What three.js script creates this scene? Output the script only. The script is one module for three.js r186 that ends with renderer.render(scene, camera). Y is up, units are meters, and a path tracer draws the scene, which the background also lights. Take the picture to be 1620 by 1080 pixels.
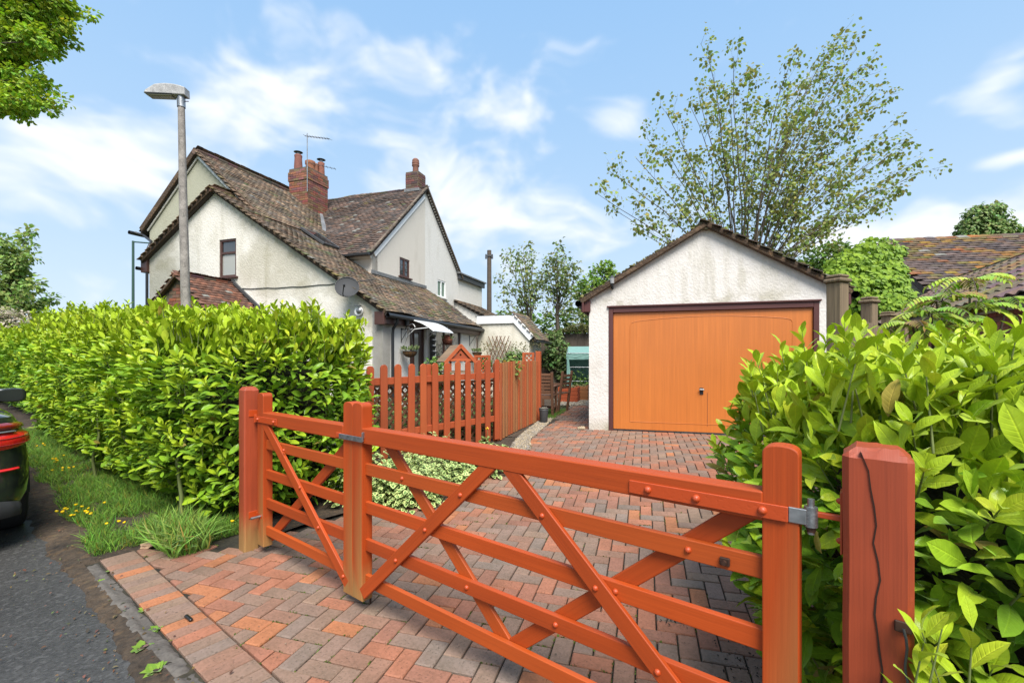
import * as THREE from 'three';
import { mergeGeometries, mergeVertices, toCreasedNormals } from 'three/addons/utils/BufferGeometryUtils.js';
import { RoundedBoxGeometry } from 'three/addons/geometries/RoundedBoxGeometry.js';
import { createNoise3D } from 'simplex-noise';

// ---------------------------------------------------------------- camera, sky, sun, exposure
const scene = new THREE.Scene();
const camera = new THREE.PerspectiveCamera(73.74, 1.5, 0.05, 900);   // 16 mm lens, lens axis level, shifted up
const EYE = 1.45, F = 720, CX = 810, HY = 567;
camera.position.set(0, EYE, 0);
camera.lookAt(0, EYE, -10);
camera.setViewOffset(1620, 1080, 0, -27, 1620, 1080);
const renderer = new THREE.WebGLRenderer({ antialias: true });
renderer.toneMapping = THREE.LinearToneMapping;
renderer.toneMappingExposure = 1.62;
renderer.shadowMap.enabled = true;

function rng(seed) { let a = seed >>> 0; return () => { a = (a + 0x6D2B79F5) | 0; let t = Math.imul(a ^ (a >>> 15), 1 | a); t = (t + Math.imul(t ^ (t >>> 7), 61 | t)) ^ t; return ((t ^ (t >>> 14)) >>> 0) / 4294967296; }; }
const n3 = createNoise3D(rng(11));
function fbm(x, y, z, o = 4) { let s = 0, a = 0.5, t = 0; for (let i = 0; i < o; i++) { s += a * n3(x, y, z); t += a; x *= 2.03; y *= 2.03; z *= 2.03; a *= 0.5; } return s / t; }
const clamp = (x, a = 0, b = 1) => Math.min(b, Math.max(a, x));
const sstep = (a, b, x) => { const t = clamp((x - a) / (b - a)); return t * t * (3 - 2 * t); };
const mix = (a, b, t) => a + (b - a) * t;
const mix3 = (a, b, t) => [mix(a[0], b[0], t), mix(a[1], b[1], t), mix(a[2], b[2], t)];

const SUN = new THREE.Vector3(0.14, 0.82, 0.57).normalize();
{
  const W = 2048, Hh = 1024, px = new Float32Array(W * Hh * 4);
  // soft banks of cumulus: azimuth (right of the view axis), elevation, half widths, weight
  const bank = (u, v, ru, rv, w) => { const a = Math.atan((u - CX) / F), e = Math.atan((HY - v) / F * Math.cos(a)); return [a, e, ru / F * Math.cos(a) ** 1.3, rv / F * 0.9, w]; };
  const banks = [bank(110, 245, 175, 62, 0.9), bank(430, 150, 120, 60, 0.85), bank(360, 210, 120, 60, 0.35), bank(690, 95, 110, 35, 0.5), bank(800, 170, 110, 35, 0.6), bank(640, 290, 170, 110, 0.38),
    bank(850, 350, 230, 90, 0.75), bank(980, 190, 60, 35, 0.55), bank(1595, 140, 80, 45, 0.9), bank(1470, 365, 170, 45, 1.0), bank(1600, 250, 60, 10, 0.7), bank(60, 430, 300, 90, 0.35), bank(480, 35, 130, 30, 0.35), bank(1330, 395, 120, 40, 0.6)];
  for (let j = 0; j < Hh; j++) for (let i = 0; i < W; i++) {
    const lon = ((i + 0.5) / W - 0.5) * 2 * Math.PI, lat = ((j + 0.5) / Hh - 0.5) * Math.PI;
    const y = Math.sin(lat), c = Math.cos(lat), x = c * Math.cos(lon), z = c * Math.sin(lon);
    const o = (j * W + i) * 4, el = Math.asin(y), az = Math.atan2(x, -z);
    let up = Math.max(y, 0);
    let sky = mix3([0.64, 0.82, 0.98], [0.300, 0.525, 0.84], Math.pow(clamp(up * 1.6), 0.62));
    sky = mix3(sky, [0.80, 0.88, 0.97], Math.exp(-up * 7) * 0.7);
    if (y > -0.05) {
      let m = 0;
      for (const b of banks) { const dx = (az - b[0]) / b[2], dy = (el - b[1]) / b[3]; const q = dx * dx + dy * dy; if (q < 6) m += b[4] * Math.exp(-q); }
      const away = sstep(0.95, 1.35, Math.abs(az)) + sstep(0.62, 0.85, el);         // past the frame the same broken cloud goes on
      const wx = x + 0.12 * fbm(x * 2.1, y * 2.1, z * 2.1 + 7, 3), wy = y * 1.9 + 0.10 * fbm(x * 2.3 + 5, y * 2.3, z * 2.3, 3);
      const f1 = 0.5 + 0.5 * fbm(wx * 3.2, wy * 3.2, z * 3.2, 6);
      const f2 = 0.5 + 0.5 * fbm(wx * 8 + 3, wy * 10, z * 8, 6);
      m = mix(Math.min(m, 1), 0.45, clamp(away));
      let d = f1 * 0.62 + f2 * 0.38 + (m - 0.5) * 0.58;
      d = sstep(0.36, 0.84, d) * clamp((y + 0.05) / 0.06);
      const lit = 0.98 + 0.12 * (f2 - 0.5) + 0.05 * m;
      sky = mix3(sky, [lit * 0.985, lit * 0.995, lit * 1.02], d * 0.86);
    }
    const sd = Math.max(0, x * SUN.x + y * SUN.y + z * SUN.z);                       // thin cloud glows gently round the veiled sun
    const gl = 0.25 * Math.pow(sd, 4) + 0.5 * Math.pow(sd, 24);
    sky = [sky[0] + gl, sky[1] + gl * 0.98, sky[2] + gl * 0.93];
    if (y < 0) { const k = clamp(-y * 6); sky = mix3(sky, [0.20, 0.21, 0.18], k); }
    const B = 0.695; px[o] = sky[0] * B; px[o + 1] = sky[1] * B; px[o + 2] = sky[2] * B; px[o + 3] = 1;
  }
  const t = new THREE.DataTexture(px, W, Hh, THREE.RGBAFormat, THREE.FloatType);
  t.mapping = THREE.EquirectangularReflectionMapping; t.magFilter = THREE.LinearFilter; t.minFilter = THREE.LinearFilter; t.wrapS = THREE.RepeatWrapping; t.needsUpdate = true;
  scene.background = t; scene.environment = t;
}
const sun = new THREE.DirectionalLight(new THREE.Color().setRGB(1, 0.955, 0.89), 4.3);
sun.position.copy(SUN).multiplyScalar(60); sun.castShadow = true; sun.shadow.radius = 60;
sun.shadow.mapSize.set(2048, 2048); Object.assign(sun.shadow.camera, { left: -25, right: 25, top: 25, bottom: -25, near: 1, far: 140 });
scene.add(sun, sun.target);

// ---------------------------------------------------------------- frames of reference
const V = (X, y, D) => new THREE.Vector3(X, y, -D);                  // X right, D metres ahead of the camera
const at = (u, v, D) => V((u - CX) * D / F, EYE - (v - HY) * D / F, D);
const E = [-0.792, 0.610], N = [0.610, 0.792];                       // along the road (away to the left), across it (towards the house)
const EN = (a, n) => [N[0] * n + E[0] * a, N[1] * n + E[1] * a];
const across = (X, D) => N[0] * X + N[1] * D;
const gy = (X, D) => 0.22 * sstep(0, 1, clamp((across(X, D) - 2.5) / 3.6)) ;   // the drive climbs a little
const VG = (X, D, dy = 0) => V(X, gy(X, D) + dy, D);

// ---------------------------------------------------------------- naming
const used = {};
function numbered(n) { const k = used[n] = (used[n] === undefined ? 0 : used[n] + 1); return k ? n + '_' + String(k).padStart(3, '0') : n; }
function tag(o, label, category, group) { o.userData.label = label; o.userData.category = category; if (group) o.userData.group = group; return o; }
function thing(name, label, category, pos, turn = 0, group) {
  const o = new THREE.Group(); o.name = numbered(name); if (pos) o.position.copy(pos); o.rotation.y = turn; scene.add(o); return tag(o, label, category, group);
}
function add(name, geo, mat, parent, pos, rot) {
  const m = new THREE.Mesh(geo, mat); m.name = parent === scene ? numbered(name) : name; m.castShadow = m.receiveShadow = true;
  if (pos) m.position.copy(pos); if (rot) m.rotation.set(...rot); parent.add(m); return m;
}
function structure(name, geo, mat, pos) { const m = add(name, geo, mat, scene, pos); m.userData.kind = 'structure'; return m; }
function stuff(o) { o.userData.kind = 'stuff'; return o; }
function inst(name, geo, mat, list, parent) {                        // list: [Matrix4, [r,g,b]?]
  const m = new THREE.InstancedMesh(geo, mat, list.length); m.name = parent === scene ? numbered(name) : name; m.castShadow = m.receiveShadow = true;
  const c = new THREE.Color();
  list.forEach(([mx, col], i) => { m.setMatrixAt(i, mx); if (col) m.setColorAt(i, c.setRGB(col[0], col[1], col[2])); });
  parent.add(m); return stuff(m);
}
const mtx = (pos, quat, sc) => new THREE.Matrix4().compose(pos, quat, typeof sc === 'number' ? new THREE.Vector3(sc, sc, sc) : sc);
const qAxes = (x, y, z) => new THREE.Quaternion().setFromRotationMatrix(new THREE.Matrix4().makeBasis(x, y, z));
const qEul = (a, b, c) => new THREE.Quaternion().setFromEuler(new THREE.Euler(a, b, c));

// ---------------------------------------------------------------- geometry helpers
const bxCache = {};
function uvBox(g, s = 1, ou = 0, ov = 0) {                           // box-projected uv in metres; u runs along the longest side
  g.computeBoundingBox(); const b = g.boundingBox, sz = [b.max.x - b.min.x, b.max.y - b.min.y, b.max.z - b.min.z];
  const L = sz.indexOf(Math.max(...sz)), p = g.attributes.position, n = g.attributes.normal, uv = new Float32Array(p.count * 2);
  for (let i = 0; i < p.count; i++) {
    const q = [p.getX(i), p.getY(i), p.getZ(i)], m = [Math.abs(n.getX(i)), Math.abs(n.getY(i)), Math.abs(n.getZ(i))], k = m.indexOf(Math.max(...m));
    let a, c; if (k === L) { a = (L + 1) % 3; c = (L + 2) % 3; } else { a = L; c = 3 - L - k; }
    uv[2 * i] = q[a] * s + ou + (k === L ? 0 : k * 0.37); uv[2 * i + 1] = q[c] * s + ov + k * 0.31;
  }
  g.setAttribute('uv', new THREE.BufferAttribute(uv, 2)); return g;
}
let bxSeed = rng(5);
function bx(w, h, d, r = 0.006) {                                     // timber and the like: a box with eased edges
  r = Math.min(r, w * 0.45, h * 0.45, d * 0.45);
  let g = r > 0.0005 ? new RoundedBoxGeometry(w, h, d, 1, r) : new THREE.BoxGeometry(w, h, d);
  if (g.index) g = g.toNonIndexed();
  return uvBox(g, 1, bxSeed() * 5, bxSeed() * 5);
}
function beamAt(a, b, up) {                                           // matrix whose x axis runs from a to b
  const x = b.clone().sub(a), L = x.length(); x.normalize(); const z = x.clone().cross(up).normalize(), y = z.clone().cross(x);
  return [qAxes(x, y, z), a.clone().add(b).multiplyScalar(0.5), L];
}
const UP = new THREE.Vector3(0, 1, 0);
function beam(name, a, b, h, d, mat, parent, up = UP, r = 0.005) {    // h along up, d across
  const [q, c, L] = beamAt(a, b, up); const m = add(name, bx(L, h, d, r), mat, parent, c); m.quaternion.copy(q); return m;
}
function prism(poly, y0, y1, c = 0, ou = 0, ov = 0) {                 // convex polygon [x,z] -> bevelled block, top at y1
  const pos = [], uv = []; let cx = 0, cz = 0; poly.forEach(p => { cx += p[0] / poly.length; cz += p[1] / poly.length; });
  let area = 0; poly.forEach((p, i) => { const q = poly[(i + 1) % poly.length]; area += p[0] * q[1] - q[0] * p[1]; }); if (area > 0) poly = poly.slice().reverse();
  const ins = poly.map((p, i) => { const dx = cx - p[0], dz = cz - p[1], l = Math.hypot(dx, dz); const k = Math.min(c * 1.4, l * 0.4) / l; return [p[0] + dx * k, p[1] + dz * k]; });
  const put = (x, y, z, side) => { pos.push(x, y, z); uv.push(x + ou + (side ? y : 0), z + ov + (side ? y : 0)); };
  const n = poly.length;
  for (let i = 0; i < n; i++) {
    const p = poly[i], q = poly[(i + 1) % n], a = ins[i], b = ins[(i + 1) % n], ym = y1 - c;
    put(p[0], y0, p[1], 1); put(q[0], y0, q[1], 1); put(q[0], ym, q[1], 1); put(p[0], y0, p[1], 1); put(q[0], ym, q[1], 1); put(p[0], ym, p[1], 1);
    if (c > 0) { put(p[0], ym, p[1]); put(q[0], ym, q[1]); put(b[0], y1, b[1]); put(p[0], ym, p[1]); put(b[0], y1, b[1]); put(a[0], y1, a[1]); }
    if (i > 0 && i < n - 1) { put(ins[0][0], y1, ins[0][1]); put(a[0], y1, a[1]); put(b[0], y1, b[1]); }
  }
  const g = new THREE.BufferGeometry(); g.setAttribute('position', new THREE.Float32BufferAttribute(pos, 3)); g.setAttribute('uv', new THREE.Float32BufferAttribute(uv, 2)); g.computeVertexNormals(); return g;
}
function clipHalf(poly, f) {                                         // keep f(p) >= 0
  const out = []; for (let i = 0; i < poly.length; i++) { const p = poly[i], q = poly[(i + 1) % poly.length], a = f(p), b = f(q); if (a >= 0) out.push(p); if (a * b < 0) { const t = a / (a - b); out.push([p[0] + (q[0] - p[0]) * t, p[1] + (q[1] - p[1]) * t]); } } return out;
}
function inside(poly, x, y) { let r = false; for (let i = 0, j = poly.length - 1; i < poly.length; j = i++) { const [a, b] = poly[i], [c, d] = poly[j]; if ((b > y) !== (d > y) && x < (c - a) * (y - b) / (d - b) + a) r = !r; } return r; }
class Tubes {                                                        // many tapered tubes in one geometry
  constructor(sides = 5) { this.s = sides; this.p = []; this.n = []; this.i = []; this.uv = []; }
  tube(pts, rad) {
    const S = this.s, base = this.p.length / 3; let ref = new THREE.Vector3(0.3, 0.1, 0.95), len = 0;
    for (let k = 0; k < pts.length; k++) {
      const d = (pts[Math.min(k + 1, pts.length - 1)]).clone().sub(pts[Math.max(k - 1, 0)]).normalize();
      const x = ref.clone().cross(d); if (x.lengthSq() < 1e-4) x.set(1, 0, 0).cross(d); x.normalize(); const y = d.clone().cross(x); ref = y.clone().cross(d).negate(); ref = x.clone().cross(d).negate(); ref = d.clone().cross(x).cross(d).negate(); ref = y;
      if (k) len += pts[k].distanceTo(pts[k - 1]);
      const r = typeof rad === 'function' ? rad(k / (pts.length - 1)) : rad;
      for (let j = 0; j <= S; j++) { const a = j / S * Math.PI * 2, c = Math.cos(a), s = Math.sin(a); const nx = x.x * c + y.x * s, ny = x.y * c + y.y * s, nz = x.z * c + y.z * s; this.p.push(pts[k].x + nx * r, pts[k].y + ny * r, pts[k].z + nz * r); this.n.push(nx, ny, nz); this.uv.push(j / S * 0.5, len); }
    }
    for (let k = 0; k < pts.length - 1; k++) for (let j = 0; j < S; j++) { const a = base + k * (S + 1) + j, b = a + S + 1; this.i.push(a, a + 1, b, b, a + 1, b + 1); }
  }
  geo() { const g = new THREE.BufferGeometry(); g.setAttribute('position', new THREE.Float32BufferAttribute(this.p, 3)); g.setAttribute('normal', new THREE.Float32BufferAttribute(this.n, 3)); g.setAttribute('uv', new THREE.Float32BufferAttribute(this.uv, 2)); g.setIndex(this.i); return g; }
}
function tubeGeo(pts, r, sides = 8) { const t = new Tubes(sides); t.tube(pts, r); return t.geo(); }
function shapeWall(outline, holes, depth) {                          // outline in metres (x, y), thickness towards -z
  const s = new THREE.Shape(outline.map(p => new THREE.Vector2(p[0], p[1])));
  for (const [x0, y0, x1, y1] of holes) s.holes.push(new THREE.Path([[x0, y0], [x0, y1], [x1, y1], [x1, y0]].map(p => new THREE.Vector2(p[0], p[1]))));
  const g = new THREE.ExtrudeGeometry(s, { depth, bevelEnabled: false }); g.translate(0, 0, -depth); return g;
}

// ---------------------------------------------------------------- textures
const enc = x => { x = clamp(x); return 255 * (x <= 0.0031308 ? 12.92 * x : 1.055 * Math.pow(x, 1 / 2.4) - 0.055); };
const hash = (x, y, s) => { let h = Math.imul(x, 374761393) ^ Math.imul(y, 668265263) ^ Math.imul(s, 1274126177); h = Math.imul(h ^ (h >>> 13), 1274126177); return ((h ^ (h >>> 16)) >>> 0) / 4294967296; };
function vn(x, y, px, py, s) { const xi = Math.floor(x), yi = Math.floor(y), fx = x - xi, fy = y - yi, a = fx * fx * (3 - 2 * fx), b = fy * fy * (3 - 2 * fy), w = (i, p) => ((i % p) + p) % p; return mix(mix(hash(w(xi, px), w(yi, py), s), hash(w(xi + 1, px), w(yi, py), s), a), mix(hash(w(xi, px), w(yi + 1, py), s), hash(w(xi + 1, px), w(yi + 1, py), s), a), b); }
function tf(u, v, fx, fy, o, s) { let r = 0, a = 0.5, t = 0; for (let i = 0; i < o; i++) { r += a * vn(u * fx, v * fy, fx, fy, s + i * 17); t += a; fx *= 2; fy *= 2; a *= 0.55; } return r / t; }   // tiling value noise, 0..1
function tex(w, h, fn, srgb = true, rx = 1, ry = 1) {
  const d = new Uint8Array(w * h * 4);
  for (let j = 0; j < h; j++) for (let i = 0; i < w; i++) { const c = fn((i + 0.5) / w, (j + 0.5) / h), o = (j * w + i) * 4; for (let k = 0; k < 3; k++) d[o + k] = srgb ? enc(c[k]) : 255 * clamp(c[k]); d[o + 3] = 255; }
  const t = new THREE.DataTexture(d, w, h); t.wrapS = t.wrapT = THREE.RepeatWrapping; t.magFilter = THREE.LinearFilter; t.minFilter = THREE.LinearMipmapLinearFilter; t.generateMipmaps = true; if (srgb) t.colorSpace = THREE.SRGBColorSpace; t.repeat.set(rx, ry); t.needsUpdate = true; return t;
}
const g1 = x => [x, x, x];
const mat = (c, o = {}) => { const m = new THREE.MeshStandardMaterial({ roughness: 0.8, ...o }); m.color.setRGB(...c); return m; };
const pmat = (c, o = {}) => { const m = new THREE.MeshPhysicalMaterial({ roughness: 0.8, ...o }); m.color.setRGB(...c); return m; };

const woodF = (u, v) => { const w = tf(u, v, 2, 3, 2, 5); const g = tf(u, v + 0.03 * w, 3, 56, 3, 9), f = tf(u, v, 8, 160, 2, 21); return [g, f, w]; };
const woodMap = tex(512, 256, (u, v) => { const [g, f, w] = woodF(u, v); const k = 0.77 + 0.17 * g + 0.12 * (f - 0.5) + 0.30 * (w - 0.5); const d = sstep(0.72, 0.9, tf(u, v, 5, 9, 3, 33)) * 0.22; return [k - d * 0.6, k - d * 0.8 + 0.02 * (w - 0.5), k - d]; }, true, 0.9, 3);
const woodBump = tex(512, 256, (u, v) => { const [g, f] = woodF(u, v); return g1(0.5 * g + 0.5 * f); }, false, 0.9, 3);
const greyWoodMap = tex(256, 256, (u, v) => { const [g, f, w] = woodF(u, v); const k = 0.45 + 0.5 * g + 0.3 * (f - 0.5) + 0.3 * (w - 0.5); return [k, k * (0.97 + 0.05 * w), k * 0.93]; }, true, 0.9, 3);
const renderMap = tex(1024, 1024, (u, v) => { const a = tf(u, v, 3, 3, 5, 41), b = tf(u, v, 14, 3, 4, 43), c = tf(u, v, 64, 64, 2, 44); const d = sstep(0.5, 0.8, a) * 0.16 + sstep(0.55, 0.85, b) * 0.08; const k = 0.97 - d + 0.05 * (c - 0.5); return [k, k - d * 0.08, k - d * 0.28]; }, true, 0.33, 0.33);
const dashBump = tex(512, 512, (u, v) => { const a = tf(u, v, 60, 44, 3, 51), b = tf(u, v, 120, 110, 2, 52); return g1(0.65 * sstep(0.3, 0.75, a) + 0.35 * b); }, false, 0.8, 0.8);
const garageMap = tex(1024, 1024, (u, v) => { const x = u * 4.2, y = v * 4.2, n = tf(u, v, 12, 12, 5, 241), s = tf(u, v, 40, 5, 4, 242), c = tf(u, v, 90, 90, 2, 243); let d = 0.10 * sstep(0.5, 0.8, n); d += 0.13 * sstep(0.42, 0.75, s) * Math.exp(-Math.pow((x - 1.95) / 0.55, 2)) * sstep(2.1, 2.3, y) * sstep(3.2, 2.7, y); d += 0.22 * sstep(0.40, 0.7, n) * sstep(2.34, 2.18, y) * sstep(2.0, 2.12, y); d += 0.07 * sstep(0.45, 0.75, s) * sstep(2.1, 2.3, y); const g = sstep(0.26, 0.0, y - 0.1 * n) * (0.25 + 0.5 * n); d += 0.5 * g; const k = 0.98 - d + 0.05 * (c - 0.5); return [k, k - d * 0.04, k - d * 0.30]; }, true, 1 / 4.2, 1 / 4.2);
const dirtyMap = tex(1024, 1024, (u, v) => { const a = tf(u, v, 4, 4, 6, 61), b = tf(u, v, 22, 3, 4, 63), e = tf(u, v, 11, 11, 4, 68), c = tf(u, v, 70, 70, 2, 64); const d = sstep(0.38, 0.75, a) * 0.30 + sstep(0.5, 0.85, b) * 0.16 + sstep(0.5, 0.8, e) * 0.12; const k = 0.95 - d + 0.07 * (c - 0.5); return [k, k - d * 0.03, k - d * 0.22]; }, true, 0.22, 0.22);
const brickMap = tex(256, 256, (u, v) => { const a = tf(u, v, 3, 3, 4, 71), c = tf(u, v, 40, 40, 3, 72), s = sstep(0.70, 0.84, tf(u, v, 52, 52, 2, 74)); const k = 0.80 + 0.40 * (a - 0.5) + 0.30 * (c - 0.5) - s * 0.30; return [k, k * (1 - 0.05 * a) + 0.02, k * (0.96 + 0.08 * c)]; }, true, 2.3, 2.3);
const brickBump = tex(256, 256, (u, v) => g1(0.5 * tf(u, v, 40, 40, 3, 72) + 0.5 * (1 - sstep(0.66, 0.8, tf(u, v, 52, 52, 2, 74)))), false, 2.3, 2.3);
const tarMap = tex(1024, 1024, (u, v) => { const a = tf(u, v, 4, 4, 5, 81), c = tf(u, v, 150, 150, 2, 82), s = sstep(0.72, 0.86, tf(u, v, 110, 110, 1, 83)); const k = 0.62 + 0.5 * (a - 0.5) + 0.5 * (c - 0.5) + 0.45 * s; return [k, k * 0.99, k * 0.97]; }, true, 0.5, 0.5);
const tarBump = tex(512, 512, (u, v) => g1(tf(u, v, 80, 80, 2, 85)), false, 1.4, 1.4);
const tarRough = tex(512, 512, (u, v) => { const a = tf(u, v, 4, 4, 4, 87); return [0, 0.42 + 0.4 * a, 0]; }, false, 0.35, 0.35);
const soilMap = tex(512, 512, (u, v) => { const a = tf(u, v, 5, 5, 5, 91), b = tf(u, v, 48, 48, 3, 92), l = sstep(0.6, 0.8, tf(u, v, 22, 22, 3, 95)); const k = 0.45 + 0.7 * (a - 0.4) + 0.6 * (b - 0.5); return [k + l * 0.35, k * 0.9 + l * 0.25, k * 0.8 + l * 0.1]; }, true, 0.8, 0.8);
const soilBump = tex(512, 512, (u, v) => g1(tf(u, v, 30, 30, 4, 92)), false, 0.8, 0.8);
const concMap = tex(512, 512, (u, v) => { const a = tf(u, v, 5, 5, 5, 101), b = tf(u, v, 60, 60, 2, 102), l = sstep(0.58, 0.72, tf(u, v, 9, 9, 4, 104)); const k = 0.6 + 0.7 * (a - 0.5) + 0.35 * (b - 0.5) + 0.12 * l; return [k, k * 0.98, k * 0.95]; }, true, 1.3, 1.3);
const tileMap = tex(256, 256, (u, v) => { const a = tf(u, v, 6, 6, 4, 111), b = tf(u, v, 40, 40, 3, 112); const k = 0.75 + 0.5 * (a - 0.5) + 0.45 * (b - 0.5); return g1(k); }, true, 2, 2);
const barkMap = tex(256, 256, (u, v) => { const a = tf(u, v, 14, 4, 4, 121), b = tf(u, v, 40, 16, 3, 122); const k = 0.5 + 0.7 * (a - 0.5) + 0.4 * (b - 0.5); return [k, k * 0.97, k * 0.92]; }, true, 2, 0.8);
const doorMap = tex(512, 512, (u, v) => { const g = tf(u, v, 64, 3, 3, 131), f = tf(u, v, 170, 6, 2, 132), w = tf(u, v, 3, 2, 3, 133); const k = 0.88 + 0.18 * (g - 0.5) + 0.09 * (f - 0.5) + 0.12 * (w - 0.5); return [k, k * (0.98 + 0.03 * w), k * 0.96]; }, true, 0.7, 0.5);
const doorBump = tex(512, 512, (u, v) => g1(0.6 * tf(u, v, 64, 3, 3, 131) + 0.4 * tf(u, v, 170, 6, 2, 132)), false, 0.7, 0.5);
const leafMap = tex(128, 128, (u, v) => {                            // u across the blade, v along: midrib and side veins
  const c = Math.abs(u - 0.5) * 2, rib = Math.exp(-Math.pow(c / 0.07, 2)), vein = Math.pow(0.5 + 0.5 * Math.cos((v * 9 - c * 1.3) * Math.PI * 2), 14) * (1 - c * 0.5); const n = tf(u, v, 8, 8, 3, 141);
  const k = 0.74 + 0.16 * (n - 0.5); return [k + rib * 0.26 + vein * 0.10, k + rib * 0.2 + vein * 0.07, k + rib * 0.3 + vein * 0.08]; }, true);
const leafBump = tex(128, 128, (u, v) => { const c = Math.abs(u - 0.5) * 2, rib = Math.exp(-Math.pow(c / 0.08, 2)), vein = Math.pow(0.5 + 0.5 * Math.cos((v * 9 - c * 1.3) * Math.PI * 2), 10) * (1 - c * 0.6); return g1(0.8 - rib * 0.5 - vein * 0.35); }, false);
const ivyMap = tex(64, 64, (u, v) => { const c = Math.hypot((u - 0.5) * 2, (v - 0.5) * 2), n = tf(u, v, 8, 8, 2, 151); const e = sstep(0.42, 0.6, c + 0.5 * (n - 0.5)); return mix3([0.16, 0.30, 0.10], [0.86, 0.84, 0.52], e); }, true);

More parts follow.
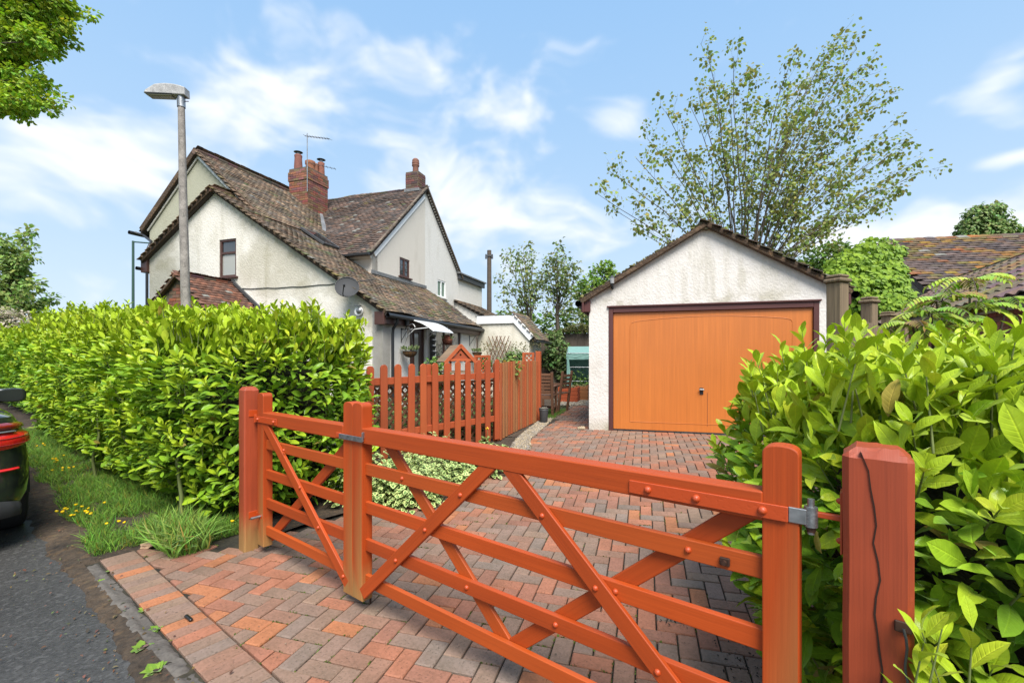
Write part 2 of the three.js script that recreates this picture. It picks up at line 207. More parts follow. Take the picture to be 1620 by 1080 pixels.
// ---------------------------------------------------------------- materials
const M = {
  gate: pmat([0.43, 0.062, 0.007], { specularIntensity: 0.6, roughness: 0.55, map: woodMap, bumpMap: woodBump, bumpScale: 0.0005, clearcoat: 0.12, clearcoatRoughness: 0.45 }),
  gateB: pmat([0.39, 0.056, 0.007], { specularIntensity: 0.6, roughness: 0.55, map: woodMap, bumpMap: woodBump, bumpScale: 0.0005, clearcoat: 0.12, clearcoatRoughness: 0.45 }),
  gateC: pmat([0.45, 0.076, 0.010], { specularIntensity: 0.6, roughness: 0.55, map: woodMap, bumpMap: woodBump, bumpScale: 0.0005, clearcoat: 0.10, clearcoatRoughness: 0.5 }),
  post: pmat([0.33, 0.050, 0.012], { roughness: 0.6, map: woodMap, bumpMap: woodBump, bumpScale: 0.0006, clearcoat: 0.10, clearcoatRoughness: 0.5 }),
  iron: pmat([0.42, 0.052, 0.006], { roughness: 0.42, clearcoat: 0.25, clearcoatRoughness: 0.3, bumpMap: brickBump, bumpScale: 0.0006 }),
  galv: mat([0.50, 0.52, 0.54], { roughness: 0.42, metalness: 0.85, map: concMap }),
  rust: mat([0.10, 0.05, 0.035], { roughness: 0.7, metalness: 0.4, map: soilMap }),
  picket: [[0.41, 0.075, 0.018], [0.45, 0.092, 0.022], [0.37, 0.07, 0.018], [0.47, 0.12, 0.028]].map(c => mat(c, { roughness: 0.72, map: woodMap, bumpMap: woodBump, bumpScale: 0.0015 })),
  picketOld: [[0.42, 0.10, 0.026], [0.39, 0.125, 0.036], [0.45, 0.095, 0.022], [0.38, 0.15, 0.05]].map(c => mat(c, { roughness: 0.78, map: woodMap, bumpMap: woodBump, bumpScale: 0.002 })),
  brownWood: mat([0.17, 0.075, 0.035], { roughness: 0.7, map: woodMap, bumpMap: woodBump, bumpScale: 0.0015 }),
  greyWood: mat([0.27, 0.195, 0.125], { roughness: 0.88, map: greyWoodMap, bumpMap: woodBump, bumpScale: 0.003 }),
  darkFence: mat([0.13, 0.10, 0.08], { roughness: 0.9, map: greyWoodMap, bumpMap: woodBump, bumpScale: 0.003 }),
  birdWood: mat([0.33, 0.21, 0.13], { roughness: 0.8, map: greyWoodMap, bumpMap: woodBump, bumpScale: 0.002 }),
  dash: mat([0.67, 0.635, 0.59], { roughness: 0.92, map: garageMap, bumpMap: dashBump, bumpScale: 0.0035 }),
  white: mat([0.68, 0.655, 0.605], { roughness: 0.85, map: renderMap, bumpMap: dashBump, bumpScale: 0.004 }),
  gable: mat([0.76, 0.72, 0.65], { roughness: 0.92, map: dirtyMap, bumpMap: dashBump, bumpScale: 0.005 }),
  olive: mat([0.40, 0.395, 0.30], { roughness: 0.9, map: renderMap, bumpMap: dashBump, bumpScale: 0.003 }),
  smooth: mat([0.60, 0.555, 0.485], { roughness: 0.9, map: renderMap, bumpMap: dashBump, bumpScale: 0.002 }),
  cream: mat([0.74, 0.69, 0.58], { roughness: 0.9, map: dirtyMap, bumpMap: dashBump, bumpScale: 0.004 }),
  whitePaint: pmat([0.80, 0.80, 0.79], { roughness: 0.45 }),
  maroon: pmat([0.10, 0.030, 0.026], { roughness: 0.5, map: woodMap, bumpMap: woodBump, bumpScale: 0.001 }),
  brownPaint: pmat([0.085, 0.036, 0.026], { roughness: 0.45, map: woodMap }),
  black: mat([0.02, 0.021, 0.023], { roughness: 0.4 }),
  darkGrey: mat([0.05, 0.052, 0.055], { roughness: 0.55 }),
  glass: pmat([0.035, 0.04, 0.045], { roughness: 0.04, clearcoat: 1, clearcoatRoughness: 0.02, specularIntensity: 1 }),
  curtain: pmat([0.33, 0.33, 0.30], { roughness: 0.3, clearcoat: 1, clearcoatRoughness: 0.03 }),
  lead: mat([0.33, 0.34, 0.35], { roughness: 0.6, metalness: 0.3, map: concMap }),
  vergeM: mat([0.15, 0.105, 0.07], { roughness: 0.95, map: soilMap, bumpMap: soilBump, bumpScale: 0.02 }),
  mortar: mat([0.22, 0.19, 0.16], { roughness: 0.95, map: soilMap }),
  joint: mat([0.040, 0.038, 0.024], { roughness: 0.95, map: soilMap, bumpMap: soilBump, bumpScale: 0.01 }),
  tar: mat([0.062, 0.060, 0.058], { roughness: 1, map: tarMap, bumpMap: tarBump, bumpScale: 0.003, roughnessMap: tarRough }),
  soil: mat([0.085, 0.064, 0.044], { roughness: 0.95, map: soilMap, bumpMap: soilBump, bumpScale: 0.03 }),
  lawn: mat([0.09, 0.13, 0.04], { roughness: 0.95, map: soilMap, bumpMap: soilBump, bumpScale: 0.03 }),
  conc: mat([0.15, 0.135, 0.12], { roughness: 0.9, map: concMap, bumpMap: soilBump, bumpScale: 0.006 }),
  lampConc: mat([0.40, 0.365, 0.335], { roughness: 0.9, map: concMap, bumpMap: soilBump, bumpScale: 0.003 }),
  paver: mat([1, 1, 1], { roughness: 0.82, map: brickMap, bumpMap: brickBump, bumpScale: 0.003 }),
  tile: mat([1, 1, 1], { roughness: 0.9, map: tileMap, bumpMap: tileMap, bumpScale: 0.004 }),
  roofDeck: mat([0.045, 0.035, 0.028], { roughness: 0.95 }),
  bark: mat([0.20, 0.165, 0.125], { roughness: 0.95, map: barkMap, bumpMap: barkMap, bumpScale: 0.01 }),
  barkPale: mat([0.32, 0.27, 0.21], { roughness: 0.95, map: barkMap }),
  stem: mat([0.14, 0.17, 0.05], { roughness: 0.8 }),
  laurel: pmat([1, 1, 1], { roughness: 0.85, specularIntensity: 0.4, map: leafMap, bumpMap: leafBump, bumpScale: 0.002, transmission: 0.26, thickness: 0, clearcoat: 0.28, clearcoatRoughness: 0.2 }),
  leaf: pmat([1, 1, 1], { roughness: 0.9, specularIntensity: 0.5, transmission: 0.42, thickness: 0 }),
  ivy: pmat([1, 1, 1], { roughness: 0.7, map: ivyMap, transmission: 0.15, thickness: 0 }),
  twigs: mat([0.030, 0.036, 0.014], { roughness: 1, map: soilMap, bumpMap: soilBump, bumpScale: 0.05 }),  // colour of the added hedge core, darkened to stand for shade among leaves
  terracotta: mat([0.30, 0.115, 0.065], { roughness: 0.85, map: tileMap }),
  net: pmat([0.20, 0.38, 0.33], { roughness: 0.6, transmission: 0.25, thickness: 0 }),
};

// ================================================================ THE SETTING
function sheet(fn, na, nb, s = 1) {                                  // fn(i/na, j/nb) -> Vector3 ; a surface with uv in metres
  const p = [], uv = [], id = [];
  for (let j = 0; j <= nb; j++) for (let i = 0; i <= na; i++) { const v = fn(i / na, j / nb); p.push(v.x, v.y, v.z); uv.push(v.x * s, v.z * s); }
  for (let j = 0; j < nb; j++) for (let i = 0; i < na; i++) { const a = j * (na + 1) + i, b = a + na + 1; id.push(a, a + 1, b, b, a + 1, b + 1); }
  const g = new THREE.BufferGeometry(); g.setAttribute('position', new THREE.Float32BufferAttribute(p, 3)); g.setAttribute('uv', new THREE.Float32BufferAttribute(uv, 2)); g.setIndex(id); g.computeVertexNormals(); return g;
}
const spread = t => { const s = t * 2 - 1; return Math.sign(s) * (Math.abs(s) * 10 + Math.pow(Math.abs(s), 6) * 320); };
structure('ground', sheet((i, j) => {                                // rough ground to the horizon, a little under everything laid on it
  const a = spread(i), n = spread(j) + 3, [X, D] = EN(a, n);
  return V(X, (n < 0.72 ? -0.13 : gy(X, D) - 0.06) + 0.012 * fbm(X * 1.5, 3, D * 1.5, 3), D);
}, 120, 160), M.lawn);
structure('road', sheet((i, j) => { const n = mix(-7, 0.68, j), a = spread(i), [X, D] = EN(a, n); return V(X, -0.045 + 0.022 * sstep(0.35, 0.66, n) + 0.006 * fbm(X * 0.8, 9, D * 0.8, 2) - 0.02 * Math.pow(1 - j, 2), D); }, 160, 40), M.tar);
// soil verge between road and hedge, with a ragged edge
structure('soil_verge', sheet((i, j) => {
  const a = 4.16 + 30 * i * i, n0 = 0.52 + 0.05 * fbm(a * 3, 1, 0, 3), n = mix(n0, 3.2, j), [X, D] = EN(a, n);
  return V(X, mix(-0.05, 0.0, sstep(0, 0.06, j)) + 0.02 * fbm(X * 4, 2, D * 4, 3) * sstep(0.02, 0.1, j) - 0.035 * sstep(4.42, 4.3, a), D);
}, 220, 60), M.soil);

// -------- kerb stones
function subKerb(L) { const g = new THREE.BoxGeometry(L, 0.2, 0.13, 36, 4, 8), p = g.attributes.position; for (let i = 0; i < p.count; i++) { const x = p.getX(i), y = p.getY(i), z = p.getZ(i), ex = Math.max(0, Math.abs(x) - (L / 2 - 0.02)) / 0.02, ez = Math.max(0, Math.abs(z) - 0.04) / 0.025; if (y > 0.09) p.setY(i, y - 0.016 * (ex * ex + ez * ez)); } return g; }
{
  const r = rng(31);
  const kerb = new THREE.Group(); kerb.name = 'kerb'; kerb.userData.kind = 'structure'; scene.add(kerb);
  for (let a = 4.32; a > -3; a -= 0.915) {
    const L = 0.905, g = subKerb(L), p = g.attributes.position;
    for (let i = 0; i < p.count; i++) { const x = p.getX(i), y = p.getY(i), z = p.getZ(i); if (y > 0.03) p.setY(i, y - 0.032 * Math.abs(fbm(x * 4 + a, z * 9, 1, 3)) + 0.004 * fbm(x * 30, z * 30, 3, 2) - 0.03 * sstep(-0.01, -0.07, z)); }
    g.computeVertexNormals(); uvBox(g, 1, r() * 3, r() * 3);
    const [X, D] = EN(a - L / 2, 0.714), k = add('kerb_stone', g, M.conc, kerb, V(X, -0.100 + r() * 0.006, D)); k.rotation.set(0.02 * (r() - 0.5), Math.PI - 0.6564 + 0.006 * (r() - 0.5), 0.01 * (r() - 0.5));
  }
}

// dirt washed into the gutter
structure('gutter_dirt', sheet((i, j) => { const a = mix(4.6, -2, i), n0 = 0.61 + 0.05 * fbm(a * 2.2, 4, 0, 4) + 0.02 * fbm(a * 9, 2, 0, 2), n = mix(n0, 0.70, j), [X, D] = EN(a, n); return V(X, -0.042 + 0.022 * sstep(0.35, 0.66, n) + (j > 0.03 ? 0.008 : -0.012) + 0.006 * fbm(X * 14, 6, D * 14, 3) + 0.012 * j * j, D); }, 260, 10), M.soil);
// -------- block paved drive
const PAVE = [[-2.81, 3.40], [-2.1, 3.52], [-1.95, 3.66], [-1.3, 4.5], [-0.55, 5.5], [0.12, 6.55], [0.62, 8.5], [1.05, 10.2], [1.75, 12.6], [2.9, 12.2], [2.35, 10.6], [2.0, 9.2], [5.2, 8.2], [5.0, 6.2], [3.6, 3.6], [2.2, 2.4], [1.25, 1.55], [0.9, 0.55], [-0.4, 0.3], [0.1, 1.168]];
const pavePoly = (() => { const q = EN(-1.2, 0.985); return [EN(4.34, 0.985), ...PAVE.slice(1, 17), q]; })();
function groundQuat(X, D, turn) { const n = across(X, D), t = clamp((n - 2.5) / 3.6), dg = 0.22 * 6 * t * (1 - t) / 3.6; return new THREE.Quaternion().setFromUnitVectors(UP, new THREE.Vector3(-dg * N[0], 1, dg * N[1]).normalize()).multiply(new THREE.Quaternion().setFromAxisAngle(UP, turn)); }
const jointSpots = [];
const drive = new THREE.Group(); drive.name = 'driveway'; drive.userData.kind = 'structure'; scene.add(drive);
{
  const r = rng(77);
  // sand bed with moss in the joints
  add('joint_bed', sheet((i, j) => { const n = mix(0.70, 15, j), a = mix(4.4, -9, i), [X, D] = EN(a, n); return V(X, gy(X, D) - 0.016 + 0.003 * fbm(X * 9, D * 9, 4, 2), D); }, 80, 90), M.joint, drive);
  const tones = [[0.40, 0.165, 0.102], [0.36, 0.16, 0.105], [0.43, 0.17, 0.098], [0.33, 0.175, 0.120], [0.30, 0.19, 0.138], [0.295, 0.190, 0.145], [0.265, 0.190, 0.152], [0.35, 0.185, 0.125], [0.32, 0.205, 0.145], [0.50, 0.19, 0.085]];
  const pmats = tones.map(t => { for (let i = 0; i < 3; i++) t[i] *= [0.82, 0.83, 0.80][i]; const m = M.paver.clone(); m.color.setRGB(...t); return m; });
  const pick = (X, D) => { const w = 0.5 + 0.5 * fbm(X * 0.7, D * 0.7, 5, 2); const q = clamp(r() * 0.75 + (w - 0.5) * 0.7 + 0.12); return r() < 0.07 ? 9 : Math.min(8, Math.floor(q * 9)); };
  const shapes = [0, 1, 2, 3].map(k => prism([[-0.0975, -0.0470], [0.0975, -0.0470], [0.0975, 0.0470], [-0.0975, 0.0470]], -0.05, 0, 0.005, k * 0.37, k * 0.21));
  const TH = 16.3 * Math.PI / 180, gx = [Math.cos(TH), -Math.sin(TH)], sx = [Math.sin(TH), Math.cos(TH)], O = [0.03, 1.7], U = 0.1015;
  const items = [];
  for (let x = -50; x < 80; x++) for (let y = -30; y < 125; y++) {
    const d = ((x - y) % 4 + 4) % 4; let p, q, turn;
    if (d === 0) { p = (x + 1) * U; q = (y + 0.5) * U; turn = 0; } else if (d === 3) { p = (x + 0.5) * U; q = (y + 1) * U; turn = Math.PI / 2; } else continue;
    const X = O[0] + gx[0] * p + sx[0] * q, D = O[1] + gx[1] * p + sx[1] * q; if (D < 0.35) continue;
    const n = across(X, D); if (n < 0.9) continue;
    let geo = null;
    if (n < 1.1) {                                                    // cut against the edging course
      const a = -TH + turn, ca = Math.cos(a), sa = Math.sin(a); let poly = [[-0.0975, -0.047], [0.0975, -0.047], [0.0975, 0.047], [-0.0975, 0.047]];
      const f = ([px, pz]) => { const wx = X + ca * px + sa * pz, wz = -D - sa * px + ca * pz; return across(wx, -wz) - 0.991; };
      if (poly.some(v => f(v) < 0)) { poly = clipHalf(poly, f); if (poly.length < 3) continue; let A = 0; poly.forEach((v, i) => { const w = poly[(i + 1) % poly.length]; A += v[0] * w[1] - w[0] * v[1]; }); if (Math.abs(A) < 0.004) continue; geo = prism(poly, -0.05, 0, 0.004, r() * 2, r() * 2); }
      const a0 = E[0] * X + E[1] * D; if (a0 > 4.4) continue; if (!geo && !inside(pavePoly, X, D) && !(n < 1.1 && a0 < 4.3 && a0 > -1.2)) continue;
    } else if (!inside(pavePoly, X, D)) continue;
    const u = CX + F * X / D, v = HY + F * (EYE - gy(X, D)) / D; if (u < -500 || u > 2100 || v > 1500) continue;
    items.push({ X, D, turn, geo, u, v, vis: u > 0 && u < 1640 && v < 1090, dist: Math.hypot(X, D) });
  }
  items.sort((a, b) => (b.vis - a.vis) || a.dist - b.dist);
  const rest = [];
  items.forEach((b, i) => {
    const t = pick(b.X, b.D), pos = VG(b.X, b.D, (r() - 0.5) * 0.005), q = groundQuat(b.X, b.D, -TH + b.turn + (r() - 0.5) * 0.02).multiply(qEul((r() - 0.5) * 0.014, 0, (r() - 0.5) * 0.014));
    if (i < 300 || b.geo) { const m = add('paver', b.geo || shapes[Math.floor(r() * 4)], pmats[t], drive, pos); m.quaternion.copy(q); }
    else { const k = 0.86 + r() * 0.3; rest.push([mtx(pos, q, 1), tones[t].map(c => c * k)]); }
  });
  inst('paver', shapes[1], M.paver, rest, drive);
  drive.userData.joints = undefined; jointSpots.push(...items.filter(b => b.vis && b.dist < 6).map(b => [b.X, b.D, b.turn]));
  // soldier course along the road
  const es = [0, 1, 2].map(k => prism([[-0.045, -0.099], [0.045, -0.099], [0.045, 0.099], [-0.045, 0.099]], -0.06, 0, 0.004, k * 0.41, k * 0.33));
  for (let a = 4.36; a > -1.5; a -= 0.0965) { const [X, D] = EN(a - 0.048, 0.884), w = fbm(a * 1.3, 2, 2, 2); const t = r() < 0.14 ? 9 : Math.floor(clamp(r() * 0.8 + 0.1 + (a > 3.2 ? 0.3 : 0) + w * 0.25) * 8.9); const m = add('edging_brick', es[Math.floor(r() * 3)], pmats[t], drive, VG(X, D, (r() - 0.5) * 0.004)); m.quaternion.copy(groundQuat(X, D, Math.PI - 0.6564 + (r() - 0.5) * 0.02)).multiply(qEul((r() - 0.5) * 0.012, 0, (r() - 0.5) * 0.012)); }
}
// gravel strip along the foot of the fence, and the bed behind the left gate post
structure('soil_bed', sheet((i, j) => { const p = mix3([-2.0, 3.62, 0], [0.0, 6.5, 0], i), q = mix3([-3.4, 4.7, 0], [-1.4, 7.2, 0], i); const X = mix(p[0], q[0], j), D = mix(p[1], q[1], j); return V(X, gy(X, D) + 0.015 + 0.02 * fbm(X * 5, D * 5, 1, 3), D); }, 30, 14), M.soil);
structure('garden_ground', sheet((i, j) => V(mix(mix(-5.2, 0.25, i), mix(-3.5, 2.7, i), j), 0.222, mix(mix(9.6, 7.0, i), mix(21.6, 20, i), j)), 10, 10), M.soil);
structure('fence_soil', sheet((i, j) => { const k = mix(-0.3, 2.6, i), o = mix(-0.3, 0.30, j), X = -0.19 + 0.334 * k + 0.943 * o, D = 6.86 + 0.943 * k - 0.334 * o; return V(X, gy(X, D) + 0.004 + 0.004 * fbm(X * 6, D * 6, 1, 2), D); }, 30, 8), M.soil);
const pebble = (() => { const g = new THREE.IcosahedronGeometry(1, 1), p = g.attributes.position; for (let i = 0; i < p.count; i++) { const k = 1 + 0.3 * n3(p.getX(i), p.getY(i), p.getZ(i)); p.setXYZ(i, p.getX(i) * k, p.getY(i) * k * 0.62, p.getZ(i) * k); } g.computeVertexNormals(); return g; })();
{
  const r = rng(91), L = [];
  for (let i = 0; i < 3600; i++) { const t = r(), w = (r() - 0.2) * 0.22 + Math.max(0, 0.2 - t) * 0.8 * r(); const X = mix(0.02, 0.72, t) + w * 0.94 - 0.05, D = mix(6.35, 9.3, t) - w * 0.33; const k = 0.5 + 0.5 * r(); L.push([mtx(VG(X, D, 0.006 + 0.012 * r()), qEul(r() * 6, r() * 6, r() * 6), 0.010 + 0.016 * r() * r()), mix3([0.42, 0.33, 0.20], [0.28, 0.25, 0.22], r()).map(c => c * k)]); }
  for (let i = 0; i < 1200; i++) { const X = 1.35 + r() * 1.4, D = 11.8 + r() * 1.8, k = 0.5 + 0.5 * r(); L.push([mtx(VG(X - (1 - r()) * 0.2, D, 0.012), qEul(r() * 6, r() * 6, r() * 6), 0.014 + 0.02 * r()), mix3([0.46, 0.38, 0.26], [0.28, 0.25, 0.22], r()).map(c => c * k)]); }
  tag(inst('gravel', pebble, mat([1, 1, 1], { roughness: 0.9 }), L, scene), 'loose pale gravel strip along the foot of the wooden fence', 'gravel');
}

// ================================================================ LEAVES AND HEDGES
function leafGeo(w = 0.36, fold = 0.16, curl = 0.14, segs = 6, tip = 0.85) {     // unit length along x, blade normal y
  const p = [], uv = [], id = [];
  for (let i = 0; i <= segs; i++) {
    const t = i / segs, x = t, half = w * 0.5 * Math.pow(Math.sin(Math.PI * Math.pow(t, tip)), t > 0.5 ? 0.66 : 0.85) + (i === 0 ? 0.012 : 0), dy = curl * 0.25 * Math.sin(t * Math.PI) - curl * t * t;
    for (const s of [-1, 0, 1]) { p.push(x, dy + fold * half * Math.abs(s) * 1.6 + (s ? 0.02 * Math.sin(t * 17 + s) * half * 4 : 0), s * half); uv.push(0.5 + s * 0.5, t); }
  }
  for (let i = 0; i < segs; i++) for (const s of [0, 1]) { const a = i * 3 + s, b = a + 3; id.push(a, a + 1, b, b, a + 1, b + 1); }
  const g = new THREE.BufferGeometry(); g.setAttribute('position', new THREE.Float32BufferAttribute(p, 3)); g.setAttribute('uv', new THREE.Float32BufferAttribute(uv, 2)); g.setIndex(id); g.computeVertexNormals(); return g;
}
const LAUREL = [leafGeo(0.39, 0.18, 0.12, 7, 1.12), leafGeo(0.36, 0.28, 0.22, 7, 1.05), leafGeo(0.43, 0.10, 0.05, 7, 1.2)];
const LEAF1 = leafGeo(0.55, 0.2, 0.2, 3), BLADE = leafGeo(0.05, 0.3, 0.5, 4, 0.5);
const rv = r => new THREE.Vector3(r() * 2 - 1, r() * 2 - 1, r() * 2 - 1);
function leafM(pos, dir, nor, len, wide = 1) { const x = dir.clone().normalize(), y = nor.clone().addScaledVector(x, -nor.dot(x)).normalize(), z = x.clone().cross(y); return mtx(pos, qAxes(x, y, z), new THREE.Vector3(len, len, len * wide)); }
const GREEN = { dark: [0.055, 0.155, 0.011], mid: [0.125, 0.300, 0.012], light: [0.27, 0.49, 0.014], young: [0.45, 0.62, 0.016], lime: [0.58, 0.66, 0.03], bronze: [0.36, 0.22, 0.05] };
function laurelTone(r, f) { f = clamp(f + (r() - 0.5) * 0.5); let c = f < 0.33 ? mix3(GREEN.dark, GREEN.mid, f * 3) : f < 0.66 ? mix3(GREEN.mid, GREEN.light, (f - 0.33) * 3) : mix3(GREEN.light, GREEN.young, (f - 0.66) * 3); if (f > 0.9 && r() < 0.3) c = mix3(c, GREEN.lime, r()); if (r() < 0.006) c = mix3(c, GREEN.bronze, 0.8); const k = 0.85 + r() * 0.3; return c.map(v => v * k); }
function hedge({ name, label, group, poly, height, edges, density, topDensity, size, seed, singles, bulge = 0.12, lush = 0, minH = 0.12, shoot = 0.03, tall = [] }) {
  const r = rng(seed), c = poly.reduce((a, p) => [a[0] + p[0] / poly.length, a[1] + p[1] / poly.length], [0, 0]);
  const h = thing(name, label, 'hedge', V(c[0], 0, c[1]), 0, group), base = h.position.clone(), leaves = [], tub = new Tubes(4);
  const leaf = (pos, out, topness, depth) => {
    const d = out.clone().multiplyScalar(0.65).addScaledVector(UP, 0.15 + 0.55 * topness + 0.3 * r()).addScaledVector(rv(r), 0.75).normalize();
    const nn = out.clone().multiplyScalar(0.55).addScaledVector(UP, 0.85).addScaledVector(rv(r), 0.5);
    if (d.y > 0.55 && topness < 0.5) d.y *= 0.4;
    const L = size * (0.5 + 0.7 * r());
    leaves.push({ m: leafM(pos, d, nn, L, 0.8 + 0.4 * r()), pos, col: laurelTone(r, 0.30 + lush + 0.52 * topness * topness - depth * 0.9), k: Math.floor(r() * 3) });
  };
  const shootAt = (pos, out, len) => {                                 // a young upright shoot with its whorl of leaves
    const dir = out.clone().multiplyScalar(0.5).addScaledVector(UP, 0.9).addScaledVector(rv(r), 0.3).normalize(), end = pos.clone().addScaledVector(dir, len);
    tub.tube([pos.clone().addScaledVector(dir, -0.12).sub(base), pos.clone().lerp(end, 0.5).sub(base), end.clone().sub(base)], t => 0.004 - 0.0025 * t);
    const n = 5 + Math.floor(r() * 4), a0 = r() * 6;
    for (let i = 0; i < n; i++) {
      const t = 0.25 + 0.75 * i / (n - 1), a = a0 + i * 2.4, side = new THREE.Vector3(Math.cos(a), 0, Math.sin(a)), d = side.multiplyScalar(1.1 - 0.5 * t).addScaledVector(dir, 0.4 + 0.9 * t).normalize();
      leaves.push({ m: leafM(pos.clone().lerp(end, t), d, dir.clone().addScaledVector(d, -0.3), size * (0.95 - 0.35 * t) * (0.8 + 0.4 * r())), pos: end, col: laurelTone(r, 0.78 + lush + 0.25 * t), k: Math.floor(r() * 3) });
    }
  };
  for (const e of edges) {
    const a = poly[e], b = poly[(e + 1) % poly.length], L = Math.hypot(b[0] - a[0], b[1] - a[1]); let o = [(b[1] - a[1]) / L, -(b[0] - a[0]) / L]; const mid = [(a[0] + b[0]) / 2, (a[1] + b[1]) / 2]; if ((c[0] - mid[0]) * o[0] + (c[1] - mid[1]) * o[1] > 0) o = [-o[0], -o[1]];
    const out = V(o[0], 0, o[1]), n = Math.floor(L * height(...mid) * density);
    for (let i = 0; i < n; i++) {
      const t = r(), X0 = mix(a[0], b[0], t), D0 = mix(a[1], b[1], t), hh = height(X0, D0), f = r(), y = minH + (hh - minH) * f, depth = Math.pow(r(), 1.6) * 0.34;
      const lump = bulge * fbm(X0 * 1.7, y * 1.7, D0 * 1.7 + seed, 3) + 0.05 * Math.sin(f * 3.1) - 0.30 * Math.pow(f, 7) - 0.22 * Math.pow(1 - f, 5);
      const k = lump - depth, X = X0 + o[0] * k, D = D0 + o[1] * k;
      leaf(V(X, y + gy(X, D) * 0.5, D), out, sstep(0.45, 1, f) * 0.9, depth);
      if (depth < 0.04 && r() < shoot * 4) shootAt(V(X, y, D), out, size * (0.5 + 0.7 * r()));
    }
  }
  let minX = 1e9, maxX = -1e9, minD = 1e9, maxD = -1e9, A = 0; poly.forEach((p, i) => { const q = poly[(i + 1) % poly.length]; A += p[0] * q[1] - q[0] * p[1]; minX = Math.min(minX, p[0]); maxX = Math.max(maxX, p[0]); minD = Math.min(minD, p[1]); maxD = Math.max(maxD, p[1]); }); A = Math.abs(A / 2);
  let left = Math.floor(A * topDensity);
  while (left > 0) {
    const X = mix(minX, maxX, r()), D = mix(minD, maxD, r()); if (!inside(poly, X, D)) continue; left--;
    const depth = Math.pow(r(), 1.5) * 0.3, y = height(X, D) + bulge * 0.8 * fbm(X * 1.9, 5 + seed, D * 1.9, 3) - 0.05 - depth;
    const pos = V(X, y, D); leaf(pos, UP.clone().addScaledVector(rv(r), 0.5), 1, depth); if (depth < 0.05 && r() < shoot * 9) shootAt(pos, UP, size * (0.6 + 1.0 * r()));
  }
  for (const [p, n] of tall) for (let i = 0; i < n; i++) shootAt(p.clone().add(new THREE.Vector3((r() - 0.5) * 0.7, (r() - 0.5) * 0.1, (r() - 0.5) * 0.4).multiplyScalar(p.z < -5 ? 1 : 0.12)), UP, size * (1.2 + 1.6 * r()));
  // solid dark core added to close the view; inner shade put into its colour
  let core = poly.slice();
  poly.forEach((a, i) => { const b = poly[(i + 1) % poly.length], L = Math.hypot(b[0] - a[0], b[1] - a[1]); let o = [-(b[1] - a[1]) / L, (b[0] - a[0]) / L]; if ((c[0] - a[0]) * o[0] + (c[1] - a[1]) * o[1] < 0) o = [-o[0], -o[1]]; core = clipHalf(core, p => (p[0] - a[0]) * o[0] + (p[1] - a[1]) * o[1] - 0.36); });
  core = core.map(p => [p[0], -p[1]]);
  const hc = Math.min(...poly.map(p => height(...p)));
  const g = prism(core, 0.1, hc - 0.38, 0.12); g.translate(-base.x, 0, -base.z); add('added_dark_core', g, M.twigs, h);
  for (let i = 0; i < Math.max(3, A * 1.2); i++) { let X, D; do { X = mix(minX, maxX, r()); D = mix(minD, maxD, r()); } while (!inside(poly, X, D)); const p0 = V(X, -0.05, D).sub(base), pts = [p0]; for (let k = 1; k < 5; k++) pts.push(p0.clone().add(new THREE.Vector3((r() - 0.5) * 0.35, k * 0.3, (r() - 0.5) * 0.35))); tub.tube(pts, t => 0.022 - 0.014 * t); }
  add('stem', tub.geo(), M.stem, h);
  leaves.forEach(l => { const q = new THREE.Vector3().copy(l.pos); l.D = -q.z; l.u = CX + F * q.x / l.D; l.v = HY + F * (EYE - q.y) / l.D; l.score = (l.u > 0 && l.u < 1620 && l.v > 0 && l.v < 1080 ? 0 : 100) + q.distanceTo(camera.position); });
  leaves.sort((a, b) => a.score - b.score);
  const inv = new THREE.Matrix4().makeTranslation(-base.x, -base.y, -base.z), pal = [];
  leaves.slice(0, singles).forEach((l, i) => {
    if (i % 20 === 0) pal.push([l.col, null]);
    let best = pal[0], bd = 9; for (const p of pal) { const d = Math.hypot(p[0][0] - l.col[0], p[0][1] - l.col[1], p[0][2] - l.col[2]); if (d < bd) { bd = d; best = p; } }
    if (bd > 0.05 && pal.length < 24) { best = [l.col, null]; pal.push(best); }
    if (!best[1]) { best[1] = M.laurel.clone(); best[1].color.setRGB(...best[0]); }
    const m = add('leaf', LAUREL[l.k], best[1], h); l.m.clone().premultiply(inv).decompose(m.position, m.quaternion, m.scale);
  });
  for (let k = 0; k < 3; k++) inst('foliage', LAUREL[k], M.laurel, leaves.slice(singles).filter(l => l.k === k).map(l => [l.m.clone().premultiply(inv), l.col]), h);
  return h;
}
const HQ = (q, o) => [-2.05 - 0.792 * q + 0.61 * o, 3.70 + 0.61 * q + 0.792 * o];          // along the left hedge, and into it
hedge({ name: 'laurel_hedge', label: 'tall clipped laurel hedge left of the gates beside the grass verge', group: null, poly: [HQ(0.12, 0.0), HQ(0.75, -0.40), HQ(8.2, -0.45), HQ(8.2, 1.4), HQ(0.27, 1.20), HQ(0.02, 0.88)], edges: [0, 1, 2, 3, 4, 5], height: (X, D) => 1.80 + 0.05 * Math.max(0, -0.792 * (X + 2.05) + 0.61 * (D - 3.7)), density: 980, topDensity: 1000, size: 0.115, shoot: 0.016, seed: 401, singles: 300, lush: 0.42, bulge: 0.2 });
hedge({ name: 'laurel_hedge', label: 'farther stretch of laurel hedge along the road ahead of the dark car', group: null, poly: [HQ(8.3, 0.0), HQ(24, -0.5), HQ(24, 1.6), HQ(8.3, 1.6)], edges: [0, 3], height: (X, D) => 2.12 + 0.012 * (D - 8), density: 300, topDensity: 240, size: 0.17, tall: [[at(118, 505, 10.6), 6], [at(150, 505, 10.4), 3], [at(95, 512, 10.6), 3]], seed: 402, singles: 0, lush: 0.25, bulge: 0.25, shoot: 0.02 });
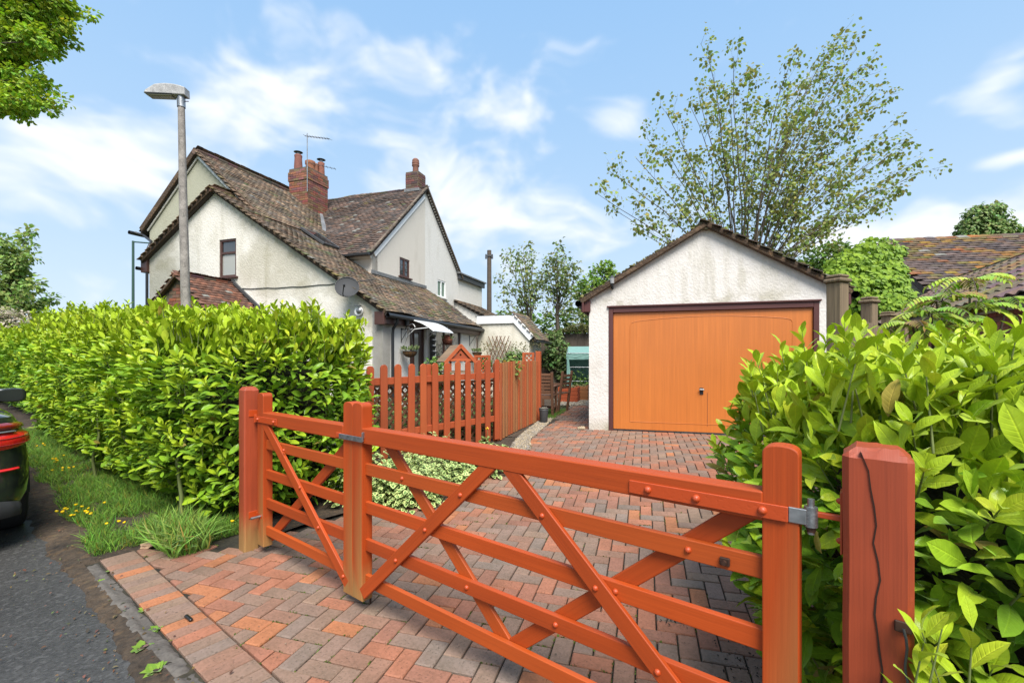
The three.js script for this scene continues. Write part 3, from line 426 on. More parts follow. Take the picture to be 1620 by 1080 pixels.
hedge({ name: 'laurel_hedge', label: 'large-leaved laurel bush in the right foreground behind the thick gate post', group: null, poly: [[1.01, 1.60], [1.11, 1.33], [1.85, 0.80], [3.4, 0.9], [3.6, 2.7], [1.38, 2.68], [1.13, 2.15]], edges: [0, 1, 2, 4, 5, 6], height: (X, D) => 1.36 + 0.09 * Math.min(1, Math.max(0, X - 1.1)), density: 980, topDensity: 1050, size: 0.122, tall: [[V(0.985, 0.53, 1.10), 2], [V(1.035, 0.56, 1.08), 2]], seed: 403, singles: 300, lush: 0.42, bulge: 0.14, minH: 0.03, shoot: 0.02 });

// -------- grass verge
function grassStuff(name, label, n, where, seed, len, tone = [[0.085, 0.20, 0.016], [0.20, 0.34, 0.035]]) {
  const r = rng(seed), L = []; let guard = 0;
  while (L.length < n && guard++ < n * 8) { const p = where(r); if (!p) continue; const d = new THREE.Vector3((r() - 0.5) * 1.3, 0.75 + 0.4 * r(), (r() - 0.5) * 1.3).normalize(); L.push([leafM(p, d, rv(r), len * (0.45 + 0.9 * r()), 1.1), mix3(tone[0], tone[1], r()).map((c, i) => c * (0.8 + 0.4 * r()) + (r() < 0.06 ? [0.16, 0.08, 0.02][i] : 0))]); }
  return tag(inst(name, BLADE, M.leaf, L, scene), label, 'grass');
}
grassStuff('grass', 'rough green grass verge between the tarmac and the left hedge', 42000, r => {
  const a = 4.1 + 9 * Math.pow(r(), 1.3), n = 0.62 + 1.5 * r(); const edge = 0.74 + 0.035 * (a - 4.1) + 0.13 * fbm(a * 1.6, 0, 3, 3) + (a < 4.45 ? 0.32 : 0); if (n < edge) return null; if (fbm(a * 2.1, n * 2.1, 8, 3) < -0.28) return null; if (a < 4.45 && n < 1.12) return null; const [X, D] = EN(a, n); if (X > -2.2) return null; return V(X, -0.005, D);
}, 51, 0.095);
grassStuff('long_grass', 'tuft of long fine grass at the edge of the paving under the hedge', 1500, r => { const a = 3.95 + r() * 0.55, n = 1.10 + 0.25 * r(); const [X, D] = EN(a, n); return V(X + 0.04 * (r() - 0.5), 0, D); }, 52, 0.20, [[0.14, 0.27, 0.03], [0.28, 0.40, 0.07]]);
// buttercups in the verge
{
  const r = rng(61), L = [], cup = new THREE.SphereGeometry(1, 8, 4, 0, Math.PI * 2, Math.PI * 0.45, Math.PI * 0.55);
  const spots = [[90, 722, 8], [100, 742, 5], [120, 808, 9], [128, 812, 6], [145, 802, 2], [185, 829, 3], [60, 700, 3], [352, 838, 1]];
  for (const [u, v, k] of spots) for (let i = 0; i < k; i++) { const D = EYE * F / (v - HY + 14); const p = at(u + (r() - 0.5) * 30, v, D); p.y = 0.06 + 0.07 * r(); p.z += (r() - 0.5) * 0.2; L.push([mtx(p, qEul(r() - 0.5, r() * 6, r() - 0.5), 0.011 + 0.004 * r()), [0.80, 0.58, 0.01]]); }
  tag(inst('buttercup', cup, mat([1, 1, 1], { roughness: 0.4 }), L, scene), 'small yellow buttercups dotted in the grass under the hedge', 'flowers');
}
// litter of dead leaves, twigs and crumbs on tarmac and paving
{
  const r = rng(71), L = [];
  for (let i = 0; i < 620; i++) { const a = 1.2 + 9 * r() * r(), n = 0.60 + 0.28 * (r() + r() - 1) - (r() < 0.25 ? r() * 0.5 : 0) + Math.max(0, a - 4.4) * 0.05; const [X, D] = EN(a, n); L.push([mtx(V(X, n < 0.66 ? -0.02 : 0.006, D), qEul(r() * 0.6, r() * 6, r() * 0.6), 0.008 + 0.026 * r() * r()), mix3([0.13, 0.075, 0.03], [0.36, 0.27, 0.13], r() * r()).map(c => c * (0.4 + 0.7 * r()))]); }
  for (let i = 0; i < 520; i++) { const X = -2.6 + 5 * r(), D = 1.7 + 5 * r() * r(); if (across(X, D) < 0.8 || !inside(pavePoly, X, D)) continue; L.push([mtx(VG(X, D, 0.006), qEul(r() * 0.5, r() * 6, r() * 0.5), 0.004 + 0.012 * r() * r()), mix3([0.05, 0.035, 0.02], [0.5, 0.42, 0.3], r() * r())]); }
  for (let i = 0; i < 230; i++) { const q = i < 150 ? [0.98 + (r() + r() - 1) * 0.16, 2.52 + (r() + r() - 1) * 0.10] : [1.10 + (r() + r() - 1) * 0.14, 2.15 + (r() + r() - 1) * 0.30]; L.push([mtx(VG(q[0], q[1], 0.006), qEul(r() * 0.5, r() * 6, r()), 0.005 + 0.011 * r()), [0.03, 0.024, 0.018]]); }
  tag(inst('leaf_litter', LEAF1, M.leaf, L, scene), 'dry leaf litter and crumbs of soil scattered on tarmac and paving', 'leaf litter');
  // moss and small weeds in the joints
  const W = []; for (let i = 0; i < 1700; i++) { const b = jointSpots[Math.floor(r() * jointSpots.length)], m = fbm(b[0] * 1.1, b[1] * 1.1, 3, 3); if (m < -0.02) continue; const A = -16.3 * Math.PI / 180 + b[2], onLong = r() < 0.6, lx = onLong ? (r() - 0.5) * 0.2 : 0.1015, lz = onLong ? 0.0507 : (r() - 0.5) * 0.1; const n = 2 + Math.floor(r() * 9 * (0.4 + m)); for (let k = 0; k < n; k++) { const qx = lx + (onLong ? (r() - 0.5) * 0.05 : (r() - 0.5) * 0.006), qz = lz + (onLong ? (r() - 0.5) * 0.006 : (r() - 0.5) * 0.04); const X = b[0] + Math.cos(A) * qx + Math.sin(A) * qz, D = b[1] + Math.sin(A) * qx - Math.cos(A) * qz; W.push([leafM(VG(X, D, -0.008), new THREE.Vector3(r() - 0.5, 0.5, r() - 0.5), rv(r), 0.008 + 0.010 * r() * r(), 1.6), mix3([0.07, 0.09, 0.012], [0.16, 0.22, 0.03], r())]); } }
  tag(inst('moss', LEAF1, M.leaf, W, scene), 'specks of moss and tiny weeds in the joints of the paving', 'moss');
  const weed = (X, D, y, s) => { for (let k = 0; k < 14; k++) { const a = r() * 6.28; C.push([leafM(V(X + 0.3 * s * (r() - 0.5), y, D + 0.3 * s * (r() - 0.5)), new THREE.Vector3(Math.cos(a), 0.4 + r() * 0.6, Math.sin(a)), UP, s * (0.6 + 0.6 * r()), 1.2), mix3([0.12, 0.26, 0.02], [0.26, 0.40, 0.04], r())]); } };
  const C = []; for (const [u, v, s] of [[225, 1028, 0.05], [243, 1065, 0.06], [228, 968, 0.035], [245, 998, 0.04], [178, 905, 0.04], [160, 922, 0.03], [498, 1035, 0.03]]) { const D = (EYE + 0.02) * F / (v - HY), p = at(u, v, D); weed(p.x, -p.z, p.y, s); }
  tag(inst('weed', LEAF1, M.leaf, C, scene), 'little green weeds growing between kerb stones and edging bricks', 'weeds');
  // one yellow fallen leaf, a pale stone, a dark slug
  const p = at(1078, 978, EYE * F / (978 - HY)); const yl = add('fallen_leaf', leafGeo(0.34, 0.2, 0.25), (() => { const m = M.laurel.clone(); m.color.setRGB(0.55, 0.34, 0.05); return m; })(), scene, p); yl.scale.setScalar(0.085); yl.rotation.set(0.1, -0.5, 0.05); yl.position.y = 0.012; tag(yl, 'yellow fallen leaf lying on the paving behind the large gate', 'leaf');
  const st = add('stone', pebble, mat([0.46, 0.30, 0.19], { roughness: 0.9, map: concMap }), scene, V(-2.80, 0.015, 3.49)); st.scale.set(0.05, 0.04, 0.035); tag(st, 'pale tan stone at the end of the edging bricks by the grass', 'stone');
  const slug = add('slug', new THREE.CapsuleGeometry(0.011, 0.06, 4, 10), mat([0.012, 0.011, 0.010], { roughness: 0.3 }), scene, V(-1.80, 0.009, 2.53)); slug.rotation.set(Math.PI / 2, 0, -0.95); slug.scale.set(1, 1, 0.8); tag(slug, 'black slug lying across the edging bricks', 'slug');
}
// variegated ground cover under the picket fence
{
  const r = rng(81), bed = thing('ivy_bed', 'low mound of cream and green variegated ivy at the foot of the picket fence', 'ground cover', V(-1.0, 0.05, 4.9)), L = [];
  const ivy = leafGeo(0.85, 0.12, 0.12, 4, 0.6);
  const blobs = [[-1.15, 4.7, 0.42, 0.44], [-0.75, 5.1, 0.42, 0.42], [-0.4, 5.45, 0.38, 0.34], [-0.95, 4.55, 0.3, 0.32], [-0.25, 5.75, 0.28, 0.24], [-1.45, 4.6, 0.4, 0.55], [-1.0, 5.4, 0.5, 0.5], [-0.55, 5.0, 0.22, 0.22]];
  for (let i = 0; i < 6200; i++) { const b = blobs[Math.floor(r() * blobs.length)], v = rv(r).normalize(); v.y = Math.abs(v.y); const q = Math.pow(r(), 0.35); const p = VG(b[0] + v.x * b[2] * q, b[1] - v.z * b[2] * q, 0.02 + v.y * b[3] * q); L.push([leafM(p.clone().sub(bed.position), new THREE.Vector3(v.x + r() - 0.5, 0.2 * v.y - 0.25, v.z + r() - 0.5), v.clone().addScaledVector(UP, 0.6).addScaledVector(rv(r), 0.5), 0.038 + 0.030 * r()), mix3([0.36, 0.48, 0.24], [0.68, 0.76, 0.46], r())]); }
  inst('foliage', ivy, M.ivy, L, bed);
  const t = new Tubes(4); for (let i = 0; i < 60; i++) { const b = blobs[i % blobs.length], p = VG(b[0], b[1], 0).sub(bed.position), q = VG(b[0] + (r() - 0.5) * b[2] * 1.6, b[1] + (r() - 0.5) * b[2] * 1.6, b[3] * (0.3 + 0.6 * r())).sub(bed.position); t.tube([p, p.clone().lerp(q, 0.5).add(rv(r).multiplyScalar(0.05)), q], 0.004); } add('stem', t.geo(), M.stem, bed);
}

{ const p = at(1376, 617, 1.62), m = M.laurel.clone(); m.color.setRGB(0.30, 0.10, 0.035); const d = add('dead_leaf', LAUREL[1], m, scene, p); d.scale.setScalar(0.105); d.rotation.set(1.2, 0.2, -1.2); tag(d, 'single russet dead leaf caught in the right laurel bush', 'leaf'); }

// ================================================================ GATES AND POSTS
function weather(geo, col, foot) {                                  // bare, algae-stained timber near the ground where the stain has gone
  const q = geo.attributes.position, c = new Float32Array(q.count * 3), base = [col.r, col.g, col.b];
  for (let i = 0; i < q.count; i++) { const y = q.getY(i) + 0.05 * fbm(q.getX(i) * 25, q.getY(i) * 4, q.getZ(i) * 25, 2), t = 0.85 * sstep(foot, foot * 0.15, y), w = 0.10 * fbm(q.getX(i) * 6, q.getY(i) * 5, q.getZ(i) * 6 + base[0] * 50, 3); const k = mix3(base, [0.33, 0.20, 0.065], t); for (let j = 0; j < 3; j++) c[3 * i + j] = k[j] * (1 + w); }
  geo.setAttribute('color', new THREE.BufferAttribute(c, 3));
}
function gatePost(label, a, w, h, seed, extra) {
  const [X, D] = extra.at, g = thing('gate_post', label, 'gate post', V(X, 0, D), -0.6564, null);
  const r = rng(seed), sub = new THREE.BoxGeometry(w, h, w, 10, 24, 10), p = sub.attributes.position;
  for (let i = 0; i < p.count; i++) {
    let x = p.getX(i), y = p.getY(i) + h / 2, z = p.getZ(i); const c = 0.007, e = Math.min(w / 2 - Math.abs(x), w / 2 - Math.abs(z));
    if (Math.abs(Math.abs(x) - w / 2) < 1e-5 && Math.abs(Math.abs(z) - w / 2) < 1e-5) { x -= Math.sign(x) * c; z -= Math.sign(z) * c; }
    if (y > h - 1e-4) y -= Math.max(0, 0.026 - e * extra.weather) + 0.004 * fbm(x * 20, z * 20, seed, 2);
    p.setXYZ(i, x + 0.0015 * fbm(x * 9, y * 3, z * 9 + seed, 2), y - 0.15 * (y < 1e-4 ? 1 : 0), z + 0.0015 * fbm(z * 9, y * 3, x * 9, 2));
  }
  let gg = toCreasedNormals(sub.toNonIndexed(), 0.5); uvBox(gg, 1, seed, seed * 0.7); weather(gg, M.post.color, extra.foot || 0.001); const pm = M.post.clone(); pm.color.setRGB(1, 1, 1); pm.vertexColors = true; add('post', gg, pm, g); return g;
}
{
  const gL = gatePost('slim red-stained gate post at the left against the tall hedge', 0, 0.108, 1.235, 3, { at: [-2.01, 3.475], weather: 1.2, foot: 0.34 });
  add('hinge_plate', bx(0.006, 0.05, 0.07, 0.002), M.iron, gL, new THREE.Vector3(0.056, 1.035, -0.01)); add('hinge_plate', bx(0.006, 0.05, 0.07, 0.002), M.iron, gL, new THREE.Vector3(0.056, 0.27, -0.01));
  const gR = gatePost('thick cracked red gate post in the right foreground', 0, 0.146, 1.215, 8, { at: [0.985, 1.228], weather: 0.9 });
  // long drying crack
  const pts = [], rr = rng(12); for (let i = 0; i <= 26; i++) { const y = 1.205 - i * 0.046; pts.push([-0.008 + 0.010 * fbm(i * 0.35, 2, 2, 2) + 0.028 * (i / 26) - (i < 3 ? 0.006 * (3 - i) : 0), y, 0.0010 + 0.0012 * Math.sin(i / 26 * Math.PI) * (0.6 + 0.6 * rr())]); }
  const cp = []; for (let i = 0; i < pts.length - 1; i++) { const [x, y, w] = pts[i], [x2, y2, w2] = pts[i + 1]; const zf = 0.0757; cp.push(x - w, y, zf, x2 - w2, y2, zf, x + w, y, zf, x + w, y, zf, x2 - w2, y2, zf, x2 + w2, y2, zf); cp.push(x - w, y, 0.05, x2 - w2, y2, 0.05, x - w, y, zf, x - w, y, zf, x2 - w2, y2, 0.05, x2 - w2, y2, zf); }
  const cg = new THREE.BufferGeometry(); cg.setAttribute('position', new THREE.Float32BufferAttribute(cp, 3)); cg.setAttribute('uv', new THREE.Float32BufferAttribute(new Float32Array(cp.length / 3 * 2), 2)); cg.computeVertexNormals();
  add('crack', cg, mat([0.022, 0.008, 0.004], { roughness: 1 }), gR);
  add('hinge_plate', bx(0.006, 0.17, 0.05, 0.002), M.iron, gR, new THREE.Vector3(-0.076, 1.0, 0.02));
  for (const y of [0.945, 1.055]) add('bolt', new THREE.SphereGeometry(0.009, 10, 6), M.iron, gR, new THREE.Vector3(-0.08, y, 0.02));
  add('hinge_arm', bx(0.075, 0.016, 0.016, 0.003), M.iron, gR, new THREE.Vector3(-0.108, 1.008, 0.02));
  const lk = new THREE.Vector3(0.05, 0.78, 0.078); add('lock_plate', bx(0.034, 0.028, 0.008, 0.003), M.rust, gR, lk);
  const cord = []; for (let i = 0; i <= 10; i++) cord.push(new THREE.Vector3(0.05 + 0.004 * Math.sin(i), 0.78 - i * 0.022, 0.088 + 0.004 * Math.sin(i * 0.9)).add(new THREE.Vector3(i * 0.0016, 0, 0))); add('cord', tubeGeo(cord, 0.0032, 6), M.darkGrey, gR);
}
function gate(name, label, s0, s1, kind) {                            // s: metres along the gate line from the right stile, rising to the left
  const P0 = [0.809 + E[0] * s1, 1.364 + E[1] * s1], g = thing(name, label, 'gate', V(P0[0], 0, P0[1]), -0.6564), W = s1 - s0;
  const X = s => s1 - s, mats = [M.gate, M.gateB, M.gateC]; let mi = 0; const nm = () => mats[mi++ % 3];
  const stile = (s, w, top) => {                                      // rounded head
    const sh = new THREE.Shape(), R = w / 2, yb = 0.06; sh.moveTo(-R, yb); sh.lineTo(R, yb); for (const y of [0.1, 0.15, 0.2, 0.28, 0.4, 0.6, 0.85]) sh.lineTo(R, y); sh.lineTo(R, top - R * 0.55); sh.bezierCurveTo(R, top - R * 0.12, R * 0.55, top, 0, top); sh.bezierCurveTo(-R * 0.55, top, -R, top - R * 0.12, -R, top - R * 0.55); for (const y of [0.85, 0.6, 0.4, 0.28, 0.2, 0.15, 0.1]) sh.lineTo(-R, y); sh.lineTo(-R, yb);
    const q = new THREE.ExtrudeGeometry(sh, { depth: 0.06, bevelEnabled: true, bevelSize: 0.004, bevelThickness: 0.005, bevelSegments: 2, curveSegments: 8 }); q.translate(0, 0, -0.03);
    const n = q.toNonIndexed ? q : q; uvBox(n, 1, s * 3, s); const bm = nm(), sm = bm.clone(); sm.color.setRGB(1, 1, 1); sm.vertexColors = true; weather(n, bm.color, 0.30); add('stile', n, sm, g, new THREE.Vector3(X(s), 0, 0));
  };
  stile(s0 + 0.045, 0.088, 1.19); stile(s1 - 0.045, 0.088, 1.19);
  const L = W - 0.18, cx = W / 2;
  add('top_rail', bx(L, 0.088, 0.078, 0.006), M.gate, g, new THREE.Vector3(cx, 1.008, 0));
  for (const y of [0.812, 0.592, 0.377, 0.172]) add('rail', bx(L, 0.068, 0.026, 0.004), nm(), g, new THREE.Vector3(cx, y, 0));
  const brace = (sa, ya, sb, yb, z) => beam('brace', new THREE.Vector3(X(sa), ya, z), new THREE.Vector3(X(sb), yb, z), 0.068, 0.022, nm(), g, new THREE.Vector3(0, 0, 1).cross(new THREE.Vector3(X(sb) - X(sa), yb - ya, 0)).normalize());
  const dome = new THREE.SphereGeometry(0.0115, 12, 6, 0, Math.PI * 2, 0, Math.PI / 2); dome.rotateX(Math.PI / 2);
  const bolt = (s, y, z, m = M.iron) => add('bolt', dome, m, g, new THREE.Vector3(X(s), y, z));
  const zf = 0.0247, zb = -0.0247;
  if (kind === 'large') {
    brace(1.115, 0.985, 2.085, 0.10, zf); brace(1.025, 0.985, 0.05, 0.10, zf + 0.0005);
    brace(1.925, 0.985, 1.02, 0.135, zb); brace(0.08, 0.985, 1.085, 0.135, zb - 0.0005);
    for (const [s, y] of [[1.30, 0.812], [1.545, 0.592], [1.775, 0.377], [0.84, 0.812], [0.60, 0.592], [0.365, 0.377]]) bolt(s, y, 0.0355);
    for (const [s, y] of [[0.27, 0.812], [0.53, 0.592], [1.75, 0.812], [1.51, 0.592], [1.28, 0.377], [0.79, 0.377]]) bolt(s, y, 0.0128);
    add('catch_bolt', bx(0.030, 0.026, 0.012, 0.003), M.rust, g, new THREE.Vector3(X(0.155), 0.806, 0.018)); add('nut', new THREE.CylinderGeometry(0.008, 0.008, 0.012, 6).rotateX(Math.PI / 2), M.rust, g, new THREE.Vector3(X(0.155), 0.806, 0.029));
    const st = add('hinge_strap', bx(0.485, 0.046, 0.007, 0.003), M.iron, g, new THREE.Vector3(X(0.222), 0.998, 0.0425)); void st;
    add('hinge_strap', bx(0.485, 0.046, 0.007, 0.003), M.iron, g, new THREE.Vector3(X(0.222), 0.998, -0.0425));
    for (const s of [0.045, 0.235, 0.395]) add('bolt', new THREE.SphereGeometry(0.013, 12, 6, 0, 6.2832, 0, Math.PI / 2).rotateX(Math.PI / 2), M.iron, g, new THREE.Vector3(X(s), 0.998, 0.046));
    add('hinge_eye', bx(0.046, 0.045, 0.012, 0.003), M.galv, g, new THREE.Vector3(X(-0.043), 0.998, 0.034)); add('hinge_eye', new THREE.CylinderGeometry(0.017, 0.017, 0.056, 16), M.galv, g, new THREE.Vector3(X(-0.075), 1.0, 0.026)); add('hinge_pin', new THREE.CylinderGeometry(0.009, 0.009, 0.10, 12), M.galv, g, new THREE.Vector3(X(-0.075), 1.0, 0.026)); add('hinge_pin', new THREE.CylinderGeometry(0.013, 0.011, 0.014, 12), M.rust, g, new THREE.Vector3(X(-0.075), 0.964, 0.026));
    add('drop_bolt', new THREE.CylinderGeometry(0.006, 0.006, 0.22, 8), M.rust, g, new THREE.Vector3(X(s1 - 0.045), 0.10, -0.055));
  } else {
    brace(s1 - 0.085, 0.985, s0 + 0.055, 0.11, zf); brace(s1 - 0.10, 0.12, s0 + 0.045, 0.985, zb);
    for (const [s, y] of [[s0 + 0.82, 0.812], [s0 + 0.60, 0.592], [s0 + 0.37, 0.377], [s0 + 0.09, 0.15]]) bolt(s, y, 0.0355);
    add('hinge_strap', bx(0.34, 0.046, 0.007, 0.003), M.iron, g, new THREE.Vector3(X(s1 - 0.15), 0.998, 0.0425)); for (const s of [s1 - 0.03, s1 - 0.28]) add('bolt', new THREE.SphereGeometry(0.012, 12, 6, 0, 6.2832, 0, Math.PI / 2).rotateX(Math.PI / 2), M.iron, g, new THREE.Vector3(X(s), 0.998, 0.046));
    add('hinge_eye', new THREE.CylinderGeometry(0.014, 0.014, 0.06, 14), M.iron, g, new THREE.Vector3(X(s1 + 0.035), 1.0, 0.03));
    add('adjuster_bolt', new THREE.CylinderGeometry(0.010, 0.010, 0.10, 10).rotateX(Math.PI / 2), M.galv, g, new THREE.Vector3(X(s1 - 0.045), 0.275, 0.05)); add('hinge_band', bx(0.10, 0.04, 0.07, 0.004), M.iron, g, new THREE.Vector3(X(s1 - 0.03), 0.275, 0));
  }
  return g;
}
const bigGate = gate('timber_gate', 'wide closed red five-bar gate with crossing braces across the drive', -0.045, 2.172, 'large');
const smallGate = gate('timber_gate', 'narrow red five-bar gate at the left next to the slim post', 2.178, 3.41, 'small');
{ // throw-over latch on the meeting stiles
  const g = thing('gate_latch', 'galvanised throw-over latch joining the two gates at the meeting stiles', 'latch', V(0.809 + E[0] * 2.172, 0, 1.364 + E[1] * 2.172), -0.6564);
  add('bar', bx(0.235, 0.030, 0.008, 0.002), M.galv, g, new THREE.Vector3(0.0, 0.988, 0.049)); add('bar', bx(0.008, 0.034, 0.106, 0.002), M.galv, g, new THREE.Vector3(0.118, 1.015, 0.0)); add('bar', bx(0.008, 0.05, 0.010, 0.002), M.galv, g, new THREE.Vector3(0.1185, 1.003, 0.049)); add('pivot', bx(0.05, 0.03, 0.016, 0.003), M.iron, g, new THREE.Vector3(-0.135, 0.99, 0.038));
}

// ================================================================ PICKET FENCE
{
  const C = [-0.19, 6.86], A1 = [-0.69, -0.72], B1 = [0.334, 0.943], r = rng(101);
  const f = thing('picket_fence', 'red stained picket fence with rounded tops turning a corner beside the drive', 'fence', VG(...C)), b = f.position;
  const round = (w, h, t) => { const s = new THREE.Shape(), R = w / 2; s.moveTo(-R, 0); s.lineTo(R, 0); s.lineTo(R, h - R); s.absarc(0, h - R, R, 0, Math.PI, false); s.lineTo(-R, 0); const g = new THREE.ExtrudeGeometry(s, { depth: t - 0.006, bevelEnabled: true, bevelSize: 0.003, bevelThickness: 0.003, bevelSegments: 1, curveSegments: 6 }); g.translate(0, 0, -t / 2 + 0.003); return g; };
  const rp = [0, 1, 2].map(k => uvBox(round(0.088, 1.19, 0.022), 1, k * 0.7, k * 0.3));
  const tA = Math.atan2(-A1[1], -A1[0]), tB = Math.atan2(B1[1], B1[0]);   // x axis left to right
  for (let i = 0; i < 13; i++) { const k = 0.05 + i * 0.19, X = C[0] + A1[0] * k, D = C[1] + A1[1] * k; const m = add('picket', rp[i % 3], M.picket[Math.floor(r() * 4)], f, VG(X, D, 0.045 + 0.012 * (r() - 0.5) + (0.2 - gy(X, D)) * 0.6).sub(b)); m.rotation.set(0, tA, (r() - 0.5) * 0.02); }
  const sp = [0, 1, 2].map(k => bx(0.072, 1.17, 0.02, 0.004));
  for (let i = 0; i < 17; i++) { const k = 0.07 + i * 0.122, X = C[0] + B1[0] * k, D = C[1] + B1[1] * k; const m = add('picket', sp[i % 3], M.picketOld[Math.floor(r() * 4)], f, VG(X, D, 0.605 + 0.012 * (r() - 0.5)).sub(b)); m.rotation.set(0, tB, (r() - 0.5) * 0.016); }
  const P = (o, dir, k, off, y) => { const nx = [dir[1], -dir[0]]; const X = o[0] + dir[0] * k + nx[0] * off, D = o[1] + dir[1] * k + nx[1] * off; return V(X, y, D).sub(b); };
  for (const y of [0.52, 1.17]) beam('rail', P(C, A1, 0.0, 0.035, y + 0.03), P(C, A1, 2.42, 0.035, y), 0.085, 0.035, M.picket[0], f);
  for (const y of [0.52, 1.17]) beam('rail', P(C, B1, 0.05, -0.035, y + 0.04), P(C, B1, 2.1, -0.035, y + 0.05), 0.085, 0.035, M.picketOld[1], f);
  for (const [d, k, off] of [[A1, -0.02, 0.09], [A1, 1.25, 0.09], [A1, 2.4, 0.09]]) { const p = P(C, d, k, off, 0.75); const m = add('fence_post', bx(0.075, 1.25, 0.075, 0.005), M.picket[2], f, p); m.rotation.y = tA; }
  // end post with a rounded lattice top
  const pe = P(C, B1, 2.14, -0.01, 0); const e = add('end_post', bx(0.095, 1.38, 0.095, 0.008), M.picket[1], f, pe.clone().add(new THREE.Vector3(0, 0.90, 0))); e.rotation.y = tB;
  // lattice behind the front pickets
  const lt = thing('trellis_panel', 'diamond lattice trellis fixed behind the front pickets of the red fence', 'trellis', VG(C[0] + A1[0] * 1.2 - 0.09, C[1] + A1[1] * 1.2 + 0.09)); lt.rotation.y = tA;
  add('frame', bx(2.34, 0.035, 0.03, 0.003), M.brownWood, lt, new THREE.Vector3(0, 1.02, 0)); add('frame', bx(2.34, 0.035, 0.03, 0.003), M.brownWood, lt, new THREE.Vector3(0, 0.16, 0));
  const sl = []; for (const s of [-1, 1]) for (let x = -2.0; x < 2.0; x += 0.112) { let a = [x, 0.18], c = [x + s * 0.83, 1.0]; let t0 = 0, t1 = 1; const cl = (p, q) => { for (const lim of [-1.16, 1.16]) { const d = q[0] - p[0]; const t = (lim - p[0]) / d; if (lim < 0 ? d > 0 : d < 0) t0 = Math.max(t0, t); else t1 = Math.min(t1, t); } }; cl(a, c); if (t1 - t0 < 0.05) continue; const p = new THREE.Vector3(mix(a[0], c[0], t0), mix(a[1], c[1], t0), s * 0.007), q = new THREE.Vector3(mix(a[0], c[0], t1), mix(a[1], c[1], t1), s * 0.007); sl.push([p, q]); }
  const r2 = rng(7); for (const [p, q] of sl) beam('lath', p, q, 0.030, 0.009, M.brownWood, lt, new THREE.Vector3(0, 0, 1).cross(q.clone().sub(p)).normalize(), 0);
}
{ // framed lattice screens standing beyond the fence
  const screen = (label, p, w, h, turn, m) => { const g = thing('lattice_screen', label, 'trellis', p, turn); for (const s of [-1, 1]) add('post', bx(0.045, h, 0.045, 0.004), m, g, new THREE.Vector3(s * w / 2, h / 2, 0)); for (const y of [h - 0.02, h - 0.42]) add('rail', bx(w, 0.04, 0.035, 0.003), m, g, new THREE.Vector3(0, y, 0)); for (const s of [-1, 1]) for (let x = -w / 2 - 0.4; x < w / 2 + 0.4; x += 0.085) { const a = [x, h - 0.41], b = [x + s * 0.38, h - 0.03]; const lo = -w / 2 + 0.02, hi = w / 2 - 0.02; let t0 = 0, t1 = 1; const d = b[0] - a[0]; const ta = (lo - a[0]) / d, tb = (hi - a[0]) / d; t0 = Math.max(0, Math.min(ta, tb)); t1 = Math.min(1, Math.max(ta, tb)); if (t1 - t0 < 0.08) continue; const P = t => new THREE.Vector3(mix(a[0], b[0], t), mix(a[1], b[1], t), s * 0.006); beam('lath', P(t0), P(t1), 0.02, 0.008, m, g, new THREE.Vector3(0, 0, 1).cross(P(1).sub(P(0))).normalize(), 0); } return g; };
  const p = at(763, 560, 8.3); p.y = 0.22; screen('small framed lattice screen rising just behind the fence corner', p, 0.27, 1.29, -0.33, M.picket[1]);
  const q = at(836, 556, 9.1); q.y = 0.22; screen('narrow lattice screen beside the tall end post of the picket fence', q, 0.20, 1.35, -0.33, M.picket[1]);
}
{ // bird table roof
  const g = thing('bird_table', 'wooden bird table with pitched felted roof showing above the pickets', 'bird table', V(-0.86, 0.22, 7.4), 0.42);
  add('pole', bx(0.07, 1.0, 0.07, 0.005), M.picket[0], g, new THREE.Vector3(0, 0.5, -0.15)); add('tray', bx(0.42, 0.03, 0.5, 0.004), M.birdWood, g, new THREE.Vector3(0, 1.01, -0.15));
  for (const s of [-1, 1]) { const m = add('roof_panel', bx(0.38, 0.022, 0.56, 0.004), M.birdWood, g, new THREE.Vector3(s * 0.125, 1.31, -0.2)); m.rotation.z = -s * 0.82; const b = add('bargeboard', bx(0.40, 0.055, 0.022, 0.004), M.picket[1], g, new THREE.Vector3(s * 0.128, 1.30, 0.092)); b.rotation.z = -s * 0.82; }
  const tri = new THREE.Shape([[-0.15, 0], [0.15, 0], [0, 0.15]].map(p => new THREE.Vector2(...p))); tri.holes.push(new THREE.Path().absarc(0, 0.07, 0.018, 0, 6.3, true)); const gg = new THREE.ExtrudeGeometry(tri, { depth: 0.016, bevelEnabled: false }); add('gable_board', gg, M.picket[2], g, new THREE.Vector3(0, 1.22, 0.06)); add('cross_bar', bx(0.36, 0.035, 0.02, 0.003), M.picket[1], g, new THREE.Vector3(0, 1.205, 0.085));
  for (const s of [-1, 1]) add('upright', bx(0.03, 0.22, 0.03, 0.003), M.picket[2], g, new THREE.Vector3(s * 0.16, 1.12, 0.05));
}
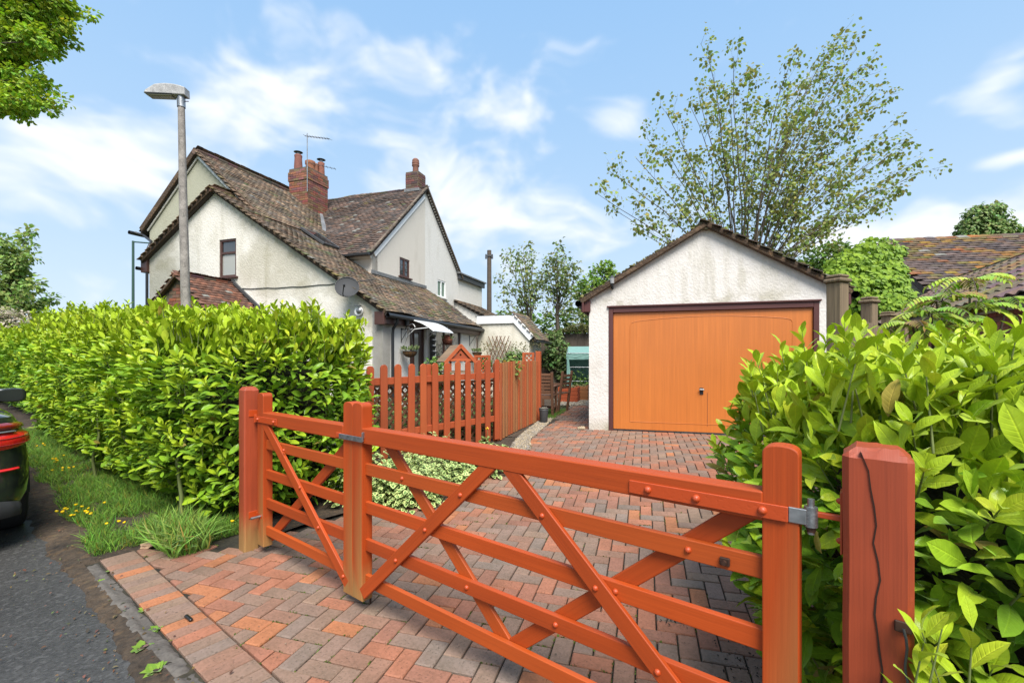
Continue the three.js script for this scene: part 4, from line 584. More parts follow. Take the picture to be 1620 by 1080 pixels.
{ // poppy by the fence corner
  const p = at(771, 679, 6.55), g = thing('yellow_poppy', 'single yellow poppy in front of the fence corner', 'flower', VG(p.x, 6.55)); const y = p.y - g.position.y;
  add('stem', tubeGeo([new THREE.Vector3(0.02, 0, 0), new THREE.Vector3(0.012, y * 0.5, 0.01), new THREE.Vector3(0, y, 0)], 0.003, 6), M.stem, g);
  const pm = mat([0.80, 0.52, 0.01], { roughness: 0.5 }); for (let i = 0; i < 4; i++) { const m = add('petal', leafGeo(0.95, -0.1, -0.4, 4, 0.7), pm, g, new THREE.Vector3(0, y, 0)); m.scale.setScalar(0.038); m.rotation.set(0, i * 1.57, 0.5); }
  const L = [], r = rng(5); for (let i = 0; i < 40; i++) L.push([leafM(new THREE.Vector3((r() - 0.5) * 0.12, 0.02 + r() * 0.12, (r() - 0.5) * 0.12), rv(r).setY(0.4), UP, 0.06, 1), mix3([0.16, 0.26, 0.05], [0.4, 0.45, 0.15], r())]); inst('foliage', LEAF1, M.leaf, L, g);
}

// ================================================================ ROOFS
// tiles laid on a sloping rectangle: o = lower left corner, eu = unit along the eave, ev = unit up the slope
const tileGeo = (w, h, t, camber = 0.008) => { const p = []; const pt = (i, j, top) => { const x = (i / 2 - 0.5) * w, y = j * h; return [x, y, (top ? t : 0) + camber * (1 - Math.pow(i - 1, 2))]; }; const q = (a, b, c, d) => p.push(...a, ...b, ...c, ...a, ...c, ...d); for (let i = 0; i < 2; i++) { q(pt(i, 0, 1), pt(i + 1, 0, 1), pt(i + 1, 1, 1), pt(i, 1, 1)); q(pt(i, 0, 0), pt(i + 1, 0, 0), pt(i + 1, 0, 1), pt(i, 0, 1)); } q(pt(0, 0, 0), pt(0, 0, 1), pt(0, 1, 1), pt(0, 1, 0)); q(pt(2, 0, 1), pt(2, 0, 0), pt(2, 1, 0), pt(2, 1, 1)); const g = new THREE.BufferGeometry(); g.setAttribute('position', new THREE.Float32BufferAttribute(p, 3)); const uv = []; for (let i = 0; i < p.length; i += 3) uv.push(p[i], p[i + 1] + p[i + 2]); g.setAttribute('uv', new THREE.Float32BufferAttribute(uv, 2)); g.computeVertexNormals(); return g; };
function tiles(parent, o, eu, ev, W, Hh, { w = 0.165, gauge = 0.1, t = 0.015, pal, seed, keep, jitter = 1, stagger = true, camber = 0.003, moss = null, mossy = 0.5, spotty = 0.35, sag = 0.02, name = 'roof_tile' }) {
  const r = rng(seed), n = eu.clone().cross(ev).normalize(), g = tileGeo(w * 0.975, gauge * 1.5, t, camber), L = [], tilt = Math.atan2(t * 1.15, gauge);
  for (let j = 0; j * gauge < Hh - 0.01; j++) for (let i = -1; i * w < W + 0.01; i++) {
    const x = (i + 0.5 + (stagger && j % 2 ? 0.5 : 0)) * w, y = j * gauge; if (x < 0 || x > W) continue; if (keep && !keep(x, y + gauge * 0.5)) continue;
    const wav = sag * fbm(x * 0.45, y * 0.6, seed, 2);
    const p = o.clone().addScaledVector(eu, x + (r() - 0.5) * 0.008 * jitter).addScaledVector(ev, y + (r() - 0.5) * 0.012 * jitter).addScaledVector(n, t * 1.6 + wav + r() * 0.004 * jitter);
    const q = qAxes(eu, ev, n).multiply(qEul(-tilt * 0.85 + (r() - 0.5) * 0.03 * jitter, (r() - 0.5) * 0.03 * jitter, (r() - 0.5) * 0.03 * jitter));
    let c = pal[Math.floor(r() * pal.length)]; const f = 0.5 + 0.5 * fbm(x * 0.9, y * 0.9, seed + 3, 4); const k = 0.6 + 0.85 * r() * r() + 0.2 * r();
    c = c.map(v => v * k); if (moss) { const mm = sstep(1 - mossy, 1.25 - mossy, f + (r() - 0.5) * spotty); c = mix3(c, moss[Math.floor(r() * moss.length)].map(v => v * (0.7 + 0.6 * r())), mm); } if (r() < 0.02) c = [0.25, 0.24, 0.21];
    L.push([mtx(p, q, 1), c]);
  }
  return inst(name, g, M.tile, L, parent);
}
function slab(name, pts, th, m, parent) {                             // convex polygon in space, thickness downwards
  const p = [], n = new THREE.Vector3().subVectors(pts[1], pts[0]).cross(new THREE.Vector3().subVectors(pts[2], pts[0])).normalize(); if (n.y < 0) n.negate(); const b = pts.map(v => v.clone().addScaledVector(n, -th));
  const tri = (a, c, d) => p.push(a.x, a.y, a.z, c.x, c.y, c.z, d.x, d.y, d.z);
  for (let i = 1; i < pts.length - 1; i++) { tri(pts[0], pts[i], pts[i + 1]); tri(b[0], b[i + 1], b[i]); }
  for (let i = 0; i < pts.length; i++) { const j = (i + 1) % pts.length; tri(pts[i], b[i], pts[j]); tri(pts[j], b[i], b[j]); }
  const g = new THREE.BufferGeometry(); g.setAttribute('position', new THREE.Float32BufferAttribute(p, 3)); g.computeVertexNormals(); uvBox(g, 1); return add(name, g, m, parent);
}
const halfPipe = (R, L) => { const g = new THREE.CylinderGeometry(R, R * 0.96, L, 8, 1, false, 0, Math.PI); g.rotateY(-Math.PI / 2); g.rotateX(Math.PI / 2); return g; };   // runs along z, hump up
function ridgeTiles(parent, a, b, R, Lp, pal, seed) { const d = b.clone().sub(a), n = Math.max(1, Math.round(d.length() / Lp)), r = rng(seed); d.normalize(); const x = UP.clone().cross(d).normalize(), y = d.clone().cross(x), g = halfPipe(R, Lp * 0.97); uvBox(g, 1); const L = []; for (let i = 0; i < n; i++) L.push([mtx(a.clone().addScaledVector(d, (i + 0.5) * Lp).addScaledVector(y, -R * 0.35 + r() * 0.008), qAxes(x, y, d).multiply(qEul((r() - 0.5) * 0.03, (r() - 0.5) * 0.03, 0)), 1), pal[Math.floor(r() * pal.length)].map(c => c * (0.7 + 0.6 * r()))]); return inst('ridge_tile', g, M.tile, L, parent); }
function brickFace(parent, o, eu, W, Hh, pal, seed, proud = 0.006, bw = 0.225, bh = 0.075) {     // a face of bricks standing proud of the mortar
  const r = rng(seed), n = eu.clone().cross(UP), g = new THREE.BoxGeometry(1, 1, 1), L = []; g.toNonIndexed(); uvBox(g, 0.2);
  for (let j = 0; (j + 1) * bh <= Hh + 0.01; j++) { let x = j % 2 ? -bw / 2 : 0; while (x < W - 0.02) { const x0 = Math.max(0, x), x1 = Math.min(W, x + bw); x += bw; if (x1 - x0 < 0.03) continue; L.push([mtx(o.clone().addScaledVector(eu, (x0 + x1) / 2).add(new THREE.Vector3(0, (j + 0.5) * bh, 0)).addScaledVector(n, proud * (0.6 + 0.6 * r()) - 0.02), qAxes(eu, UP, n), new THREE.Vector3(x1 - x0 - 0.011, bh - 0.011, 0.045)), pal[Math.floor(r() * pal.length)].map(c => c * (0.75 + 0.5 * r()))]); } }
  return inst('brick', g, M.paver, L, parent);
}
function windowPart(parent, name, x0, x1, y0, y1, z, { mullions = [], transoms = [], fw = 0.055, fm = M.brownPaint, pane = M.glass, sill = true, depth = 0.07, zs = 1 }) {   // in the plane z, facing +z
  const w = new THREE.Group(); w.name = name; w.position.set((x0 + x1) / 2, (y0 + y1) / 2, z); parent.add(w); const W = x1 - x0, Hh = y1 - y0;
  const f = (x, y, a, b) => add('frame', bx(a, b, depth, 0.004), fm, w, new THREE.Vector3(x, y, 0));
  f(0, Hh / 2 - fw / 2, W, fw); f(0, -Hh / 2 + fw / 2, W, fw); f(-W / 2 + fw / 2, 0, fw, Hh - 2 * fw); f(W / 2 - fw / 2, 0, fw, Hh - 2 * fw);
  const xs = [-W / 2 + fw, ...mullions.map(m => -W / 2 + m * W), W / 2 - fw]; mullions.forEach(m => f(-W / 2 + m * W, 0, fw, Hh - 2 * fw));
  for (let i = 0; i < xs.length - 1; i++) { const a = xs[i] + (i ? fw / 2 : 0), b = xs[i + 1] - (i < xs.length - 2 ? fw / 2 : 0); const ts = transoms.map(t => Hh / 2 - t * Hh), ys = [Hh / 2 - fw, ...ts, -Hh / 2 + fw]; ts.forEach(t => f((a + b) / 2, t, b - a, fw)); for (let k = 0; k < ys.length - 1; k++) { const c = ys[k] - (k ? fw / 2 : 0), d = ys[k + 1] + (k < ys.length - 2 ? fw / 2 : 0); add('pane', new THREE.BoxGeometry(b - a, c - d, 0.008), Array.isArray(pane) ? pane[(i + k) % pane.length] : pane, w, new THREE.Vector3((a + b) / 2, (c + d) / 2, 0.005)); } }
  if (sill) add('sill', bx(W + 0.14, 0.045, depth + 0.09, 0.006), fm === M.whitePaint ? M.white : fm, w, new THREE.Vector3(0, -Hh / 2 - 0.023, 0.04));
  return w;
}

// ================================================================ THE COTTAGE
const TILE_BROWN = [[0.20, 0.145, 0.095], [0.165, 0.122, 0.088], [0.24, 0.165, 0.105], [0.19, 0.155, 0.105], [0.27, 0.17, 0.11], [0.14, 0.108, 0.085], [0.31, 0.21, 0.13]];
const TILE_DARK = [[0.125, 0.088, 0.07], [0.10, 0.076, 0.064], [0.15, 0.10, 0.078], [0.18, 0.108, 0.076], [0.092, 0.074, 0.066], [0.135, 0.085, 0.064]];
const MOSS = [[0.17, 0.14, 0.065], [0.14, 0.12, 0.055], [0.21, 0.165, 0.08]];
const BRICKS = [[0.30, 0.115, 0.07], [0.24, 0.10, 0.065], [0.34, 0.14, 0.085], [0.19, 0.09, 0.06], [0.27, 0.14, 0.095]];
const house = thing('cottage', 'white rendered cottage with brown tiled roofs, several gables and two brick chimneys', 'house', V(-2.82, 0.22, 9.9), -19.1 * Math.PI / 180);
{
  const v = (x, y, z) => new THREE.Vector3(x, y, z), H = house, S = 0.64, eave = 2.33, apx = -4.97, apy = eave + S * 4.97;      // x right along the front, z towards the viewer
  // --- front gable wall with its window opening
  const lx = -7.42, ly = apy - 0.62 * (4.97 - 7.42) * -1;
  const fw = shapeWall([[lx, -0.3], [0, -0.3], [0, eave - 0.05], [apx, apy - 0.05], [lx, ly - 0.05]], [[-4.84, 3.27, -4.27, 4.22]], 0.28); add('gable_wall', fw, M.gable, H);
  windowPart(H, 'window', -4.84, -4.27, 3.27, 4.22, -0.06, { transoms: [0.36], pane: [M.glass, M.curtain], fw: 0.055, depth: 0.08 });
  // lean-to side wall (faces +x) : door and window openings
  const sw = shapeWall([[0, -0.3], [5.1, -0.3], [5.1, eave - 0.1], [0, eave - 0.1]], [[1.1, -0.2, 1.84, 2.05], [2.4, 1.24, 3.96, 2.08]], 0.26);
  const side = new THREE.Group(); side.name = 'side_wall'; side.rotation.y = Math.PI / 2; H.add(side); add('render', sw, M.white, side);
  windowPart(side, 'window', 2.4, 3.96, 1.24, 2.08, -0.07, { mullions: [0.36, 0.66], fw: 0.06, pane: [M.glass, M.glass, M.curtain] });
  const dr = new THREE.Group(); dr.name = 'front_door'; dr.position.set(1.47, 0, -0.08); side.add(dr);
  add('frame', bx(0.06, 2.05, 0.08), M.brownPaint, dr, v(-0.34, 1.02, 0)); add('frame', bx(0.06, 2.05, 0.08), M.brownPaint, dr, v(0.34, 1.02, 0)); add('frame', bx(0.62, 0.06, 0.08), M.brownPaint, dr, v(0, 2.02, 0)); add('leaf', bx(0.62, 1.98, 0.045), M.brownPaint, dr, v(0, 1.0, -0.005)); add('pane', bx(0.20, 1.25, 0.012, 0.003), M.curtain, dr, v(0.02, 1.22, 0.022)); for (const s of [-1, 1]) add('moulding', bx(0.03, 1.31, 0.02, 0.004), M.brownPaint, dr, v(0.02 + s * 0.115, 1.22, 0.026)); add('handle', bx(0.03, 0.16, 0.03, 0.006), M.galv, dr, v(-0.24, 1.02, 0.03));
  house.updateMatrixWorld(true); side.children.filter(o => o.isGroup).forEach(o => house.attach(o));
  // lean-to end wall and back
  add('end_wall', shapeWall([[-1.885, -0.3], [0, -0.3], [0, eave - 0.05], [-1.885, eave + S * 1.885 - 0.06]], [], 0.24), M.white, H, v(0, 0, -4.86));
  // --- main (olive) gable behind the front one
  const mx = -6.21, my = 6.86, z0 = -0.5, ms = 0.885, bendX = -3.9, lft = -8.2, lfy = my - 0.91 * (8.2 - 6.21);
  add('upper_gable_wall', shapeWall([[lft, 3.2], [-3.9, 3.2], [-3.9, my - ms * 2.31 - 0.08], [mx, my - 0.08], [lft, lfy - 0.08]], [], 0.25), M.olive, H, v(0, 0, z0));
  add('main_wall', new THREE.BoxGeometry(4.3, 5.0, 8.0), M.gable, H, v(-6.05, 2.2, -4.9));
  add('barge_board', bx(3.1, 0.10, 0.03, 0.004), M.whitePaint, H, v((mx - 3.95) / 2 + 0.03, my - ms * 1.10 - 0.19, z0 + 0.03), [0, 0, -Math.atan(ms)]);
  add('barge_board', bx(2.75, 0.05, 0.03, 0.004), M.white, H, v((mx + lft) / 2 - 0.02, (my + lfy) / 2 - 0.14, z0 + 0.03), [0, 0, Math.atan(0.91)]);
  // --- roofs. main right slope
  const zb = -9.2, th = Math.atan(ms), c1 = Math.cos(th), s1 = Math.sin(th), L1 = Math.hypot(2.31, 2.31 * ms);
  const rf = (name, pts, t = 0.07) => slab(name, pts, t, M.roofDeck, H);
  const main = rf('roof', [v(mx, my, z0 + 0.09), v(bendX, my - ms * 2.31, z0 + 0.09), v(bendX, my - ms * 2.31, zb), v(mx, my, zb)]);
  tiles(main, v(bendX - 0.0, my - ms * 2.31 + 0.0, z0 + 0.12), v(0, 0, -1), v(-c1, s1, 0), 6.6, L1, { pal: TILE_BROWN, seed: 21, moss: MOSS, mossy: 0.36, sag: 0.05 });
  const mainL = rf('roof', [v(mx, my, z0 + 0.09), v(mx, my, zb), v(lft - 0.25, lfy - 0.2, zb), v(lft - 0.25, lfy - 0.2, z0 + 0.09)]);
  { const a = Math.atan(0.91), L = Math.hypot(lft - 0.25 - mx, lfy - 0.2 - my); tiles(mainL, v(lft - 0.25, lfy - 0.2, -5), v(0, 0, 1), v(Math.cos(a), Math.sin(a), 0), 4.6, L, { pal: TILE_BROWN, seed: 22 }); }
  ridgeTiles(main, v(mx, my + 0.05, z0 + 0.14), v(mx, my + 0.05, -8), 0.125, 0.3, TILE_BROWN, 23);
  // lean-to / front gable right slope (one plane), front gable left slope
  const a2 = Math.atan(S), c2 = Math.cos(a2), s2 = Math.sin(a2), ex = 0.18, ey = eave - S * ex;
  const cat = rf('lean_to_roof', [v(ex, ey, 0.1), v(ex, ey, -5.2), v(bendX - 0.2, eave + S * 4.1, -5.2), v(bendX - 0.2, eave + S * 4.1, 0.1)]);
  const up2 = v(-c2, s2, 0);
  tiles(cat, v(ex, ey, 0.12), v(0, 0, -1), up2, 5.36, Math.hypot(4.1 + ex, (4.1 + ex) * S), { pal: TILE_BROWN, seed: 24, moss: MOSS, mossy: 0.46, sag: 0.05 });
  const fr = rf('gable_roof', [v(bendX, eave + S * 3.9, 0.1), v(bendX, eave + S * 3.9, -0.48), v(apx, apy, -0.48), v(apx, apy, 0.1)]);
  tiles(fr, v(bendX, eave + S * 3.9, 0.12), v(0, 0, -1), up2, 0.6, 1.3, { pal: TILE_BROWN, seed: 25, moss: MOSS, mossy: 0.5 });
  const frl = rf('gable_roof', [v(apx, apy, 0.1), v(apx, apy, -0.48), v(lx - 0.2, ly - 0.12, -0.48), v(lx - 0.2, ly - 0.12, 0.1)]);
  { const a = Math.atan(0.62); tiles(frl, v(lx - 0.2, ly - 0.12, -0.46), v(0, 0, 1), v(Math.cos(a), Math.sin(a), 0), 0.58, Math.hypot(2.65, 2.65 * 0.62), { pal: TILE_BROWN, seed: 26 }); }
  ridgeTiles(fr, v(apx, apy + 0.06, 0.14), v(apx, apy + 0.06, -0.48), 0.115, 0.3, TILE_BROWN, 27);
  // undercloak: a mortared edge along the verges
  const verge = (ax, ay, bx2, by, z, t = 0.06) => beam('verge', v(ax, ay, z), v(bx2, by, z), t, 0.07, M.vergeM, H, UP, 0.01);
  verge(0.16, eave - S * 0.16 - 0.0, apx, apy - 0.0, 0.085, 0.085); verge(lx - 0.15, ly - 0.08, apx, apy + 0.03, 0.095, 0.16); verge(bendX, my - ms * 2.31 - 0.01, mx, my - 0.01, z0 + 0.08, 0.09); verge(lft - 0.2, lfy - 0.14, mx, my + 0.03, z0 + 0.09, 0.16);
  // toothed brick course under the upper verge
  const teeth = (ax, ay, bx2, by, z, n, ry = 0, parent = H) => { const L = [], g = bx(0.05, 0.06, 0.06, 0.003), ang = Math.atan2(by - ay, bx2 - ax); for (let i = 0; i < n; i++) { const t = (i + 0.5) / n; L.push([mtx(v(mix(ax, bx2, t), mix(ay, by, t), z), qEul(0, 0, ang), 1), [0.62, 0.60, 0.54]]); } return inst('dentil', g, M.paver, L, parent); };
  teeth(bendX - 0.05, my - ms * 2.31 - 0.08, mx + 0.1, my - 0.16, z0 + 0.03, 30);
  // --- cross wing at the back: ridge along x, gable end faces +x at x = -1.885
  const wx = -1.885, rz = -5.1, ry = 6.98, ws = 0.93, ez = -2.2, ey2 = ry - ws * (5.1 - 2.2);
  const wing = new THREE.Group(); wing.name = 'wing_gable_wall'; wing.rotation.y = Math.PI / 2; wing.position.x = wx; H.add(wing);     // local x = depth
  add('smooth_render', shapeWall([[2.2, 2.6], [5.1, 2.6], [5.1, ry - 0.1], [2.2, ey2 - 0.1]], [[3.57, 3.76, 4.14, 4.34]], 0.25), M.smooth, wing);
  add('painted_brick', shapeWall([[5.1, -0.3], [7.62, -0.3], [7.62, ry - 0.94 * 2.52 - 0.1], [5.1, ry - 0.1]], [[5.97, 3.44, 6.6, 4.05]], 0.25), M.white, wing, v(0, 0, -0.004));
  windowPart(wing, 'window', 3.57, 4.14, 3.76, 4.34, -0.05, { mullions: [0.5], fw: 0.06 });
  windowPart(wing, 'window', 5.97, 6.6, 3.44, 4.05, -0.05, { mullions: [0.5], fw: 0.05, fm: M.whitePaint, pane: pmat([0.16, 0.22, 0.17], { roughness: 0.4 }) });
  house.updateMatrixWorld(true); wing.children.filter(o => o.isGroup).forEach(o => house.attach(o));
  add('barge_board', bx(3.75, 0.13, 0.03, 0.004), M.whitePaint, wing, v(3.66, ry - ws * 1.44 - 0.24, 0.02), [0, 0, Math.atan(ws)]);
  add('flashing', bx(3.0, 0.10, 0.03, 0.004), M.lead, wing, v(3.65, eave + S * 1.885 + 0.10, 0.02));
  add('wing_side_wall', new THREE.BoxGeometry(2.4, 2.2, 0.25), M.smooth, H, v(wx - 1.2, ey2 - 1.15, ez - 0.125 - 0.006));
  add('eave_band', bx(1.5, 0.12, 0.06, 0.006), M.white, H, v(wx - 0.75, ey2 - 0.22, ez + 0.035)); { const L = [], g = bx(0.09, 0.09, 0.06, 0.004); for (let i = 0; i < 6; i++) L.push([mtx(v(wx - 0.12 - i * 0.19, ey2 - 0.13, ez + 0.05), qEul(0, 0, 0), 1), [0.7, 0.68, 0.63]]); inst('dentil', g, M.paver, L, H); }
  const a3 = Math.atan(ws), c3 = Math.cos(a3), s3 = Math.sin(a3), lo = ez + 0.2, loy = ey2 - ws * 0.2;
  const wr = rf('wing_roof', [v(wx + 0.1, ry, rz), v(-6.2, ry, rz), v(-6.2, loy, lo), v(wx + 0.1, loy, lo)]);
  tiles(wr, v(-6.2, loy, lo), v(1, 0, 0), v(0, s3, -c3), 6.2 + wx + 0.12, Math.hypot(rz - lo, ry - loy), { pal: TILE_DARK, seed: 28, sag: 0.05, mossy: 0.3, moss: MOSS });
  const wr2 = rf('wing_roof', [v(wx + 0.1, ry, rz), v(-6.2, ry, rz), v(-6.2, ry - 0.94 * 2.75, rz - 2.75), v(wx + 0.1, ry - 0.94 * 2.75, rz - 2.75)]); void wr2;
  ridgeTiles(wr, v(wx + 0.1, ry + 0.05, rz), v(-6.0, ry + 0.05, rz), 0.12, 0.3, TILE_DARK, 29);
  { const t = new THREE.Group(); t.name = 'verge'; t.rotation.y = Math.PI / 2; t.position.x = wx; H.add(t); teeth(2.1, ey2 - 0.16, 5.0, ry - 0.16, 0.06, 34, 0, t); teeth(7.8, ry - 0.94 * 2.7 - 0.06, 5.2, ry - 0.16, 0.06, 34, 0, t); add('verge_edge', bx(3.9, 0.07, 0.08, 0.01), M.mortar, t, v(6.44, ry - 0.94 * 1.36, 0.09), [0, 0, -Math.atan(0.94)]); add('verge_edge', bx(4.2, 0.05, 0.08, 0.01), M.mortar, t, v(3.55, ry - ws * 1.52, 0.09), [0, 0, Math.atan(ws)]); }
  add('gutter', bx(1.9, 0.07, 0.09, 0.01), M.black, H, v(wx - 0.85, loy - 0.02, lo + 0.05));
  // valley between main roof and wing
  beam('valley_lead', v(-5.75, my - ms * 0.46 + 0.10, rz + 0.55), v(-3.15, ey2 - 0.18 + 0.02, lo + 0.02), 0.03, 0.16, M.lead, H, v(0.6, 0.8, 0));
  // flat-roofed end of the wing and little lean-to in front of it
  const ext = new THREE.Group(); ext.name = 'rear_extension'; ext.rotation.y = Math.PI / 2; ext.position.x = wx; H.add(ext);
  add('wall', shapeWall([[7.6, -0.3], [10.05, -0.3], [10.05, 4.5], [7.6, 4.5]], [], 2.6), M.white, ext, v(0, 0, -0.012)); add('fascia', bx(2.55, 0.20, 0.10, 0.01), M.darkGrey, ext, v(8.85, 4.42, 0.05)); add('flat_roof', bx(2.7, 0.06, 2.9, 0.01), M.lead, ext, v(8.85, 4.55, -1.3));
  const sl = slab('small_roof', [v(-0.4, 2.72, -7.3), v(-0.4, 2.72, -9.9), v(wx, 3.45, -9.9), v(wx, 3.45, -7.3)], 0.06, M.roofDeck, H); { const a = Math.atan2(0.73, 1.485); tiles(sl, v(-0.4, 2.72, -7.28), v(0, 0, -1), v(-Math.cos(a), Math.sin(a), 0), 2.6, 1.65, { pal: TILE_BROWN, seed: 30 }); }
  add('small_wall', shapeWall([[wx, -0.3], [-0.5, -0.3], [-0.5, 2.66], [wx, 3.38]], [], 0.2), M.white, H, v(0, 0, -7.36));
  // low flat-roofed extension with a raking white fascia to the right of the lean-to
  add('low_wall', shapeWall([[0, -0.3], [1.75, -0.3], [1.75, 1.9], [1.24, 2.42], [0, 2.42]], [], 1.4), M.cream, H, v(0, 0, -5.22)); beam('white_fascia', v(-0.02, 2.47, -5.19), v(1.30, 2.47, -5.19), 0.24, 0.05, M.whitePaint, H); beam('white_fascia', v(1.22, 2.53, -5.185), v(1.84, 1.86, -5.185), 0.20, 0.05, M.whitePaint, H);
  const lr = slab('low_roof', [v(1.22, 2.62, -5.2), v(1.22, 2.62, -6.9), v(1.98, 1.80, -6.9), v(1.98, 1.80, -5.2)], 0.05, M.roofDeck, H); { const a = Math.atan2(0.82, 0.76); tiles(lr, v(1.98, 1.80, -5.2), v(0, 0, -1), v(-Math.cos(a), Math.sin(a), 0), 1.7, 1.12, { pal: TILE_BROWN, seed: 32, moss: MOSS }); } add('flat_roof', bx(1.4, 0.04, 1.6, 0.01), M.lead, H, v(0.6, 2.60, -6.0)); add('gutter', bx(0.08, 0.06, 1.7, 0.01), M.black, H, v(2.02, 1.76, -6.05));
  // --- gutters, fascia, pipes
  add('fascia', bx(0.03, 0.20, 5.25, 0.004), M.brownPaint, H, v(0.10, ey - 0.13, -2.55)); add('soffit', bx(0.10, 0.02, 5.2, 0.002), M.brownPaint, H, v(0.05, ey - 0.22, -2.55)); add('barge_end', bx(0.24, 0.28, 0.05, 0.006), M.brownPaint, H, v(0.0, ey - 0.11, 0.10));
  { const t = new Tubes(8); t.tube([v(ex + 0.02, ey - 0.055, 0.10), v(ex + 0.02, ey - 0.065, -5.2)], 0.052); add('gutter', t.geo(), M.black, H); }
  { const t = new Tubes(8); t.tube([v(0.18, ey - 0.08, -0.3), v(0.18, ey - 0.18, -0.3), v(0.07, ey - 0.32, -0.3), v(0.06, ey - 0.45, -0.3), v(0.06, -0.1, -0.3)], 0.034); add('downpipe', t.geo(), M.black, H); }
  { const t = new Tubes(8); t.tube([v(lft - 0.22, lfy - 0.25, z0 + 0.25), v(lft - 0.05, lfy - 0.32, z0 + 0.12), v(lft + 0.62, lfy - 0.6, z0 + 0.35), v(lx - 0.05, lfy - 0.9, 0.03), v(lx - 0.05, 0, 0.03)], 0.036); add('downpipe', t.geo(), M.black, H); const u = new Tubes(8); u.tube([v(lft - 0.3, lfy - 0.26, z0 + 0.35), v(lft - 0.3, lfy - 0.26, -6)], 0.055); add('gutter', u.geo(), M.black, H); add('eave_box', bx(0.24, 0.34, 0.3, 0.01), M.brownPaint, H, v(lx - 0.12, ly - 0.26, -0.08)); const w2 = new Tubes(8); w2.tube([v(lx - 0.28, ly - 0.32, 0.15), v(lx - 0.28, ly - 0.32, -0.4)], 0.05); add('gutter', w2.geo(), M.black, H); }
  { const pts = []; for (let i = 0; i <= 16; i++) pts.push(v(-4.3 + i * 0.26, 2.96 - 0.05 * Math.sin(i / 16 * Math.PI) + 0.008 * Math.sin(i * 2.1), 0.012)); pts.push(v(-0.1, 3.05, 0.012).clone().setY(2.3)); add('cable', tubeGeo(pts.slice(0, 17), 0.009, 5), M.darkGrey, H); }
  // --- skylight
  const sk = new THREE.Group(); sk.name = 'skylight'; sk.position.set(-3.45, eave + S * 3.45 + 0.09, -2.0); sk.rotation.z = -a2; H.add(sk); for (const s of [-1, 1]) { add('frame', bx(0.95, 0.07, 0.05), M.darkGrey, sk, v(0, 0, s * 0.33)); add('frame', bx(0.05, 0.07, 0.6), M.darkGrey, sk, v(s * 0.45, 0, 0)); } add('pane', bx(0.86, 0.02, 0.62, 0.002), M.glass, sk, v(0, 0.02, 0));
  // --- porch on the gable wall, ridge towards the viewer
  const px = -4.42, pr = 3.11, pz = 1.27, pe = 0.95, pslope = 0.82;
  for (const s of [1, -1]) { const e = px + s * 1.12, eyy = pr - pslope * 1.12; const rfp = slab('porch_roof', [v(px, pr, 0), v(px, pr, pz + 0.1), v(e, eyy, pz + 0.1), v(e, eyy, 0)], 0.05, M.roofDeck, H); const a = Math.atan(pslope), L = Math.hypot(1.12, 1.12 * pslope); tiles(rfp, v(e, eyy, s > 0 ? pz + 0.12 : 0), v(0, 0, s > 0 ? -1 : 1), v(-s * Math.cos(a), Math.sin(a), 0), pz + 0.12, L, { pal: [[0.20, 0.085, 0.05], [0.16, 0.075, 0.05], [0.24, 0.10, 0.06], [0.13, 0.07, 0.05]], seed: 33 + s }); if (s > 0) { ridgeTiles(rfp, v(px, pr + 0.05, pz + 0.12), v(px, pr + 0.05, 0), 0.11, 0.3, [[0.20, 0.10, 0.065], [0.15, 0.085, 0.06]], 36); beam('flashing', v(px + 0.02, pr + 0.07, 0.03), v(e + 0.05, eyy + 0.09, 0.03), 0.07, 0.05, M.darkGrey, H); } verge(e, eyy - 0.02, px, pr - 0.03, pz + 0.08); }
  const pw = add('porch_wall', shapeWall([[px - pe, -0.3], [px + pe, -0.3], [px + pe, pr - pslope * pe - 0.06], [px, pr - 0.06], [px - pe, pr - pslope * pe - 0.06]], [], 0.2), M.mortar, H, v(0, 0, pz)); { const r = rng(61), L = [], g = new THREE.BoxGeometry(0.214, 0.064, 0.045); uvBox(g, 0.2); for (let j = 0; j < 40; j++) for (let i = -5; i < 6; i++) { const x = (i + (j % 2 ? 0.5 : 0)) * 0.225, y = j * 0.075; if (Math.abs(x) > pe - 0.08 || y > pr - pslope * (Math.abs(x) + 0.1) - 0.14) continue; L.push([mtx(v(px + x, y, pz - 0.018 + 0.004 * r()), qEul(0, 0, 0), 1), BRICKS[Math.floor(r() * 5)].map(c => c * (0.7 + 0.5 * r()))]); } inst('brick', g, M.paver, L, pw); pw.children[0].position.z = -pz; }
  for (const s of [-1, 1]) add('porch_side_wall', new THREE.BoxGeometry(0.2, pr - pslope * pe - 0.1 + 0.3, pz - 0.22), M.gable, H, v(px + s * (pe - 0.1), (pr - pslope * pe - 0.4) / 2, pz / 2 - 0.1));
  // --- chimneys
  const chimney = (x0, x1, za, zb2, y0, y1, pal, seed) => { const c = new THREE.Group(); c.name = 'chimney'; c.position.set((x0 + x1) / 2, y0, (za + zb2) / 2); H.add(c); const W = x1 - x0, D = Math.abs(zb2 - za), h = y1 - y0; const face = (w, d, ya, yb, sd) => { const core = add('mortar_core', new THREE.BoxGeometry(w - 0.006, yb - ya, d - 0.006), M.mortar, c, v(0, (ya + yb) / 2, 0)); void core; const f = [[v(-w / 2, ya, d / 2), v(1, 0, 0), w], [v(w / 2, ya, d / 2), v(0, 0, -1), d], [v(w / 2, ya, -d / 2), v(-1, 0, 0), w], [v(-w / 2, ya, -d / 2), v(0, 0, 1), d]]; f.forEach(([o, e, L], k) => brickFace(c, o, e, L, yb - ya, pal, seed + k)); }; face(W, D, 0, h - 0.42, seed); const ov = W > 0.6 ? 0.045 : 0.0; if (ov) face(W + ov, D + ov, h - 0.42, h - 0.12, seed + 7); else face(W, D, h - 0.42, h - 0.12, seed + 7); face(W + 0.0, D + 0.0, h - 0.12, h, seed + 13); return c; };
